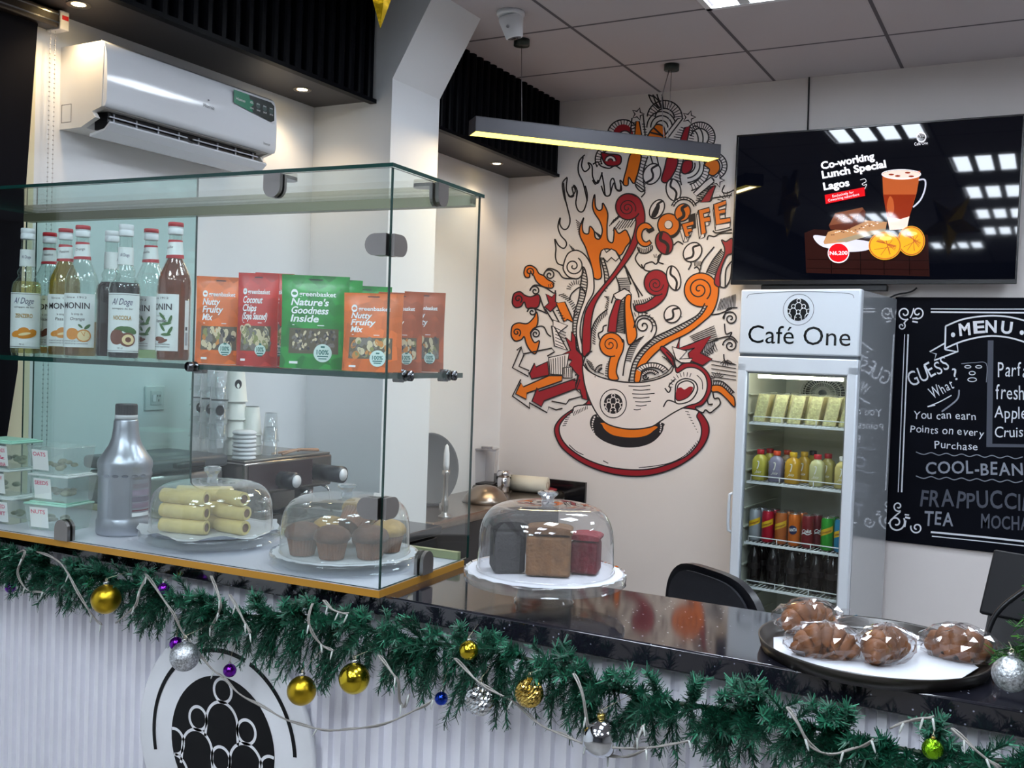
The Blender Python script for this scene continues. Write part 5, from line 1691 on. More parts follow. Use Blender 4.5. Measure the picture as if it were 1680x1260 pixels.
def muffin(c, label, top, tilt=(0, 0)):
    t = thing('muffin', label, 'muffin', c, 0, 'muffins under the dome')
    t.rotation_euler = (tilt[0], tilt[1], random.uniform(0, 3))
    b = MB(); n = 28
    prof = [(.026, 0), (.034, .038)]
    vs = [((r * (1 + .03 * (1 if j % 2 else -1))) * f_ for f_ in (cos(2 * pi * j / 56), sin(2 * pi * j / 56))) for r, z in prof for j in range(56)]
    vs = []
    for r, z in prof:
        for j in range(56):
            k = r * (1 + .025 * (1 if j % 2 else -1)); vs.append((k * cos(2 * pi * j / 56), k * sin(2 * pi * j / 56), z))
    b.add(vs, [(j, (j + 1) % 56, 56 + (j + 1) % 56, 56 + j) for j in range(56)] + [tuple(reversed(range(56)))], 0)
    b.build('paper_cup', M_mufcup, t)
    b = MB(); b.lathe([(.033, .036), (.040, .042), (.041, .050), (.036, .060), (.024, .068), (.010, .072), (.0001, .073)], 26); b.build('crown', top, t)


for i, (a, f, z, m, tl, lab) in enumerate(((-.085, -.055, 0, M_mufdark, (0, 0), 'chocolate muffin at the rim nearest the pastry rolls'), (-.015, -.085, 0, M_mufdark, (0, 0), 'brown muffin at the very front of the plate'), (.066, -.068, 0, M_mufdark, (0, 0), 'brown muffin in front near the case corner'),
                                 (.095, .015, 0, M_muftop, (0, 0), 'yellow muffin at the rim by the side glass'), (-.04, .03, 0, M_muftop, (0, 0), 'yellow muffin in the middle of the bottom layer'), (.03, .085, 0, M_muftop, (0, 0), 'muffin at the back of the plate'),
                                 (.012, -.03, .058, M_muftop, (.9, .3), 'golden muffin lying tipped on the pile'), (.040, .036, .052, M_mufdark, (-.3, .2), 'chocolate muffin lying on the yellow one near the side glass'))):
    muffin(place(SB, a, f, .026 + z), lab, m, tl)


def loaf(c, ang, s, cols, label, name='loaf_slice'):
    t = thing(name, label, 'cake', c, ang)
    w, d, h = s; b = MB(); b.rbox((-w / 2, -d / 2, 0), (w / 2, d / 2, h * .78), .006); b.build('crumb', cols[0], t)
    b = MB(); n = 8
    h *= 1.09
    prof = [(-w / 2 - .002, h * .76), (w / 2 + .002, h * .76), (w / 2 + .003, h * .82)] + [((w / 2) * cos(a), h * .84 + h * .05 * sin(a)) for a in [pi * i / n for i in range(1, n)]] + [(-w / 2 - .003, h * .82)]
    b.prism(prof, -d / 2 - .001, d / 2 + .001, lambda u, v, k: (u, k, v), 0, True); recalc(b.build('crust', cols[1], t))
    return t


CK = lambda n, c, v=.25: mat('cake_' + n, c, .75, vary=v, scale=50, bump=.5, bump_scale=90)
zc = .0665
loaf(place(SCN, -.078, -.018, zc), va + .15, (.064, .07, .106), (CK('dark', '0c0b12'), CK('darktop', '08070c')), 'dark chocolate loaf slice under the dome')
loaf(place(SCN, .004, -.045, zc), va - .08, (.088, .058, .101), (CK('tan', '745232'), CK('tantop', '644424')), 'tan banana-coloured loaf slice in the middle under the dome')
loaf(place(SCN, .080, -.012, zc), va - .25, (.056, .06, .082), (CK('velvet', '5e0c1c'), CK('velvettop', '7c1626')), 'red velvet loaf slice under the dome')

# ------------------------------------------------------------------ silver bottle
xs, zs = case_local(208, 870, .16)
p = case_pt(xs, .15, BASE)
t = thing('silver_bottle', 'large silver plastic bottle with black cap beside the pastry dome', 'bottle', p, atan2(-p.y, -p.x) + pi / 2)
b = MB(); prof = [(.064, 0), (.0665, .006), (.0665, .034), (.0635, .040), (.0625, .046), (.0625, .142), (.0650, .147), (.0650, .152), (.0635, .158), (.0660, .168), (.0660, .178), (.064, .186), (.052, .203), (.040, .222), (.0335, .240), (.0305, .262), (.0290, .282), (.0270, .288)]
b.lathe(prof, 40); b.build('body', mat('silver_plastic', 'a9adb8', .34, .75), t)
b = MB(); b.lathe([(.027, .287), (.027, .298), (.0001, .298)], 32); b.build('neck', mat('neck_clear', 'c9ccd0', .3), t)
b = MB(); n = 48
vs = []
for r, z in ((.0262, .297), (.0262, .322), (.024, .325)):
    for j in range(n): k = r * (1 + .02 * (j % 2)); vs.append((k * cos(2 * pi * j / n), k * sin(2 * pi * j / n), z))
b.add(vs, [(i * n + j, i * n + (j + 1) % n, (i + 1) * n + (j + 1) % n, (i + 1) * n + j) for i in range(2) for j in range(n)] + [tuple(2 * n + j for j in range(n))], 0); b.build('cap', mat('cap_black', '1c1c22', .45), t)
b = MB(); f = wrapf(.0632)
g = lambda e: (lambda u, v: f(u, v, e))
us = [.018 + .052 * i / 10 for i in range(11)]
for (za, zb, m, e) in ((.048, .140, 0, 0), (.100, .115, 1, .0003), (.085, .098, 2, .0003), (.07, .083, 1, .0003), (.062, .065, 3, .0003), (.049, .058, 4, .0003)):
    b.add([f(u, za, e) for u in us] + [f(u, zb, e) for u in us], [(i, i + 1, 11 + i + 1, 11 + i) for i in range(10)], m, True)
for k in range(7): b.text('caramel sauce topping ready to pour', lambda u, v: g(.0008)(.020 + u, .120 + .0028 * k - .06 * (k > 3) + v), .0026, w=.046, m=3)
b.line([(-.04, .05), (-.04, .138), (.012, .138), (.012, .05)], .0008, g(.0003), 5, True)
b.build('label', [mat('silver_label', '9a9da8', .4, .5), mat('label_mauve', '8a7d8e', .5), mat('label_dark', '6e6674', .5), mat('label_maroon', '7a3444', .5), M_whitepaint, mat('seam_grey', '868a96', .5)], t)
b = MB()
for i in range(5):
    u = -.045 + i * .0225
    pts = ell(u, .150 + .0, .008, .004, 14); b.poly(pts, lambda u, v: (.0667 * sin(u / .066), -.0667 * cos(u / .066), v), 0)
b.build('grip_dimples', mat('silver_dark', '858995', .35, .75), t)

# ------------------------------------------------------------------ lidded food tubs
M_tub = clear_mat('tub_plastic', 'f4f9f8', 1.3, .22, 'e6eeec')
M_mint = mat('lid_mint', 'b4e6d4', .4)
M_lidw = mat('lid_white', 'e2e9e8', .4)
M_tlab = mat('tub_label', 'eef0ef', .6)
M_pink = mat('marker_pink', 'd83a68', .6)
M_leafy = mat('dried_fruit', '9a9a78', .8, vary=.35, scale=60)


def tub(x, y, k, lid, label, w=.135, d=.10, rot=0.0, open_lid=False, words=(), lo=-.36):
    h = .0715
    p = case_pt(x, y, BASE + .0005 + k * (h + .0008))
    t = thing('food_tub', label, 'food tub', p, CRZ + rot, 'lidded tubs stacked by the window end of the case')
    b = MB(); s = .82
    ring = lambda sc, z: [(sx * w / 2 * sc, sy * d / 2 * sc, z) for sx, sy in ((-1, -1), (1, -1), (1, 1), (-1, 1))]
    b.add(ring(s, 0) + ring(.97, h - .008), [(0, 3, 2, 1), (0, 1, 5, 4), (1, 2, 6, 5), (2, 3, 7, 6), (3, 0, 4, 7)], 0); b.build('tray', M_tub, t)
    if not open_lid:
        b = MB(); b.rbox((-w / 2, -d / 2, h - .0085), (w / 2, d / 2, h - .0035), .002); b.rbox((-w / 2 + .01, -d / 2 + .01, h - .0036), (w / 2 - .01, d / 2 - .01, h), .0015); b.build('lid', lid, t)
    else:
        b = MB(); b.rbox((-w / 2, -d / 2, h - .0085), (w / 2, d / 2, h - .0035), .002); b.build('lid', M_tub, t)
    b = MB(); tilt = lambda u, v: (u, -d / 2 * (s + (.97 - s) * v / (h - .008)) - .0008, v)
    b.poly([(w * lo, .006), (w * (lo + .42), .006), (w * (lo + .42), h - .014), (w * lo, h - .014)], tilt, 0)
    for i, wd in enumerate(words): b.text(wd, lambda u, v: Vector(tilt(w * (lo + .03) + u, h - .030 - i * .018 + v)) + Vector((0, -.0005, 0)), .014, w=w * .33, m=1, bold=.01)
    b.build('label', [M_tlab, M_pink], t)
    b = MB()
    rr = random.Random(int(1000 * x) + k)
    for i in range(9): b.sphere((rr.uniform(-w * .3, w * .3), rr.uniform(-d * .25, d * .25), .012 + rr.uniform(0, .016)), rr.uniform(.008, .013), 0, 8, 5, sz=.6)
    b.build('contents', M_leafy, t)


xl, xr = case_local(16, 800, .10)[0], case_local(98, 800, .10)[0]
for (x, y, k, lid, lab, wd, r) in ((xl, .095, 0, M_lidw, 'white-lidded tub lowest in the stack nearest the window', ('DRIED', 'FRUIT'), .1), (xl - .01, .10, 1, M_lidw, 'white-lidded tub in the middle of the stack nearest the window', ('CASHEW',), .0), (xl, .095, 2, M_mint, 'mint-lidded tub on top of the stack nearest the window', ('ALMONDS', '&', 'BANANA'), .05),
                               (xr, .10, 0, M_mint, 'mint-lidded tub lowest in the stack beside the silver bottle', ('NUTS',), .12), (xr + .006, .105, 1, M_lidw, 'white-lidded tub in the middle of the stack beside the silver bottle', ('SEEDS',), .06)):
    tub(x, y, k, lid, lab, rot=r, words=wd, lo=-.36 if x > xl + .05 else -.06)
tub(xr + .003, .10, 2, M_lidw, 'clear-lidded tub on top of the stack beside the silver bottle', rot=.0, open_lid=True, words=('OATS',))

# ------------------------------------------------------------------ round tray of bagged pastries
TC = at(1440, 1071, z=CT + .012)
TCX, TCY, TR = TC.x - .012, 1.800, .187
b = MB(); b.lathe([(.0001, .001), (TR * .88, .001), (TR * .97, .004), (TR, .020), (TR + .004, .022), (TR + .004, .019), (TR * .99, .0), (.0001, .0)], 72)
solo('serving_tray', b, mat('tray_brown', '2b2622', .3, ior=1.6), 'round dark brown serving tray of bagged pastries on the counter', 'tray', (TCX, TCY, CT + .0008))
b = MB(); pts = [(-.172, -.01), (-.11, -.09), (-.03, -.145), (.08, -.145), (.152, -.07), (.16, .02), (.10, .09), (.02, .12), (-.06, .10), (-.15, .075)]
pts = [tuple(Vector((VR.x * u + VF.x * v, VR.y * u + VF.y * v))) for u, v in pts]
b.prism(pts, 0, .0008, lambda u, v, k: (u, v, k + .002 * (1 + sin(u * 40))))
recalc(solo('tray_paper', b, M_paper, 'white paper sheet lining the round brown tray', 'paper', (TCX, TCY, CT + .0045)))
M_croiss = mat('croissant_crust', '7c4614', .5, vary=.4, scale=30, bump=.4, bump_scale=30)
M_bag = clear_mat('cellophane', 'fdfdfe', 2.0, .02, 'f4f4f6', .03, f0=.06)


def bagged(a, f, rz, label, seed, lift=0.0, scale=1.0):
    c = Vector((TCX, TCY, CT + .0095 + lift)) + VR * a + VF * f
    t = thing('bagged_pastry', label, 'pastry', c, va + rz, 'bagged pastries on the tray')
    rr = random.Random(seed); b = MB()
    N = 13
    for i in range(N):
        pass
    path = []; rad = []
    for i in range(25):
        s = -1 + 2 * i / 24
        path.append((s * .054 * scale, -.018 * (s * s) * scale, (.020 + .0035 * cos(i * 1.6)) * scale * (1 - .35 * s * s)))
        rad.append(scale * max(.004, (.024 * (1 - abs(s) ** 2.2) + .006) * (1 + .10 * cos(i * 1.6))))
    b.tube(path, rad, 14); b.build('croissant', M_croiss, t)
    b = MB(); nu, nv = 26, 12
    vs = []
    for j in range(nv + 1):
        ph = pi * j / nv
        for i in range(nu):
            th = 2 * pi * i / nu
            k = 1 + rr.uniform(-.10, .12)
            vs.append((.066 * scale * k * sin(ph) * cos(th), .043 * scale * k * sin(ph) * sin(th) - .004, max(.0004, (.022 - .034 * cos(ph) * k) * scale + .001)))
    fs = [(j * nu + i, j * nu + (i + 1) % nu, (j + 1) * nu + (i + 1) % nu, (j + 1) * nu + i) for j in range(nv) for i in range(nu)]
    b.add(vs, fs, 0, False)
    for s in (1,):
        q = []
        for i in range(7):
            yy = (-.04 + .08 * i / 6) * scale
            q.append((.066 * scale, yy * .6, .016 + rr.uniform(-.004, .006))); q.append(((.105 + rr.uniform(-.008, .008)) * scale, yy * 1.15, .020 + rr.uniform(-.008, .012)))
        b.add(q, [(2 * i, 2 * i + 1, 2 * i + 3, 2 * i + 2) for i in range(6)], 0)
    b.build('cellophane_bag', M_bag, t)
    b = MB(); b.poly([(-.012, -.011), (.012, -.011), (.012, .011), (-.012, .011)], lambda u, v: (u - .03, -.049 * scale - .004 + v * .3, .022 * scale + v))
    return t


def offs(px, py, z):
    p = at(px, py, z=CT + z) - Vector((TCX, TCY, CT + z)); return p.dot(VR), p.dot(VF)


for px, py, z, rz, lab, sd, lift in ((1322, 1020, .03, .3, 'bagged croissant at the back rim of the tray, propped up', 3, .006), (1352, 1064, .02, -.15, 'bagged croissant at the front of the tray, lying flat', 5, .0), (1448, 1070, .02, .7, 'bagged croissant in the middle of the tray', 8, .0), (1572, 1070, .02, 2.6, 'bagged croissant at the far side of the tray near the silver bauble', 11, .0)):
    a, f = offs(px, py, z)
    bagged(a, f, rz, lab, sd, lift)

# ------------------------------------------------------------------ chair behind the counter
P = at(1172, 975, y=2.6)
t = thing('office_chair', 'black office chair with a rounded padded back behind the counter', 'chair', (P.x + .012, 2.76, 0), radians(-34))
b = MB(); w, zb, zt = .205, .58, 1.025
outl = [(-w * .8, zb), (w * .8, zb), (w * .97, zb + .12), (w, zt - .16), (w * .94, zt - .07), (w * .6, zt - .012), (0, zt), (-w * .6, zt - .012), (-w * .94, zt - .07), (-w, zt - .16), (-w * .97, zb + .12)]
o = catmull(outl, True, 4)
b.prism(o, -.012, .012, lambda u, v, k: (u, k - .10 + .5 * u * u + .03 * (v - .8), v), 0, True); recalc(b.build('back_frame', mat('chair_frame', '16171c', .35), t))
b = MB(); o2 = [(x * .86, zb + .04 + (z - zb) * .87) for x, z in o]
b.prism(o2, -.020, -.0125, lambda u, v, k: (u, k - .10 + .5 * u * u + .03 * (v - .8), v), 0, True); recalc(b.build('back_pad', mat('chair_fabric', '1a1c24', .8, vary=.15, scale=200), t))
b = MB(); b.rbox((-.24, -.46, .45), (.24, .0, .53), .03, seg=3); b.build('seat', MATS['chair_fabric'], t)
b = MB(); b.rbox((-.03, -.10, .47), (.03, -.07, .66), .008); b.build('back_stem', MATS['chair_frame'], t)
b = MB(); b.cyl((0, -.23, .07), (0, -.23, .45), .025); b.build('gas_lift', M_chrome, t)
b = MB()
for k in range(5):
    a = 2 * pi * k / 5; b.tube([(0, -.23, .10), (.28 * cos(a), -.23 + .28 * sin(a), .06)], [.022, .014], 8)
b.build('star_base', MATS['chair_frame'], t)
for k in range(5):
    a = 2 * pi * k / 5
    b = MB(); b.lathe([(.0001, -.012), (.026, -.012), (.028, 0), (.026, .012), (.0001, .012)], 16, M=Matrix.Translation((.28 * cos(a), -.23 + .28 * sin(a), .0285)) @ Matrix.Rotation(a, 4, 'Z') @ Matrix.Rotation(pi / 2, 4, 'X')); b.build('caster', M_black, t)

# ================================================================== drinks fridge
FT = radians(6.0)
FX, FY = Vector((cos(FT), -sin(FT), 0)), Vector((sin(FT), cos(FT), 0))
FW, FD, FH = .518, .60, 1.921
FRP = Vector((-.6905, 4.28, 0))
FA = FRP - FX * FW           # front, left, floor
FRZ = -FT


def fr(px, py, d):
    q = at_plane(px, py, FA + FY * d, FY) - FA
    return q.dot(FX), q.z


fridge = thing('drinks_fridge', 'tall white glass-door drinks fridge with a lit sign panel under the television', 'fridge', FA, FRZ)
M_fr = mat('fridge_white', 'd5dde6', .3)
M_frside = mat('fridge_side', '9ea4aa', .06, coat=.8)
M_frin = mat('fridge_liner', 'bcbeb4', .5)
b = MB(); w = .022
DZ0, DZ1 = .16, 1.628
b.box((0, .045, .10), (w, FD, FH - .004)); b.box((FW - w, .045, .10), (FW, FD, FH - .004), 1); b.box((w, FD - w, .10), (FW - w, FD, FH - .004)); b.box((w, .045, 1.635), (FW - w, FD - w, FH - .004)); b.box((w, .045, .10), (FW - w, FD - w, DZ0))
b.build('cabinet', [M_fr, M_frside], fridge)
b = MB()
e = .0012
b.box((w, .05, DZ0), (w + e, FD - w, 1.634)); b.box((FW - w - e, .05, DZ0), (FW - w, FD - w, 1.634)); b.box((w, FD - w - e, DZ0), (FW - w, FD - w, 1.634)); b.box((w, .05, 1.6335), (FW - w, FD - w, 1.6348)); b.box((w, .05, DZ0), (FW - w, FD - w, DZ0 + e))
for k in range(14):
    z = .35 + k * .085
    for x0_ in (w + e, FW - w - e - .01): b.box((x0_, .08, z), (x0_ + .01, FD - .1, z + .006))
b.build('liner', M_frin, fridge)
b = MB(); b.rbox((-.001, .0, 1.640), (FW + .001, .046, FH), .008, seg=3); b.build('sign_panel', M_fr, fridge)
b = MB(); fs = lambda e: (lambda u, v, h=0: (u, -.0006 - e - h, v))
b.line(catmull([(.028, FH - .038), (.04, FH - .022), (.10, FH - .016), (FW / 2, FH - .010), (FW - .10, FH - .016), (FW - .04, FH - .022), (FW - .028, FH - .038)], False, 5), .0022, fs(0), 1)
lx, lz = fr(1310, 508, 0)
emblem(b, lambda u, v, h=0: (lx + u, -.0008 - h, lz + v), .0475, 0, 2, wr=.055)
b.line(ell(lx, lz, .066, .066, 48), .0026, fs(0), 1, True)
pA, pB = fr(1227, 562, 0), fr(1395, 568, 0)
b.text('Café One', lambda u, v: fs(0)(pA[0] + u, pA[1] + v - u * (pA[1] - pB[1]) / (pB[0] - pA[0])), .112, w=pB[0] - pA[0], m=0)
b.build('sign_lettering', [M_blackgloss, mat('grey_line', '5c646e', .5), M_whitepaint], fridge)
b = MB()
b.rbox((-.001, -.002, 1.56), (FW + .001, .040, DZ1), .006); b.rbox((-.001, -.002, .15), (FW + .001, .040, .24), .006); b.rbox((-.001, -.002, .20), (.042, .040, 1.60), .006); b.rbox((FW - .042, -.002, .20), (FW + .001, .040, 1.60), .006)
door = b.build('door', M_fr, fridge)
b = MB(); b.box((.040, .014, .235), (FW - .040, .018, 1.565)); b.build('door_glass', clear_mat('fridge_glass', 'f8fbfa', .6), door)
b = MB(); b.box((.042, .010, .24), (.047, .02, 1.56)); b.box((FW - .047, .010, .24), (FW - .042, .02, 1.56)); b.box((.042, .010, 1.555), (FW - .042, .02, 1.56)); b.build('gasket', mat('gasket_grey', '7f868c', .5), door)
b = MB(); b.tube([(-.001, .018, 1.02), (-.018, .012, 1.01), (-.020, .010, .97), (-.020, .010, .88), (-.018, .012, .85), (-.001, .018, .84)], .007, 8); b.build('handle', M_fr, door)
b = MB(); b.box((.002, .012, 1.6285), (FW - .002, .0445, 1.6395)); b.build('gap_strip', mat('gap_grey', '5e656c', .5), fridge)  # added grey strip darkens the gap in front of the white cabinet
b = MB(); b.box((.0, .005, .10), (FW, .045, .148)); b.build('kick_plate', mat('kick_grey', '40444a', .5), fridge)
for x in (.06, FW - .06):
    for y in (.10, FD - .08):
        b = MB(); b.cyl((x, y, 0.0), (x, y, .10), .018, n=14); b.build('foot', M_black, fridge)
b = MB(); b.box((.075, .052, 1.535), (FW - .075, .070, 1.549)); b.build('lamp_tube', mat('fridge_lamp', 'ffffff', emit='fffbe6', strength=22), fridge)
# fan grille at the back
gx, gz = fr(1349, 645, FD - .06)
b = MB(); yb = FD - w - .012
for r in (.035, .06, .085, .108):
    b.tube([(gx + r * cos(a), yb - .02, gz + r * .82 * sin(a)) for a in [2 * pi * i / 36 for i in range(36)]], .0022, 5, closed=True)
for i in range(40):
    a = 2 * pi * i / 40; b.tube([(gx + .02 * cos(a), yb - .022, gz + .0165 * sin(a)), (gx + .112 * cos(a), yb - .016, gz + .092 * sin(a))], .0018, 4)
b.build('fan_grille', mat('grille_white', 'c9ccc6', .4), fridge)
b = MB(); b.lathe([(.0001, 0), (.10, 0), (.10, .004), (.0001, .004)], 32, M=Matrix.Translation((gx, yb, gz)) @ Matrix.Rotation(pi / 2, 4, 'X') @ Matrix.Scale(.8, 4, (0, 1, 0))); b.build('fan_recess', mat('fan_dark', '3a3c3a', .6), fridge)
M_wire = mat('wire_white', 'e2e6ea', .35)
SHELF = []
for (pl, pr) in (((1232, 693), (1391, 704)), ((1223, 789), (1386, 806)), ((1219, 888), (1380, 911)), ((1231, 963), (1376, 986))):
    z = (fr(*pl, .075)[1] + fr(*pr, .075)[1]) / 2
    SHELF.append(z)
    b = MB(); x0, x1 = .034, FW - .034
    for y in (.075, .25, .42, .54): b.tube([(x0, y, z), (x1, y, z)], .0032, 6)
    for k in range(24): x = x0 + (x1 - x0) * (k + .5) / 24; b.tube([(x, .075, z + .003), (x, .54, z + .003)], .0016, 4)
    b.tube([(x0 + .02, .072, z), (x0 + .02, .072, z + .028), (x1 - .02, .072, z + .028), (x1 - .02, .072, z)], .0026, 6)
    for k in (1, 2): b.tube([(x0 + (x1 - x0) * k / 3, .072, z), (x0 + (x1 - x0) * k / 3, .072, z + .028)], .0022, 5)
    b.box((x0, .070, z - .008), (x1, .073, z - .002))
    b.build('wire_shelf', M_wire, fridge)


def fpt(x, y, z): return FA + FX * x + FY * y + Vector((0, 0, z))


# sandwiches
M_bread = mat('sandwich_filling', 'ece2a8', .7, vary=.3, scale=90, bump=.4, bump_scale=120)
M_slice = mat('sandwich_bread', 'e6d6a0', .7, vary=.1, scale=50)
M_spk = clear_mat('sandwich_pack', 'fafbf8', 1.4, .06, 'f4f4ea')
sw0 = None
labs = ('sandwich wedge at the hinge-far end of the top fridge shelf, first in the row', 'second sandwich wedge in the row on the top fridge shelf', 'third sandwich wedge in the row, left of the fan grille centre', 'fourth sandwich wedge in the row, right below the fan grille', 'fifth sandwich wedge in the row on the top fridge shelf', 'last sandwich wedge in the row, cut off by the fridge door frame')
labs = ('sandwich wedge standing first in the top shelf row, by the door handle side', 'second sandwich wedge from the door handle on the top fridge shelf', 'third sandwich wedge from the door handle on the top fridge shelf', 'fourth sandwich wedge from the door handle, under the fan grille', 'fifth sandwich wedge from the door handle on the top fridge shelf', 'sandwich wedge half hidden by the door frame on the hinge side')


def sandwich(first, x, y, z, rz, label):
    loc = fpt(x, y, z)
    if first is not None:
        return copy_thing(first, loc, FRZ + rz, label)
    t = thing('sandwich', label, 'sandwich', loc, FRZ + rz, 'packed sandwiches on the top fridge shelf')
    h = .122; tri = [(0, 0), (.052, 0), (.030, h), (.004, h * .98)]
    sk = lambda u, v, k: (u - .03 + v * .16, k, v)
    b = MB(); b.prism([(-.024, 0), (.024, 0), (.024, h), (-.024, h)], 0, .018, lambda u, v, k: (u + v * .20, k - .02, v)); recalc(b.build('filling', M_bread, t))
    for k0, k1 in ((.018, .030),):
        b = MB(); b.prism([(-.026, 0), (.026, 0), (.026, h), (-.026, h)], k0, k1, lambda u, v, k: (u + v * .20, k - .02, v)); recalc(b.build('bread_slice', M_slice, t))
    for s in (-1, 1):
        b = MB(); b.prism([(s * .0245, 0), (s * .0275, 0), (s * .0275, h), (s * .0245, h)], 0, .05, lambda u, v, k: (u + v * .20, k - .02, v)); recalc(b.build('bread_slice', M_slice, t))
    b = MB(); b.prism([(-.0295, -.0004), (.0295, -.0004), (.0295, h + .012), (-.0295, h + .004)], -.005, .058, lambda u, v, k: (u + v * .20, k - .02, v)); recalc(b.build('clear_pack', M_spk, t))
    return t


z = SHELF[0] + .0055
for i, px in enumerate((1250, 1277, 1306, 1336, 1364, 1391)):
    x = min(fr(px, 672, .12)[0], FW - .068)
    o = sandwich(sw0, x - .006, .125 + .004 * (i % 2), z, (-.1, .12, .05, -.08, .1, .2)[i], labs[i])
    sw0 = sw0 or o
for i, px in enumerate((1290, 1321, 1352, 1382)):
    x = fr(px, 660, .22)[0]
    sandwich(sw0, x - .004, .215, z, .05 * (-1) ** i, 'sandwich wedge in the back row, %s' % ('nearest the door handle', 'second from the door handle', 'third from the door handle', 'tallest and by the hinge side')[i])


# juice bottles
def juice(x, y, z, c, capc, label, name='jb'):
    t = thing('juice_bottle', label, 'juice bottle', fpt(x, y, z), FRZ, 'juice bottles on the second fridge shelf')
    b = MB()
    sq = lambda r, zz, k: [(r * cos(a) / max(abs(cos(a)), abs(sin(a))) ** k, r * sin(a) / max(abs(cos(a)), abs(sin(a))) ** k, zz) for a in [2 * pi * i / 24 for i in range(24)]]
    rings = [sq(.027, 0, .5), sq(.030, .004, .7), sq(.030, .088, .7), sq(.026, .104, .4), sq(.015, .113, 0), sq(.014, .120, 0)]
    b.add([p for r in rings for p in r], [(i * 24 + j, i * 24 + (j + 1) % 24, (i + 1) * 24 + (j + 1) % 24, (i + 1) * 24 + j) for i in range(5) for j in range(24)] + [tuple(reversed(range(24)))], 0, True)
    b.build('bottle_body', mat('juice_' + c, c, .25, vary=.06, scale=25, sss=.1), t)
    b = MB(); b.lathe([(.016, .117), (.0165, .119), (.0165, .135), (.0150, .137), (.0001, .137)], 20); b.build('cap', mat('cap_' + capc, capc, .4), t)
    b = MB(); f = lambda u, v: (u, -.0306, v)
    b.line(catmull([(-.004, .085), (.004, .084), (.002, .065), (-.003, .052)], False, 4), .005, f); b.text('Juice', lambda u, v: f(-.013 + u + v * .4, .034 + v), .018, w=.026, bold=.01, shear=.2)
    b.build('print', mat('juice_print', 'e9e6da', .5), t)


z = SHELF[1] + .0055
for px, d, c, cp, lab in ((1247, .125, 'b8b04a', 'b01a2a', 'yellow-green juice bottle with red cap by the door handle side'), (1274, .125, '8d88a0', 'd2451c', 'lilac juice bottle with orange cap'), (1301, .12, 'cfa028', 'd9b020', 'bright yellow juice bottle with yellow cap in the front row'), (1341, .12, 'c9c794', 'c02634', 'cream juice bottle with red cap in the front row'), (1383, .12, 'cdbf78', 'e6e8ea', 'pale juice bottle with white cap by the hinge side'),
                          (1262, .21, 'b0a440', 'a01824', 'juice bottle with red cap in the back row behind the yellow-green one'), (1291, .21, '8f7a60', 'a83018', 'juice bottle with dark orange cap in the back row'), (1319, .20, 'c29a2c', 'd0a428', 'amber juice bottle with yellow cap in the back row'), (1333, .29, 'a08c34', '1e1e20', 'juice bottle with black cap at the back'), (1358, .20, 'b4a860', 'b02230', 'juice bottle with red cap in the back row behind the cream one')):
    juice(fr(px, 770, d)[0], d, z, c, cp, lab)


# cans
def can(x, y, z, c, label, word='', wc='f2f2f4', band=None, turn=0.0):
    t = thing('drinks_can', label, 'can', fpt(x, y, z), FRZ + turn, 'drinks cans on the third fridge shelf')
    b = MB(); R = .0265; b.lathe([(.020, 0), (.0245, .004), (R, .010), (R, .128), (.0225, .138), (.0222, .140)], 28); b.build('can_body', mat('can_' + c, c, .28, .35), t)
    b = MB(); b.lathe([(.0224, .1395), (.0232, .1422), (.0215, .1415), (.0200, .1385), (.0001, .1385)], 28); b.tube([(.007 * cos(a), -.002 + .010 * sin(a), .1402) for a in [2 * pi * i / 12 for i in range(12)]], .0011, 4, closed=True); b.build('lid', mat('can_lid', 'b4b6ba', .25, .9), t)
    b = MB(); f = wrapf(R + .0005); g = lambda e: (lambda u, v: f(u, v, e))
    if band:
        us = [-.034 + .068 * i / 14 for i in range(15)]
        b.add([f(u, .070 + u * .42) for u in us] + [f(u, .096 + u * .42) for u in us], [(i, i + 1, 16 + i, 15 + i) for i in range(14)], 1, True)
        b.text('Schweppes', lambda u, v: g(.0006)(u - .022, .077 + (u - .022) * .42 + v), .013, w=.046, m=2, bold=.02, shear=.2)
    elif word:
        if word == 'FANTA': b.disc(0, .072, .020, .020, g(.0003), 3)
        b.text(word, lambda u, v: g(.0007)(u, .066 + v + u * .15), .024 if word == 'Coke' else .019, w=.038 if word != 'Coke' else .042, m=0, bold=.02, center=True, shear=.2 if word == 'Coke' else 0)
        if word == 'Coke': b.line(catmull([(-.024, .058), (-.008, .064), (.008, .060), (.026, .068)], False, 5), .003, g(.0007), 0)
    b.build('print', [mat('can_print', 'eef0f2', .4), mat('can_yellow', 'd8b01c', .4), mat('can_ink', '7a2418', .4), mat('can_navy', '14204a', .4)], t)


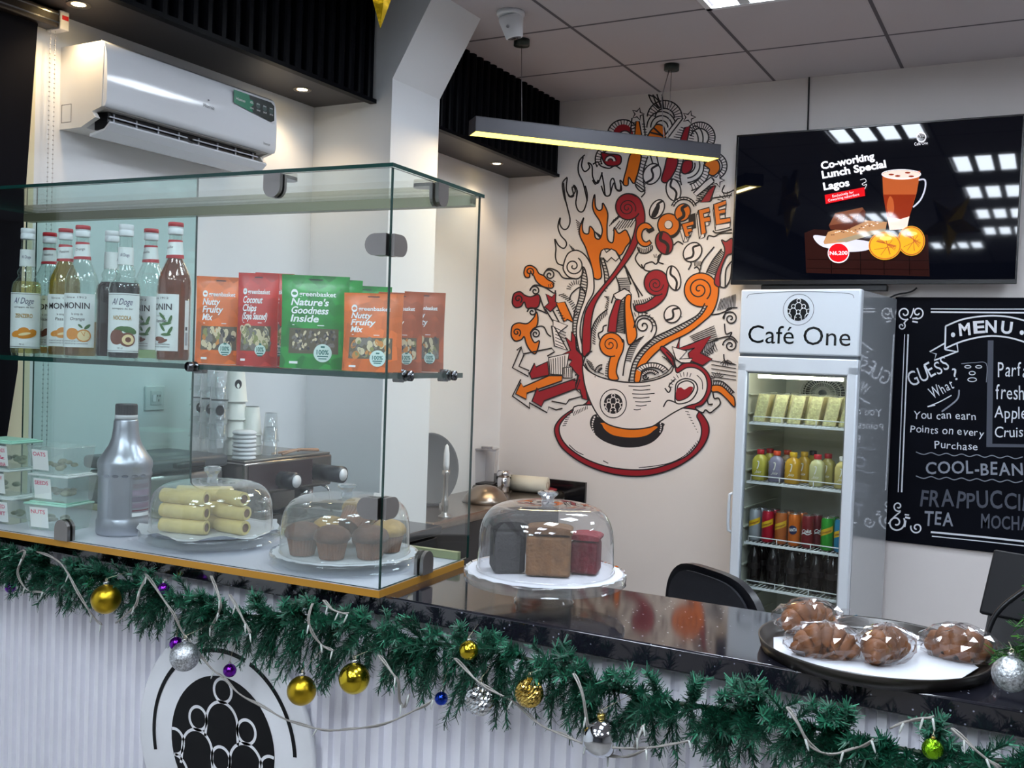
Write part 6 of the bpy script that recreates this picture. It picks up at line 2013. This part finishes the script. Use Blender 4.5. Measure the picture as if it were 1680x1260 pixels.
z = SHELF[2] + .0055
for px, d, c, wd, bd, tn, lab in ((1238, .115, '9aa0a8', '', 1, .0, 'silver can with a yellow stripe at the handle end of the row'), (1259, .115, 'b01630', '', 1, 0, 'crimson can with a yellow stripe in the front row'), (1281, .115, 'b5622a', '', 1, 0, 'copper orange can with a yellow stripe in the front row'), (1303, .115, 'd26a14', 'FANTA', None, 0, 'bright orange can with dark round badge in the front row'),
                              (1325, .115, '7c101c', 'Coke', None, 0, 'dark red cola can with white script in the front row'), (1340, .165, '6a1020', 'Coke', None, .6, 'dark red can tucked behind the cola can'), (1357, .115, '259c2a', '', 1, 0, 'green can with a yellow stripe in the front row'), (1379, .115, '1f86b8', '', 1, 0, 'blue can with a yellow stripe at the hinge end of the row')):
    can(fr(px, 880, d)[0], d, z, c, lab, wd, band=bd, turn=tn)
for i, (px, c, lab) in enumerate(((1249, '8a8f98', 'silver can in the second row behind the silver and crimson cans'), (1270, '8a1426', 'crimson can in the second row'), (1293, 'a45a24', 'copper can in the second row'), (1315, 'b85c14', 'orange can in the second row'), (1367, '1f7a26', 'green can in the second row'))):
    can(fr(px, 870, .175)[0], .178, z, c, lab)

# dark bottles on the lowest shelf
z = SHELF[3] + .0055
cb = None
lb = ('beside the door handle', 'second from the door handle', 'third from the door handle', 'fourth from the door handle', 'fifth from the door handle', 'by the hinge side')
for i, px in enumerate((1237, 1268, 1299, 1314, 1339, 1367)):
    x = fr(px, 930, .13)[0]; y = .13 if i != 3 else .20
    label = 'black cola bottle with dark cap on the lowest fridge shelf, ' + lb[i]
    if cb is None:
        cb = thing('cola_bottle', label, 'cola bottle', fpt(x, y, z), FRZ, 'cola bottles on the lowest fridge shelf')
        b = MB(); b.lathe([(.024, 0), (.030, .006), (.031, .05), (.029, .07), (.031, .10), (.030, .12), (.020, .148), (.0135, .165), (.0125, .178)], 24); b.build('bottle_body', mat('cola_dark', '0e0809', .08), cb)
        b = MB(); b.lathe([(.0148, .172), (.0150, .174), (.0150, .190), (.0135, .192), (.0001, .192)], 18); b.build('cap', mat('cola_cap', '26262a', .35), cb)
        b = MB(); b.lathe([(.0313, .072), (.0313, .098)], 24) if 0 else b.shell([(.0302, .072), (.0313, .098)], 24); b.build('label', mat('cola_label', '1a1214', .4), cb)
    else:
        copy_thing(cb, fpt(x, y, z), FRZ, label)
for d in (.215, .295):
    for i in range(6):
        if d < .25 and i in (2, 3): continue
        copy_thing(cb, fpt(.068 + .076 * i, d + .002, z), FRZ, 'black cola bottle in the hidden back rows of the lowest fridge shelf')

# ================================================================== work counters behind the bar
M_blk = mat('black_worktop', '121216', .12, ior=1.6)
M_cab = mat('black_cabinet', '17171c', .25)
AX1 = -2.06
t = thing('work_counter', 'black work counter under the air conditioner carrying the coffee machine', 'counter', (0, 0, 0))
b = MB(); b.rbox((LX + .001, 2.03, .885), (AX1, PY0 - .002, .92), .004); b.build('worktop', M_blk, t)
b = MB(); b.box((LX + .002, 2.04, .10), (AX1 - .03, PY0 - .003, .884)); b.box((LX + .002, 2.06, 0), (AX1 - .08, PY0 - .01, .10)); b.build('carcass', M_cab, t)
for i in range(3):
    y0 = 2.05 + i * .41
    b = MB(); b.rbox((AX1 - .029, y0, .12), (AX1 - .010, y0 + .40, .875), .003); d = b.build('door', M_cab, t)
    b = MB(); b.tube([(AX1 - .010, y0 + .35, .70), (AX1 + .012, y0 + .35, .70), (AX1 + .012, y0 + .35, .82), (AX1 - .010, y0 + .35, .82)], .005, 8); b.build('handle', M_chrome, d)
KZ = .85
t = thing('sink_counter', 'low steel-topped counter in the corner under the mural', 'counter', (0, 0, 0))
b = MB(); b.rbox((LX + .001, PY1 + .004, KZ - .045), (-2.33, BY - .002, KZ), .02, seg=4); b.build('worktop', mat('steel_top', '8c7f74', .25, .9, vary=.1, scale=30), t)
b = MB(); b.box((LX + .002, PY1 + .02, .0), (-2.37, BY - .003, KZ - .046)); b.build('carcass', M_cab, t)
b = MB(); b.box((LX + .001, BY - .022, KZ), (-2.205, BY - .001, KZ + .06)); b.box((-2.329, BY - .022, KZ - .075), (-2.205, BY - .001, KZ)); b.build('backsplash', M_blk, t)

# toaster press beside the coffee machine
p = at(300, 800, x=-2.40)
t = thing('sandwich_press', 'grey steel sandwich press with dark lid between silver bottle and coffee machine', 'appliance', (-2.52, 2.26, .921))
b = MB(); b.rbox((-.13, -.15, .02), (.13, .18, .27), .015, seg=3); b.build('body', M_steel, t)
b = MB(); b.rbox((-.14, -.16, .275), (.14, .19, .315), .012, seg=3); b.build('lid', mat('press_lid', '4a4c50', .35), t)
b = MB(); b.rbox((.13, -.05, .285), (.16, .07, .305), .006); b.build('handle', M_black, t)
for sx in (-.1, .1):
    for sy in (-.12, .15):
        b = MB(); b.cyl((sx, sy, 0), (sx, sy, .022), .014, n=12); b.build('foot', M_black, t)

# coffee machine
MY0, MY1, MX0, MX1, MZ = 2.47, 2.93, -2.70, -2.33, .921
t = thing('coffee_machine', 'steel coffee machine with black portafilter handles and cups stacked on top', 'coffee machine', ((MX0 + MX1) / 2, (MY0 + MY1) / 2, MZ))
hx, hy = (MX1 - MX0) / 2, (MY1 - MY0) / 2
b = MB(); b.rbox((-hx, -hy, .02), (hx * .25, hy, .27), .008); b.rbox((-hx, -hy, .17), (hx, hy, .285), .008); b.rbox((-hx, -hy, .012), (hx, hy, .055), .006); b.build('body', mat('machine_steel', '8a8480', .22, 1.0), t)
b = MB(); b.rbox((-hx * .97, -hy * .97, .2855), (hx * .97, hy * .97, .292), .002); b.build('cup_tray', M_steel, t)
b = MB(); b.box((-hx * .1, -hy * .9, .0555), (hx * .95, hy * .9, .058)); b.build('drip_tray', mat('tray_dark', '3a3a3e', .4, .6), t)
b = MB(); b.box((hx + .0005, -hy * .92, .185), (hx + .002, hy * .5, .275)); b.build('front_plate', mat('machine_dark', '3c2a2c', .15), t)
for k, y in enumerate((-.09, .13)):
    b = MB(); b.cyl((hx * .75, y, .115), (hx * .75, y, .169), .034, n=24); b.cyl((hx * .75, y, .095), (hx * .75, y, .115), .037, n=24); g = b.build('group_head', M_chrome, t)
    b = MB(); b.tube([(hx * .75 + .03, y, .105), (hx * .75 + .08, y, .112), (hx * .75 + .10, y, .114), (hx * .75 + .17, y, .118), (hx * .75 + .19, y, .119)], [.008, .009, .017, .019, .015], 14); b.build('portafilter_handle', M_black, g)
for k, (y, z, ln) in enumerate(((-.05, .215, .07), (hy * .62, .225, .12))):
    b = MB(); b.cyl((hx, y, z), (hx + ln, y, z), .030, n=22); kn = b.build('steam_knob', mat('knob_black', '20242c', .3), t)
    b = MB(); b.cyl((hx + ln, y, z), (hx + ln + .003, y, z), .022, n=20); b.build('knob_disc', M_white, kn)
b = MB(); b.tube(catmull([(hx * .9, hy * .86, .17), (hx * 1.05, hy * .9, .15), (hx * 1.1, hy * .92, .07)], False, 5), .005, 8); b.build('steam_wand', M_chrome, t)
b = MB()
for sx in (-.8, .8):
    for sy in (-.85, .85): b.cyl((sx * hx, sy * hy, 0), (sx * hx, sy * hy, .013), .016, n=12)
b.build('feet', M_black, t)
TOPZ = MZ + .2925

M_pcup = mat('paper_cup', 'e9ebe4', .5)
M_ccup = clear_mat('clear_cup', 'f2f5f6', 1.6, .16, 'e8eef0')


def cup_stack(x, y, z, n, r, h, step, m, label, logo=False, group='stacked cups on the coffee machine', inverted=True):
    t = thing('cup_stack', label, 'cups', (x, y, z), 0, group)
    for i in range(n):
        b = MB(); z0 = i * step
        b.shell([(r + .002, z0), (r + .003, z0 + .002), (r + .0022, z0 + .005), (r, z0 + .005), (r * .72, z0 + h)], 22)
        b.lathe([(.0001, z0 + h), (r * .72, z0 + h)], 22)
        if logo and i == n - 1:
            f = lambda u, v: ((r * .87 + .001) * sin(u / r + 1.0), -(r * .87 + .001) * cos(u / r + 1.0), v)
            b.poly(ell(0, z0 + h * .55, .014, .016, 18), f, 1)
        b.build('cup', [m, M_ink], t)
    return t


px3 = lambda px, py, x: at(px, py, x=x)
q = px3(384, 745, -2.50)
cup_stack(-2.50, q.y, TOPZ, 4, .040, .115, .062, M_pcup, 'tall stack of white paper cups with a dark dot logo on the coffee machine', True)
q2 = px3(411, 750, -2.46)
cup_stack(-2.46, q2.y, TOPZ, 3, .036, .10, .035, M_pcup, 'shorter stack of white paper cups beside the dotted stack')
q3 = px3(402, 752, -2.38)
t = thing('lid_stack', 'stack of white cup lids in front of the paper cups on the coffee machine', 'lids', (-2.385, q3.y, TOPZ))
for i in range(7):
    b = MB(); z0 = i * .014; b.lathe([(.038, z0), (.041, z0 + .004), (.038, z0 + .008), (.033, z0 + .013), (.0001, z0 + .0125)], 24); b.build('lid', M_white, t)
q4 = px3(443, 745, -2.40)
cup_stack(-2.40, q4.y, TOPZ, 2, .028, .10, .05, M_ccup, 'stack of clear plastic cups at the knob side of the coffee machine top')
for k, (px, lab) in enumerate(((326, 'tall stack of clear cups beside the machine, nearest the glass door edge'), (342, 'middle one of the tall clear cup stacks beside the machine'), (358, 'tall stack of clear cups next to the paper cups'))):
    xx = -2.655 + .075 * k
    q = px3(px, 700, xx)
    t_ = cup_stack(xx, q.y, .921 + (.3152 if q.y < 2.46 else .2925), 5 - (k == 2), .032, .125, .055, M_ccup, lab, group='tall clear cup stacks')
    b = MB(); f = lambda u, v: (.041 * sin(u / .04 + .9), -.041 * cos(u / .04 + .9), v)
    b.poly(ell(0, .16, .014, .018, 16), f); b.line([(-.03, .195), (.03, .195)], .004, f); b.build('print', M_ink, t_)
b = MB(); b.tube([(0, 0, .004), (.012, .11, .012), (.02, .23, .004)], .0045, 8); b.tube([(.03, .02, .004), (.02, .12, .014), (.012, .235, .006)], .0045, 8); b.sphere((.02, .115, .012), .007, 0, 8, 5)
solo('wooden_tongs', b, mat('tong_wood', 'b08a70', .6), 'wooden tongs lying on top of the coffee machine', 'tongs', (-2.40, 2.68, TOPZ))


# corner counter items
def onk(px, py): return at(px, py, z=KZ)


p = onk(722, 832)
t = thing('oven_tray', 'dark grey round baking tray standing upright behind the pillar', 'tray', (-2.62, 4.05, KZ + .001), atan2(4.05, -2.62) + pi / 2 + pi)
b = MB(); Mx = Matrix.Translation((0, 0, .178)) @ Matrix.Rotation(pi / 2, 4, 'X') @ Matrix.Scale(.78, 4, (1, 0, 0))
b.lathe([(.0001, .0), (.168, .0), (.178, .012), (.176, .014), (.165, .003), (.0001, .003)], 48, M=Mx); b.build('tray_disc', mat('tray_grey', '66676a', .5, .1), t)
b = MB(); b.rbox((-.05, -.03, 0), (.05, .03, .012), .003); b.build('stand', M_black, t)

p = onk(737, 830)
t = thing('candlestick', 'slim steel candlestick with a white candle tip before the round grey tray', 'candlestick', (-2.372, 3.80, KZ + .0005))
b = MB(); b.lathe([(.030, 0), (.030, .008), (.016, .018), (.014, .03), (.018, .05), (.017, .08), (.012, .09), (.011, .19), (.018, .20), (.018, .215), (.0001, .215)], 24); b.build('holder', mat('nickel', 'b8b4b0', .25, .9), t)
b = MB(); b.lathe([(.011, .213), (.014, .24), (.013, .29), (.008, .325), (.0001, .335)], 20); b.build('candle', mat('candle_white', 'f2f2f4', .4), t)

t = thing('covered_pan', 'shallow steel pan lid with black knob on the corner counter', 'pan', (-2.47, 4.34, KZ + .0005), radians(-40))
b = MB(); b.lathe([(.115, 0), (.118, .004), (.11, .02), (.085, .055), (.05, .078), (.0001, .088)], 36); b.build('dome_lid', mat('pan_steel', '94897e', .28, .9), t)
b = MB(); b.tube([(-.095, 0, .04), (-.125, 0, .048), (-.16, 0, .05)], [.012, .018, .016], 12); b.build('knob', M_black, t)

p = at(797, 800, y=4.80)
t = thing('blender_jar', 'clear square blender jar with a dark blade collar in the corner', 'blender jar', (p.x, 4.80, KZ + .0005), radians(20))
b = MB(); hh = .21
ring = lambda s, z: [(sx * s, sy * s, z) for sx, sy in ((-1, -1), (1, -1), (1, 1), (-1, 1))]
b.add(ring(.05, .03) + ring(.058, hh), [(0, 1, 5, 4), (1, 2, 6, 5), (2, 3, 7, 6), (3, 0, 4, 7), (0, 3, 2, 1)], 0); b.build('jar', clear_mat('jar_clear', 'f2f2f4', 1.4, .14, 'd8d6d8'), t)
b = MB(); b.rbox((-.052, -.052, 0), (.052, .052, .03), .006); b.build('base_collar', M_black, t)
b = MB(); b.rbox((-.060, -.060, hh), (.060, .060, hh + .012), .004); b.rbox((-.03, -.02, hh + .0125), (.03, .02, hh + .022), .003); b.build('lid', clear_mat('jar_lid', 'd8d8dc', 1.2, .3, 'b8b6ba'), t)

p = at(826, 813, y=4.72)
t = thing('chrome_shaker', 'small chrome shaker jar with a wide cap next to the blender jar', 'shaker', (p.x, 4.72, KZ + .0005))
b = MB(); b.lathe([(.034, 0), (.037, .005), (.037, .07), (.032, .078), (.032, .082)], 28); b.build('body', M_chrome, t)
b = MB(); b.lathe([(.034, .081), (.040, .086), (.040, .105), (.034, .116), (.0001, .118)], 28); b.build('cap', M_chrome, t)

p = at(872, 800, y=4.78)
t = thing('paper_roll', 'cream paper towel roll lying on the corner counter', 'paper roll', (p.x - .02, 4.80, KZ + .046), radians(8))
b = MB(); Mx = Matrix.Rotation(pi / 2, 4, 'Y'); b.lathe([(.018, -.10), (.045, -.10), (.045, .10), (.018, .10)], 32, M=Mx); b.build('roll', mat('roll_paper', 'd8d2c2', .8), t)
b = MB(); b.shell([(.0175, -.102), (.0175, .102)], 20, M=Mx); b.build('core', mat('roll_core', '9a7a58', .8), t)
p = at(925, 823, y=4.88)
b = MB(); b.lathe([(.0001, .0), (.06, .0), (.072, .012), (.074, .018), (.066, .02), (.0001, .022)], 32)
solo('red_lid', b, mat('lid_red', '8a1424', .3), 'flat dark red lid against the black backsplash', 'lid', (-2.405, 4.87, KZ + .0005))

# ================================================================== christmas garland along the counter edge
GRN = [mat('needle_dark', '0b3a2a', .5), mat('needle_mid', '13553e', .5), mat('needle_light', '2b7c5c', .5)]
rg = random.Random(21)
GY = 1.622


def gpath(x):
    """centre line of the garland: just under the counter edge, gently waving"""
    return Vector((x, GY + .006 * sin(x * 9), 1.026 + .012 * sin(x * 5.2 + .6) + .008 * sin(x * 13)))


t = thing('christmas_garland', 'green artificial pine garland draped along the counter edge', 'garland', (0, 0, 0))
wire = MB(); wire.tube([gpath(-2.74 + i * .03) for i in range(116)], .004, 6); wire.build('wire_core', mat('garland_wire', '2a3a28', .6), t)
b = MB()


def sprig(base, d, L, n, spread=1.0):
    d = d.normalized()
    side = d.cross(Vector((0, 0, 1)))
    if side.length < .1: side = d.cross(Vector((1, 0, 0)))
    side.normalize(); up = side.cross(d)
    droop = Vector((0, 0, -1))
    pts = [base + d * (L * k / 5) + droop * (.18 * L * (k / 5) ** 2) for k in range(6)]
    b.tube(pts, .0012, 4, 0, caps=False)
    for i in range(n):
        s = (i + rg.random()) / n
        k = min(4, int(s * 5)); p = pts[k].lerp(pts[k + 1], s * 5 - k)
        ax = (pts[k + 1] - pts[k]).normalized()
        a = rg.uniform(0, 2 * pi)
        rad = side * cos(a) + up * sin(a)
        nd = (ax * rg.uniform(.45, 1.0) + rad * spread).normalized()
        ln = rg.uniform(.013, .021)
        wv = nd.cross(rad if abs(nd.dot(rad)) < .95 else ax)
        if wv.length < 1e-3: continue
        wv = wv.normalized() * rg.uniform(.0010, .0016)
        m = rg.choices((0, 1, 2), (5, 5, 2))[0]
        q = p + nd * ln
        if q.x < -1.12 and q.z > CT - .008 and q.y > 1.53 or (q.y > 1.642 and q.z > CT - .05 and q.z < CT and q.x > -2.8 and d.z < .9 and base.y < 1.64): continue
        b.add([p - wv, p + wv, p + nd * ln + wv * .5, p + nd * ln - wv * .5], [(0, 1, 2, 3)], m)


FRONT = lambda: Vector((0, -1, 0))
x = -2.72
while x < .72:
    for k in range(4):
        a = rg.uniform(-pi * .72, pi * .42)          # mostly outward and down
        c = gpath(x + rg.uniform(-.02, .02))
        d = Vector((rg.uniform(-.7, .7), -cos(a) * .9, sin(a) * 1.0 - .1))
        if d.y > -.05: d.y = -.05 - rg.random() * .3
        sprig(c, d, rg.uniform(.05, .095), 76)
    x += .020
# longer tufts that hang or stick up where the photograph shows them
for px, py, L in ((150, 975, .07), (240, 1010, .07), (330, 1010, .07), (430, 1060, .085), (480, 1080, .07), (550, 1090, .075), (535, 1110, .06), (650, 1090, .09), (700, 1120, .08), (760, 1140, .06), (820, 1150, .07), (950, 1160, .10), (960, 1190, .09), (1020, 1190, .09), (1075, 1170, .08), (1150, 1200, .11), (1180, 1220, .10), (1240, 1190, .09), (1300, 1210, .10), (1400, 1230, .08), (1450, 1240, .08), (1350, 1220, .07), (1580, 1235, .08), (60, 960, .07), (20, 940, .06), (110, 950, .06)):
    e = at(px, py, y=GY - .05); c = gpath(e.x + rg.uniform(-.03, .03))
    for k in range(6):
        d = e - c + Vector((rg.uniform(-.025, .025), rg.uniform(-.03, .01), rg.uniform(-.02, .02)))
        sprig(c, d, d.length * rg.uniform(.9, 1.15), 90)
for px, py in ((500, 962), (475, 985), (1215, 1105), (1240, 1095), (1350, 1155), (1370, 1150), (1545, 1180), (1530, 1165), (20, 900), (60, 895), (120, 905), (160, 925), (250, 950), (330, 965), (420, 975), (640, 1040), (760, 1050), (940, 1070)):
    e = at(px, py, y=GY - .035); c = gpath(e.x)
    for k in range(4):
        d = e - c + Vector((rg.uniform(-.02, .02), rg.uniform(-.02, .0), rg.uniform(-.015, .015)))
        sprig(c, d, d.length * rg.uniform(.8, 1.1), 80)
tag(b.build('needle_sprays', GRN, t), kind='stuff')

# baubles
BM = {'gold': mat('bauble_gold_matte', 'b89a28', .30, 1.0, bump=.05, bump_scale=400), 'goldshine': mat('bauble_gold_shine', 'c8b030', .18, 1.0), 'golddim': mat('bauble_gold_dimple', 'c8ac5c', .16, 1.0),
      'silver': mat('bauble_silver_glitter', 'c2c6ca', .40, 1.0, vary=.6, scale=260, bump=.25, bump_scale=400), 'silvershine': mat('bauble_silver_shine', 'd0d4d8', .10, 1.0), 'silverdim': mat('bauble_silver_dimple', 'd0d4d6', .14, 1.0),
      'purple': mat('bauble_purple', '6a1c9a', .18, .9), 'blue': mat('bauble_blue', '1a3aa8', .15, .9), 'green': mat('bauble_green', '7ab41a', .16, .9, bump=.4, bump_scale=160), 'emerald': mat('bauble_emerald', '128a3a', .2, .9), 'big': mat('bauble_big_glitter', 'c4c8cc', .42, .9, vary=.6, scale=200, bump=.3, bump_scale=300)}


def bauble(px, py, dpx, kind, label, dep=None, cap='silver', dimple=False, hang=True):
    y = dep if dep else GY - .075
    c = at(px, py, y=y); Z = (c - EYE).dot(CF); r = dpx / 2 * Z / FPX
    t = thing('bauble', label, 'christmas bauble', c, rg.uniform(-.5, .5), 'baubles on the garland')
    b = MB()
    if dimple:
        n, k = 40, 24; vs = []
        for i in range(k + 1):
            ph = pi * i / k
            for j in range(n):
                th = 2 * pi * (j + .5 * (i % 2)) / n
                rr = r * (1 - (.045 if (j + i) % 2 else -.02) * sin(ph))
                vs.append((rr * sin(ph) * cos(th), rr * sin(ph) * sin(th), -rr * cos(ph)))
        b.add(vs, [(i * n + j, i * n + (j + 1) % n, (i + 1) * n + (j + 1) % n, (i + 1) * n + j) for i in range(k) for j in range(n)], 0, False)
    else:
        b.sphere((0, 0, 0), r, 0, 28, 18)
    b.build('ball', BM[kind], t)
    b = MB(); b.lathe([(r * .22, r * .96), (r * .22, r * 1.2), (r * .18, r * 1.24), (.0001, r * 1.24)], 16); b.build('cap', mat('bauble_cap_' + cap, 'c9b060' if cap == 'gold' else 'c4c6c8', .2, .95), t)
    if hang:
        b = MB(); top = max(r * 1.5, .03)
        b.tube([(.11 * r * cos(a), 0, r * 1.33 + .11 * r * sin(a)) for a in [2 * pi * i / 10 for i in range(10)]], r * .03 + .0002, 4, closed=True)
        g = gpath(c.x) - c
        if kind == 'big': g = Vector((0, .012, r * 1.7))
        b.tube([(0, 0, r * 1.42), (g.x * .3 * 0, g.y * .5, max(r * 1.6, g.z * .6)), (0, g.y, max(r * 1.7, g.z))], .0006, 4)
        b.build('hanger', mat('hanger_wire', 'b0a890', .3, .8), t)
    return t


for a in ((174, 983, 48, 'gold', 'matt gold bauble hanging below the silver bottle end of the case'), (17, 964, 17, 'purple', 'small purple bauble at the window end of the garland'), (148, 957, 13, 'emerald', 'tiny emerald bauble above the matt gold one'),
          (268, 967, 21, 'purple', 'purple bauble tucked up in the garland below the pastry dome'), (289, 1056, 22, 'purple', 'purple bauble half hidden behind the silver glitter one'), (377, 1100, 22, 'purple', 'small purple bauble hanging over the round emblem'),
          (495, 1133, 48, 'gold', 'gold bauble hanging beside the round emblem'), (581, 1113, 51, 'goldshine', 'large bright gold bauble hanging below the case corner'), (769, 1067, 32, 'goldshine', 'gold bauble nestled up under the counter edge'),
          (724, 1146, 22, 'blue', 'small blue bauble in a hanging sprig'), (1530, 1229, 34, 'green', 'lime green bauble hanging below the tray'), (985, 1210, 64, 'silvershine', 'shiny silver bauble hanging low behind two sprigs')):
    bauble(*a, dep=(GY - .035 if a[2] < 25 else None), cap='gold' if a[3] in ('green', 'silvershine') else 'silver')
bauble(303, 1077, 48, 'silver', 'silver glitter bauble hanging over the rim of the round emblem', dep=GY - .10)
bauble(787, 1149, 50, 'silverdim', 'silver dimpled bauble in the middle of the garland', dimple=True)
bauble(868, 1137, 47, 'golddim', 'pale gold dimpled bauble beside the silver dimpled one', dimple=True, cap='gold')

# fairy light cable
M_fl = mat('fairy_cable', '8f8b86', .3, ior=1.4)
t = thing('fairy_lights', 'clear fairy light cable woven through the garland in loops', 'string lights', (0, 0, 0))
b = MB(); bulbs = []
runs = [[(28, 908), (40, 905), (28, 940), (45, 968), (70, 972)], [(60, 905), (100, 925), (128, 975), (155, 1015), (165, 1025)], [(190, 1022), (220, 995), (228, 970), (240, 945)], [(238, 942), (262, 975), (285, 1010), (302, 1042), (340, 1090), (365, 1112), (395, 1140), (440, 1165), (480, 1185), (530, 1197), (580, 1196), (640, 1184), (690, 1160), (710, 1148)],
        [(345, 945), (360, 985), (358, 1005), (345, 1030)], [(375, 975), (395, 1010), (410, 1040)], [(512, 990), (505, 1015), (512, 1040), (530, 1060), (545, 1068)], [(620, 1075), (640, 1100), (652, 1120), (655, 1150), (662, 1160), (670, 1140)], [(745, 1080), (775, 1110), (800, 1130), (840, 1150), (880, 1185), (920, 1205), (960, 1220), (1010, 1227), (1080, 1225), (1130, 1215)],
        [(940, 1105), (955, 1140), (965, 1200), (985, 1235), (1020, 1242), (1060, 1230)], [(1040, 1225), (1050, 1200), (1055, 1190)], [(1290, 1160), (1310, 1190), (1330, 1225), (1365, 1237), (1410, 1225), (1430, 1215)], [(1460, 1195), (1500, 1180), (1530, 1178)], [(1560, 1195), (1600, 1230), (1640, 1262)], [(530, 985), (545, 1000), (570, 1008)]]
for r in runs:
    pts = [at(px, py, y=GY - .085 - .012 * sin(i * 1.3)) for i, (px, py) in enumerate(r)]
    c = catmull([tuple(p) for p in pts], False, 5)
    b.tube(c, .0017, 6)
    b.tube([(x + .002, y + .002, z + .0025 * sin(i * .8)) for i, (x, y, z) in enumerate(c)], .0014, 5)
    bulbs += [c[len(c) // 3], c[2 * len(c) // 3], c[-1]]
b.build('cable', M_fl, t)
M_bulb = mat('fairy_bulb', 'b4b8b4', .12)
for i, p in enumerate(bulbs):
    d = Vector((rg.uniform(-.5, .5), -.3, -1)).normalized(); p = Vector(p)
    b = MB(); b.tube([p, p + d * .008, p + d * .015, p + d * .018], [.0018, .0019, .0014, .0005], 8); b.build('bulb', M_bulb, t)

# ================================================================== things at the end of the counter
P = at(1655, 1106, y=1.60)
tb = thing('tabletop_tree', 'small green christmas tree at the end of the counter, mostly out of frame', 'christmas tree', (.135, 1.70, CT + .0005))
b = MB(); b.lathe([(.05, 0), (.055, .004), (.04, .03), (.012, .04), (.010, .55), (.0001, .56)], 16); b.build('trunk', mat('tree_trunk', '3a2c22', .7), tb)
b = MB()
for k in range(150):
    zz = .06 + .5 * (k / 150); R0 = .15 * (1 - (zz - .06) / .58) + .02
    a = k * 2.399
    sprig(Vector((0, 0, zz)) + Vector((.01 * cos(a), .01 * sin(a), 0)), Vector((cos(a), sin(a), .12)), R0, int(40 + R0 * 300))
bl = at(1658, 1106, y=1.60) - tb.location
for k in range(5):
    q0 = Vector((-.01, -.01, .10 + .015 * k)); e = bl + Vector((.02 * (k - 2) * .6, .012, .034 + .008 * (k % 2)))
    sprig(q0, e - q0 + Vector((0, 0, .02)), (e - q0).length * (1.0 + .06 * (k % 3)), 110)
tag(b.build('branches', [mat('tree_dark', '1f4a22', .55), mat('tree_mid', '3a7a30', .5), mat('tree_light', '5a9a3c', .5)], tb), kind='stuff')
bauble(1658, 1106, 58, 'big', 'big silver glitter bauble on the little tree beside the tray', dep=1.60)

p0 = at(1640, 1040, y=1.96)
t = thing('card_terminal', 'black payment screen stand at the end of the counter behind the tray', 'payment terminal', (p0.x + .055, 1.94, CT + .0005), radians(-20))
b = MB(); b.rbox((-.07, -.05, 0), (.07, .04, .014), .004); b.build('base', M_black, t)
b = MB(); b.prism([(-.045, .012), (.04, .012), (.03, .07), (-.02, .085)], -.07, .07, lambda u, v, k: (k, u, v)); recalc(b.build('housing', mat('terminal_black', '101014', .6), t))
b = MB(); Mr = Matrix.Translation((0, -.012, .095)) @ Matrix.Rotation(radians(-25), 4, 'X'); b.rbox((-.085, -.006, -.03), (.085, .006, .09), .004, M=Mr); b.build('screen_back', mat('terminal_screen', '0c0c10', .5, ior=1.3), t)
b = MB(); c0 = at(1592, 1046, y=1.9); c1 = at(1680, 965, y=1.9)
b.tube(catmull([(c0.x - .005, 1.86, CT + .005), (c0.x + .02, 1.86, CT + .03), ((c0.x + c1.x) / 2, 1.87, (c0.z + c1.z) / 2 + .005), (c1.x, 1.88, c1.z), (c1.x + .06, 1.90, c1.z + .05), (c1.x + .10, 1.94, CT + .09), (c1.x + .12, 1.95, CT + .004)], False, 6), .0045, 8)
solo('terminal_cable', b, M_black, 'thick black cable looping up from the counter beside the payment stand', 'cable')
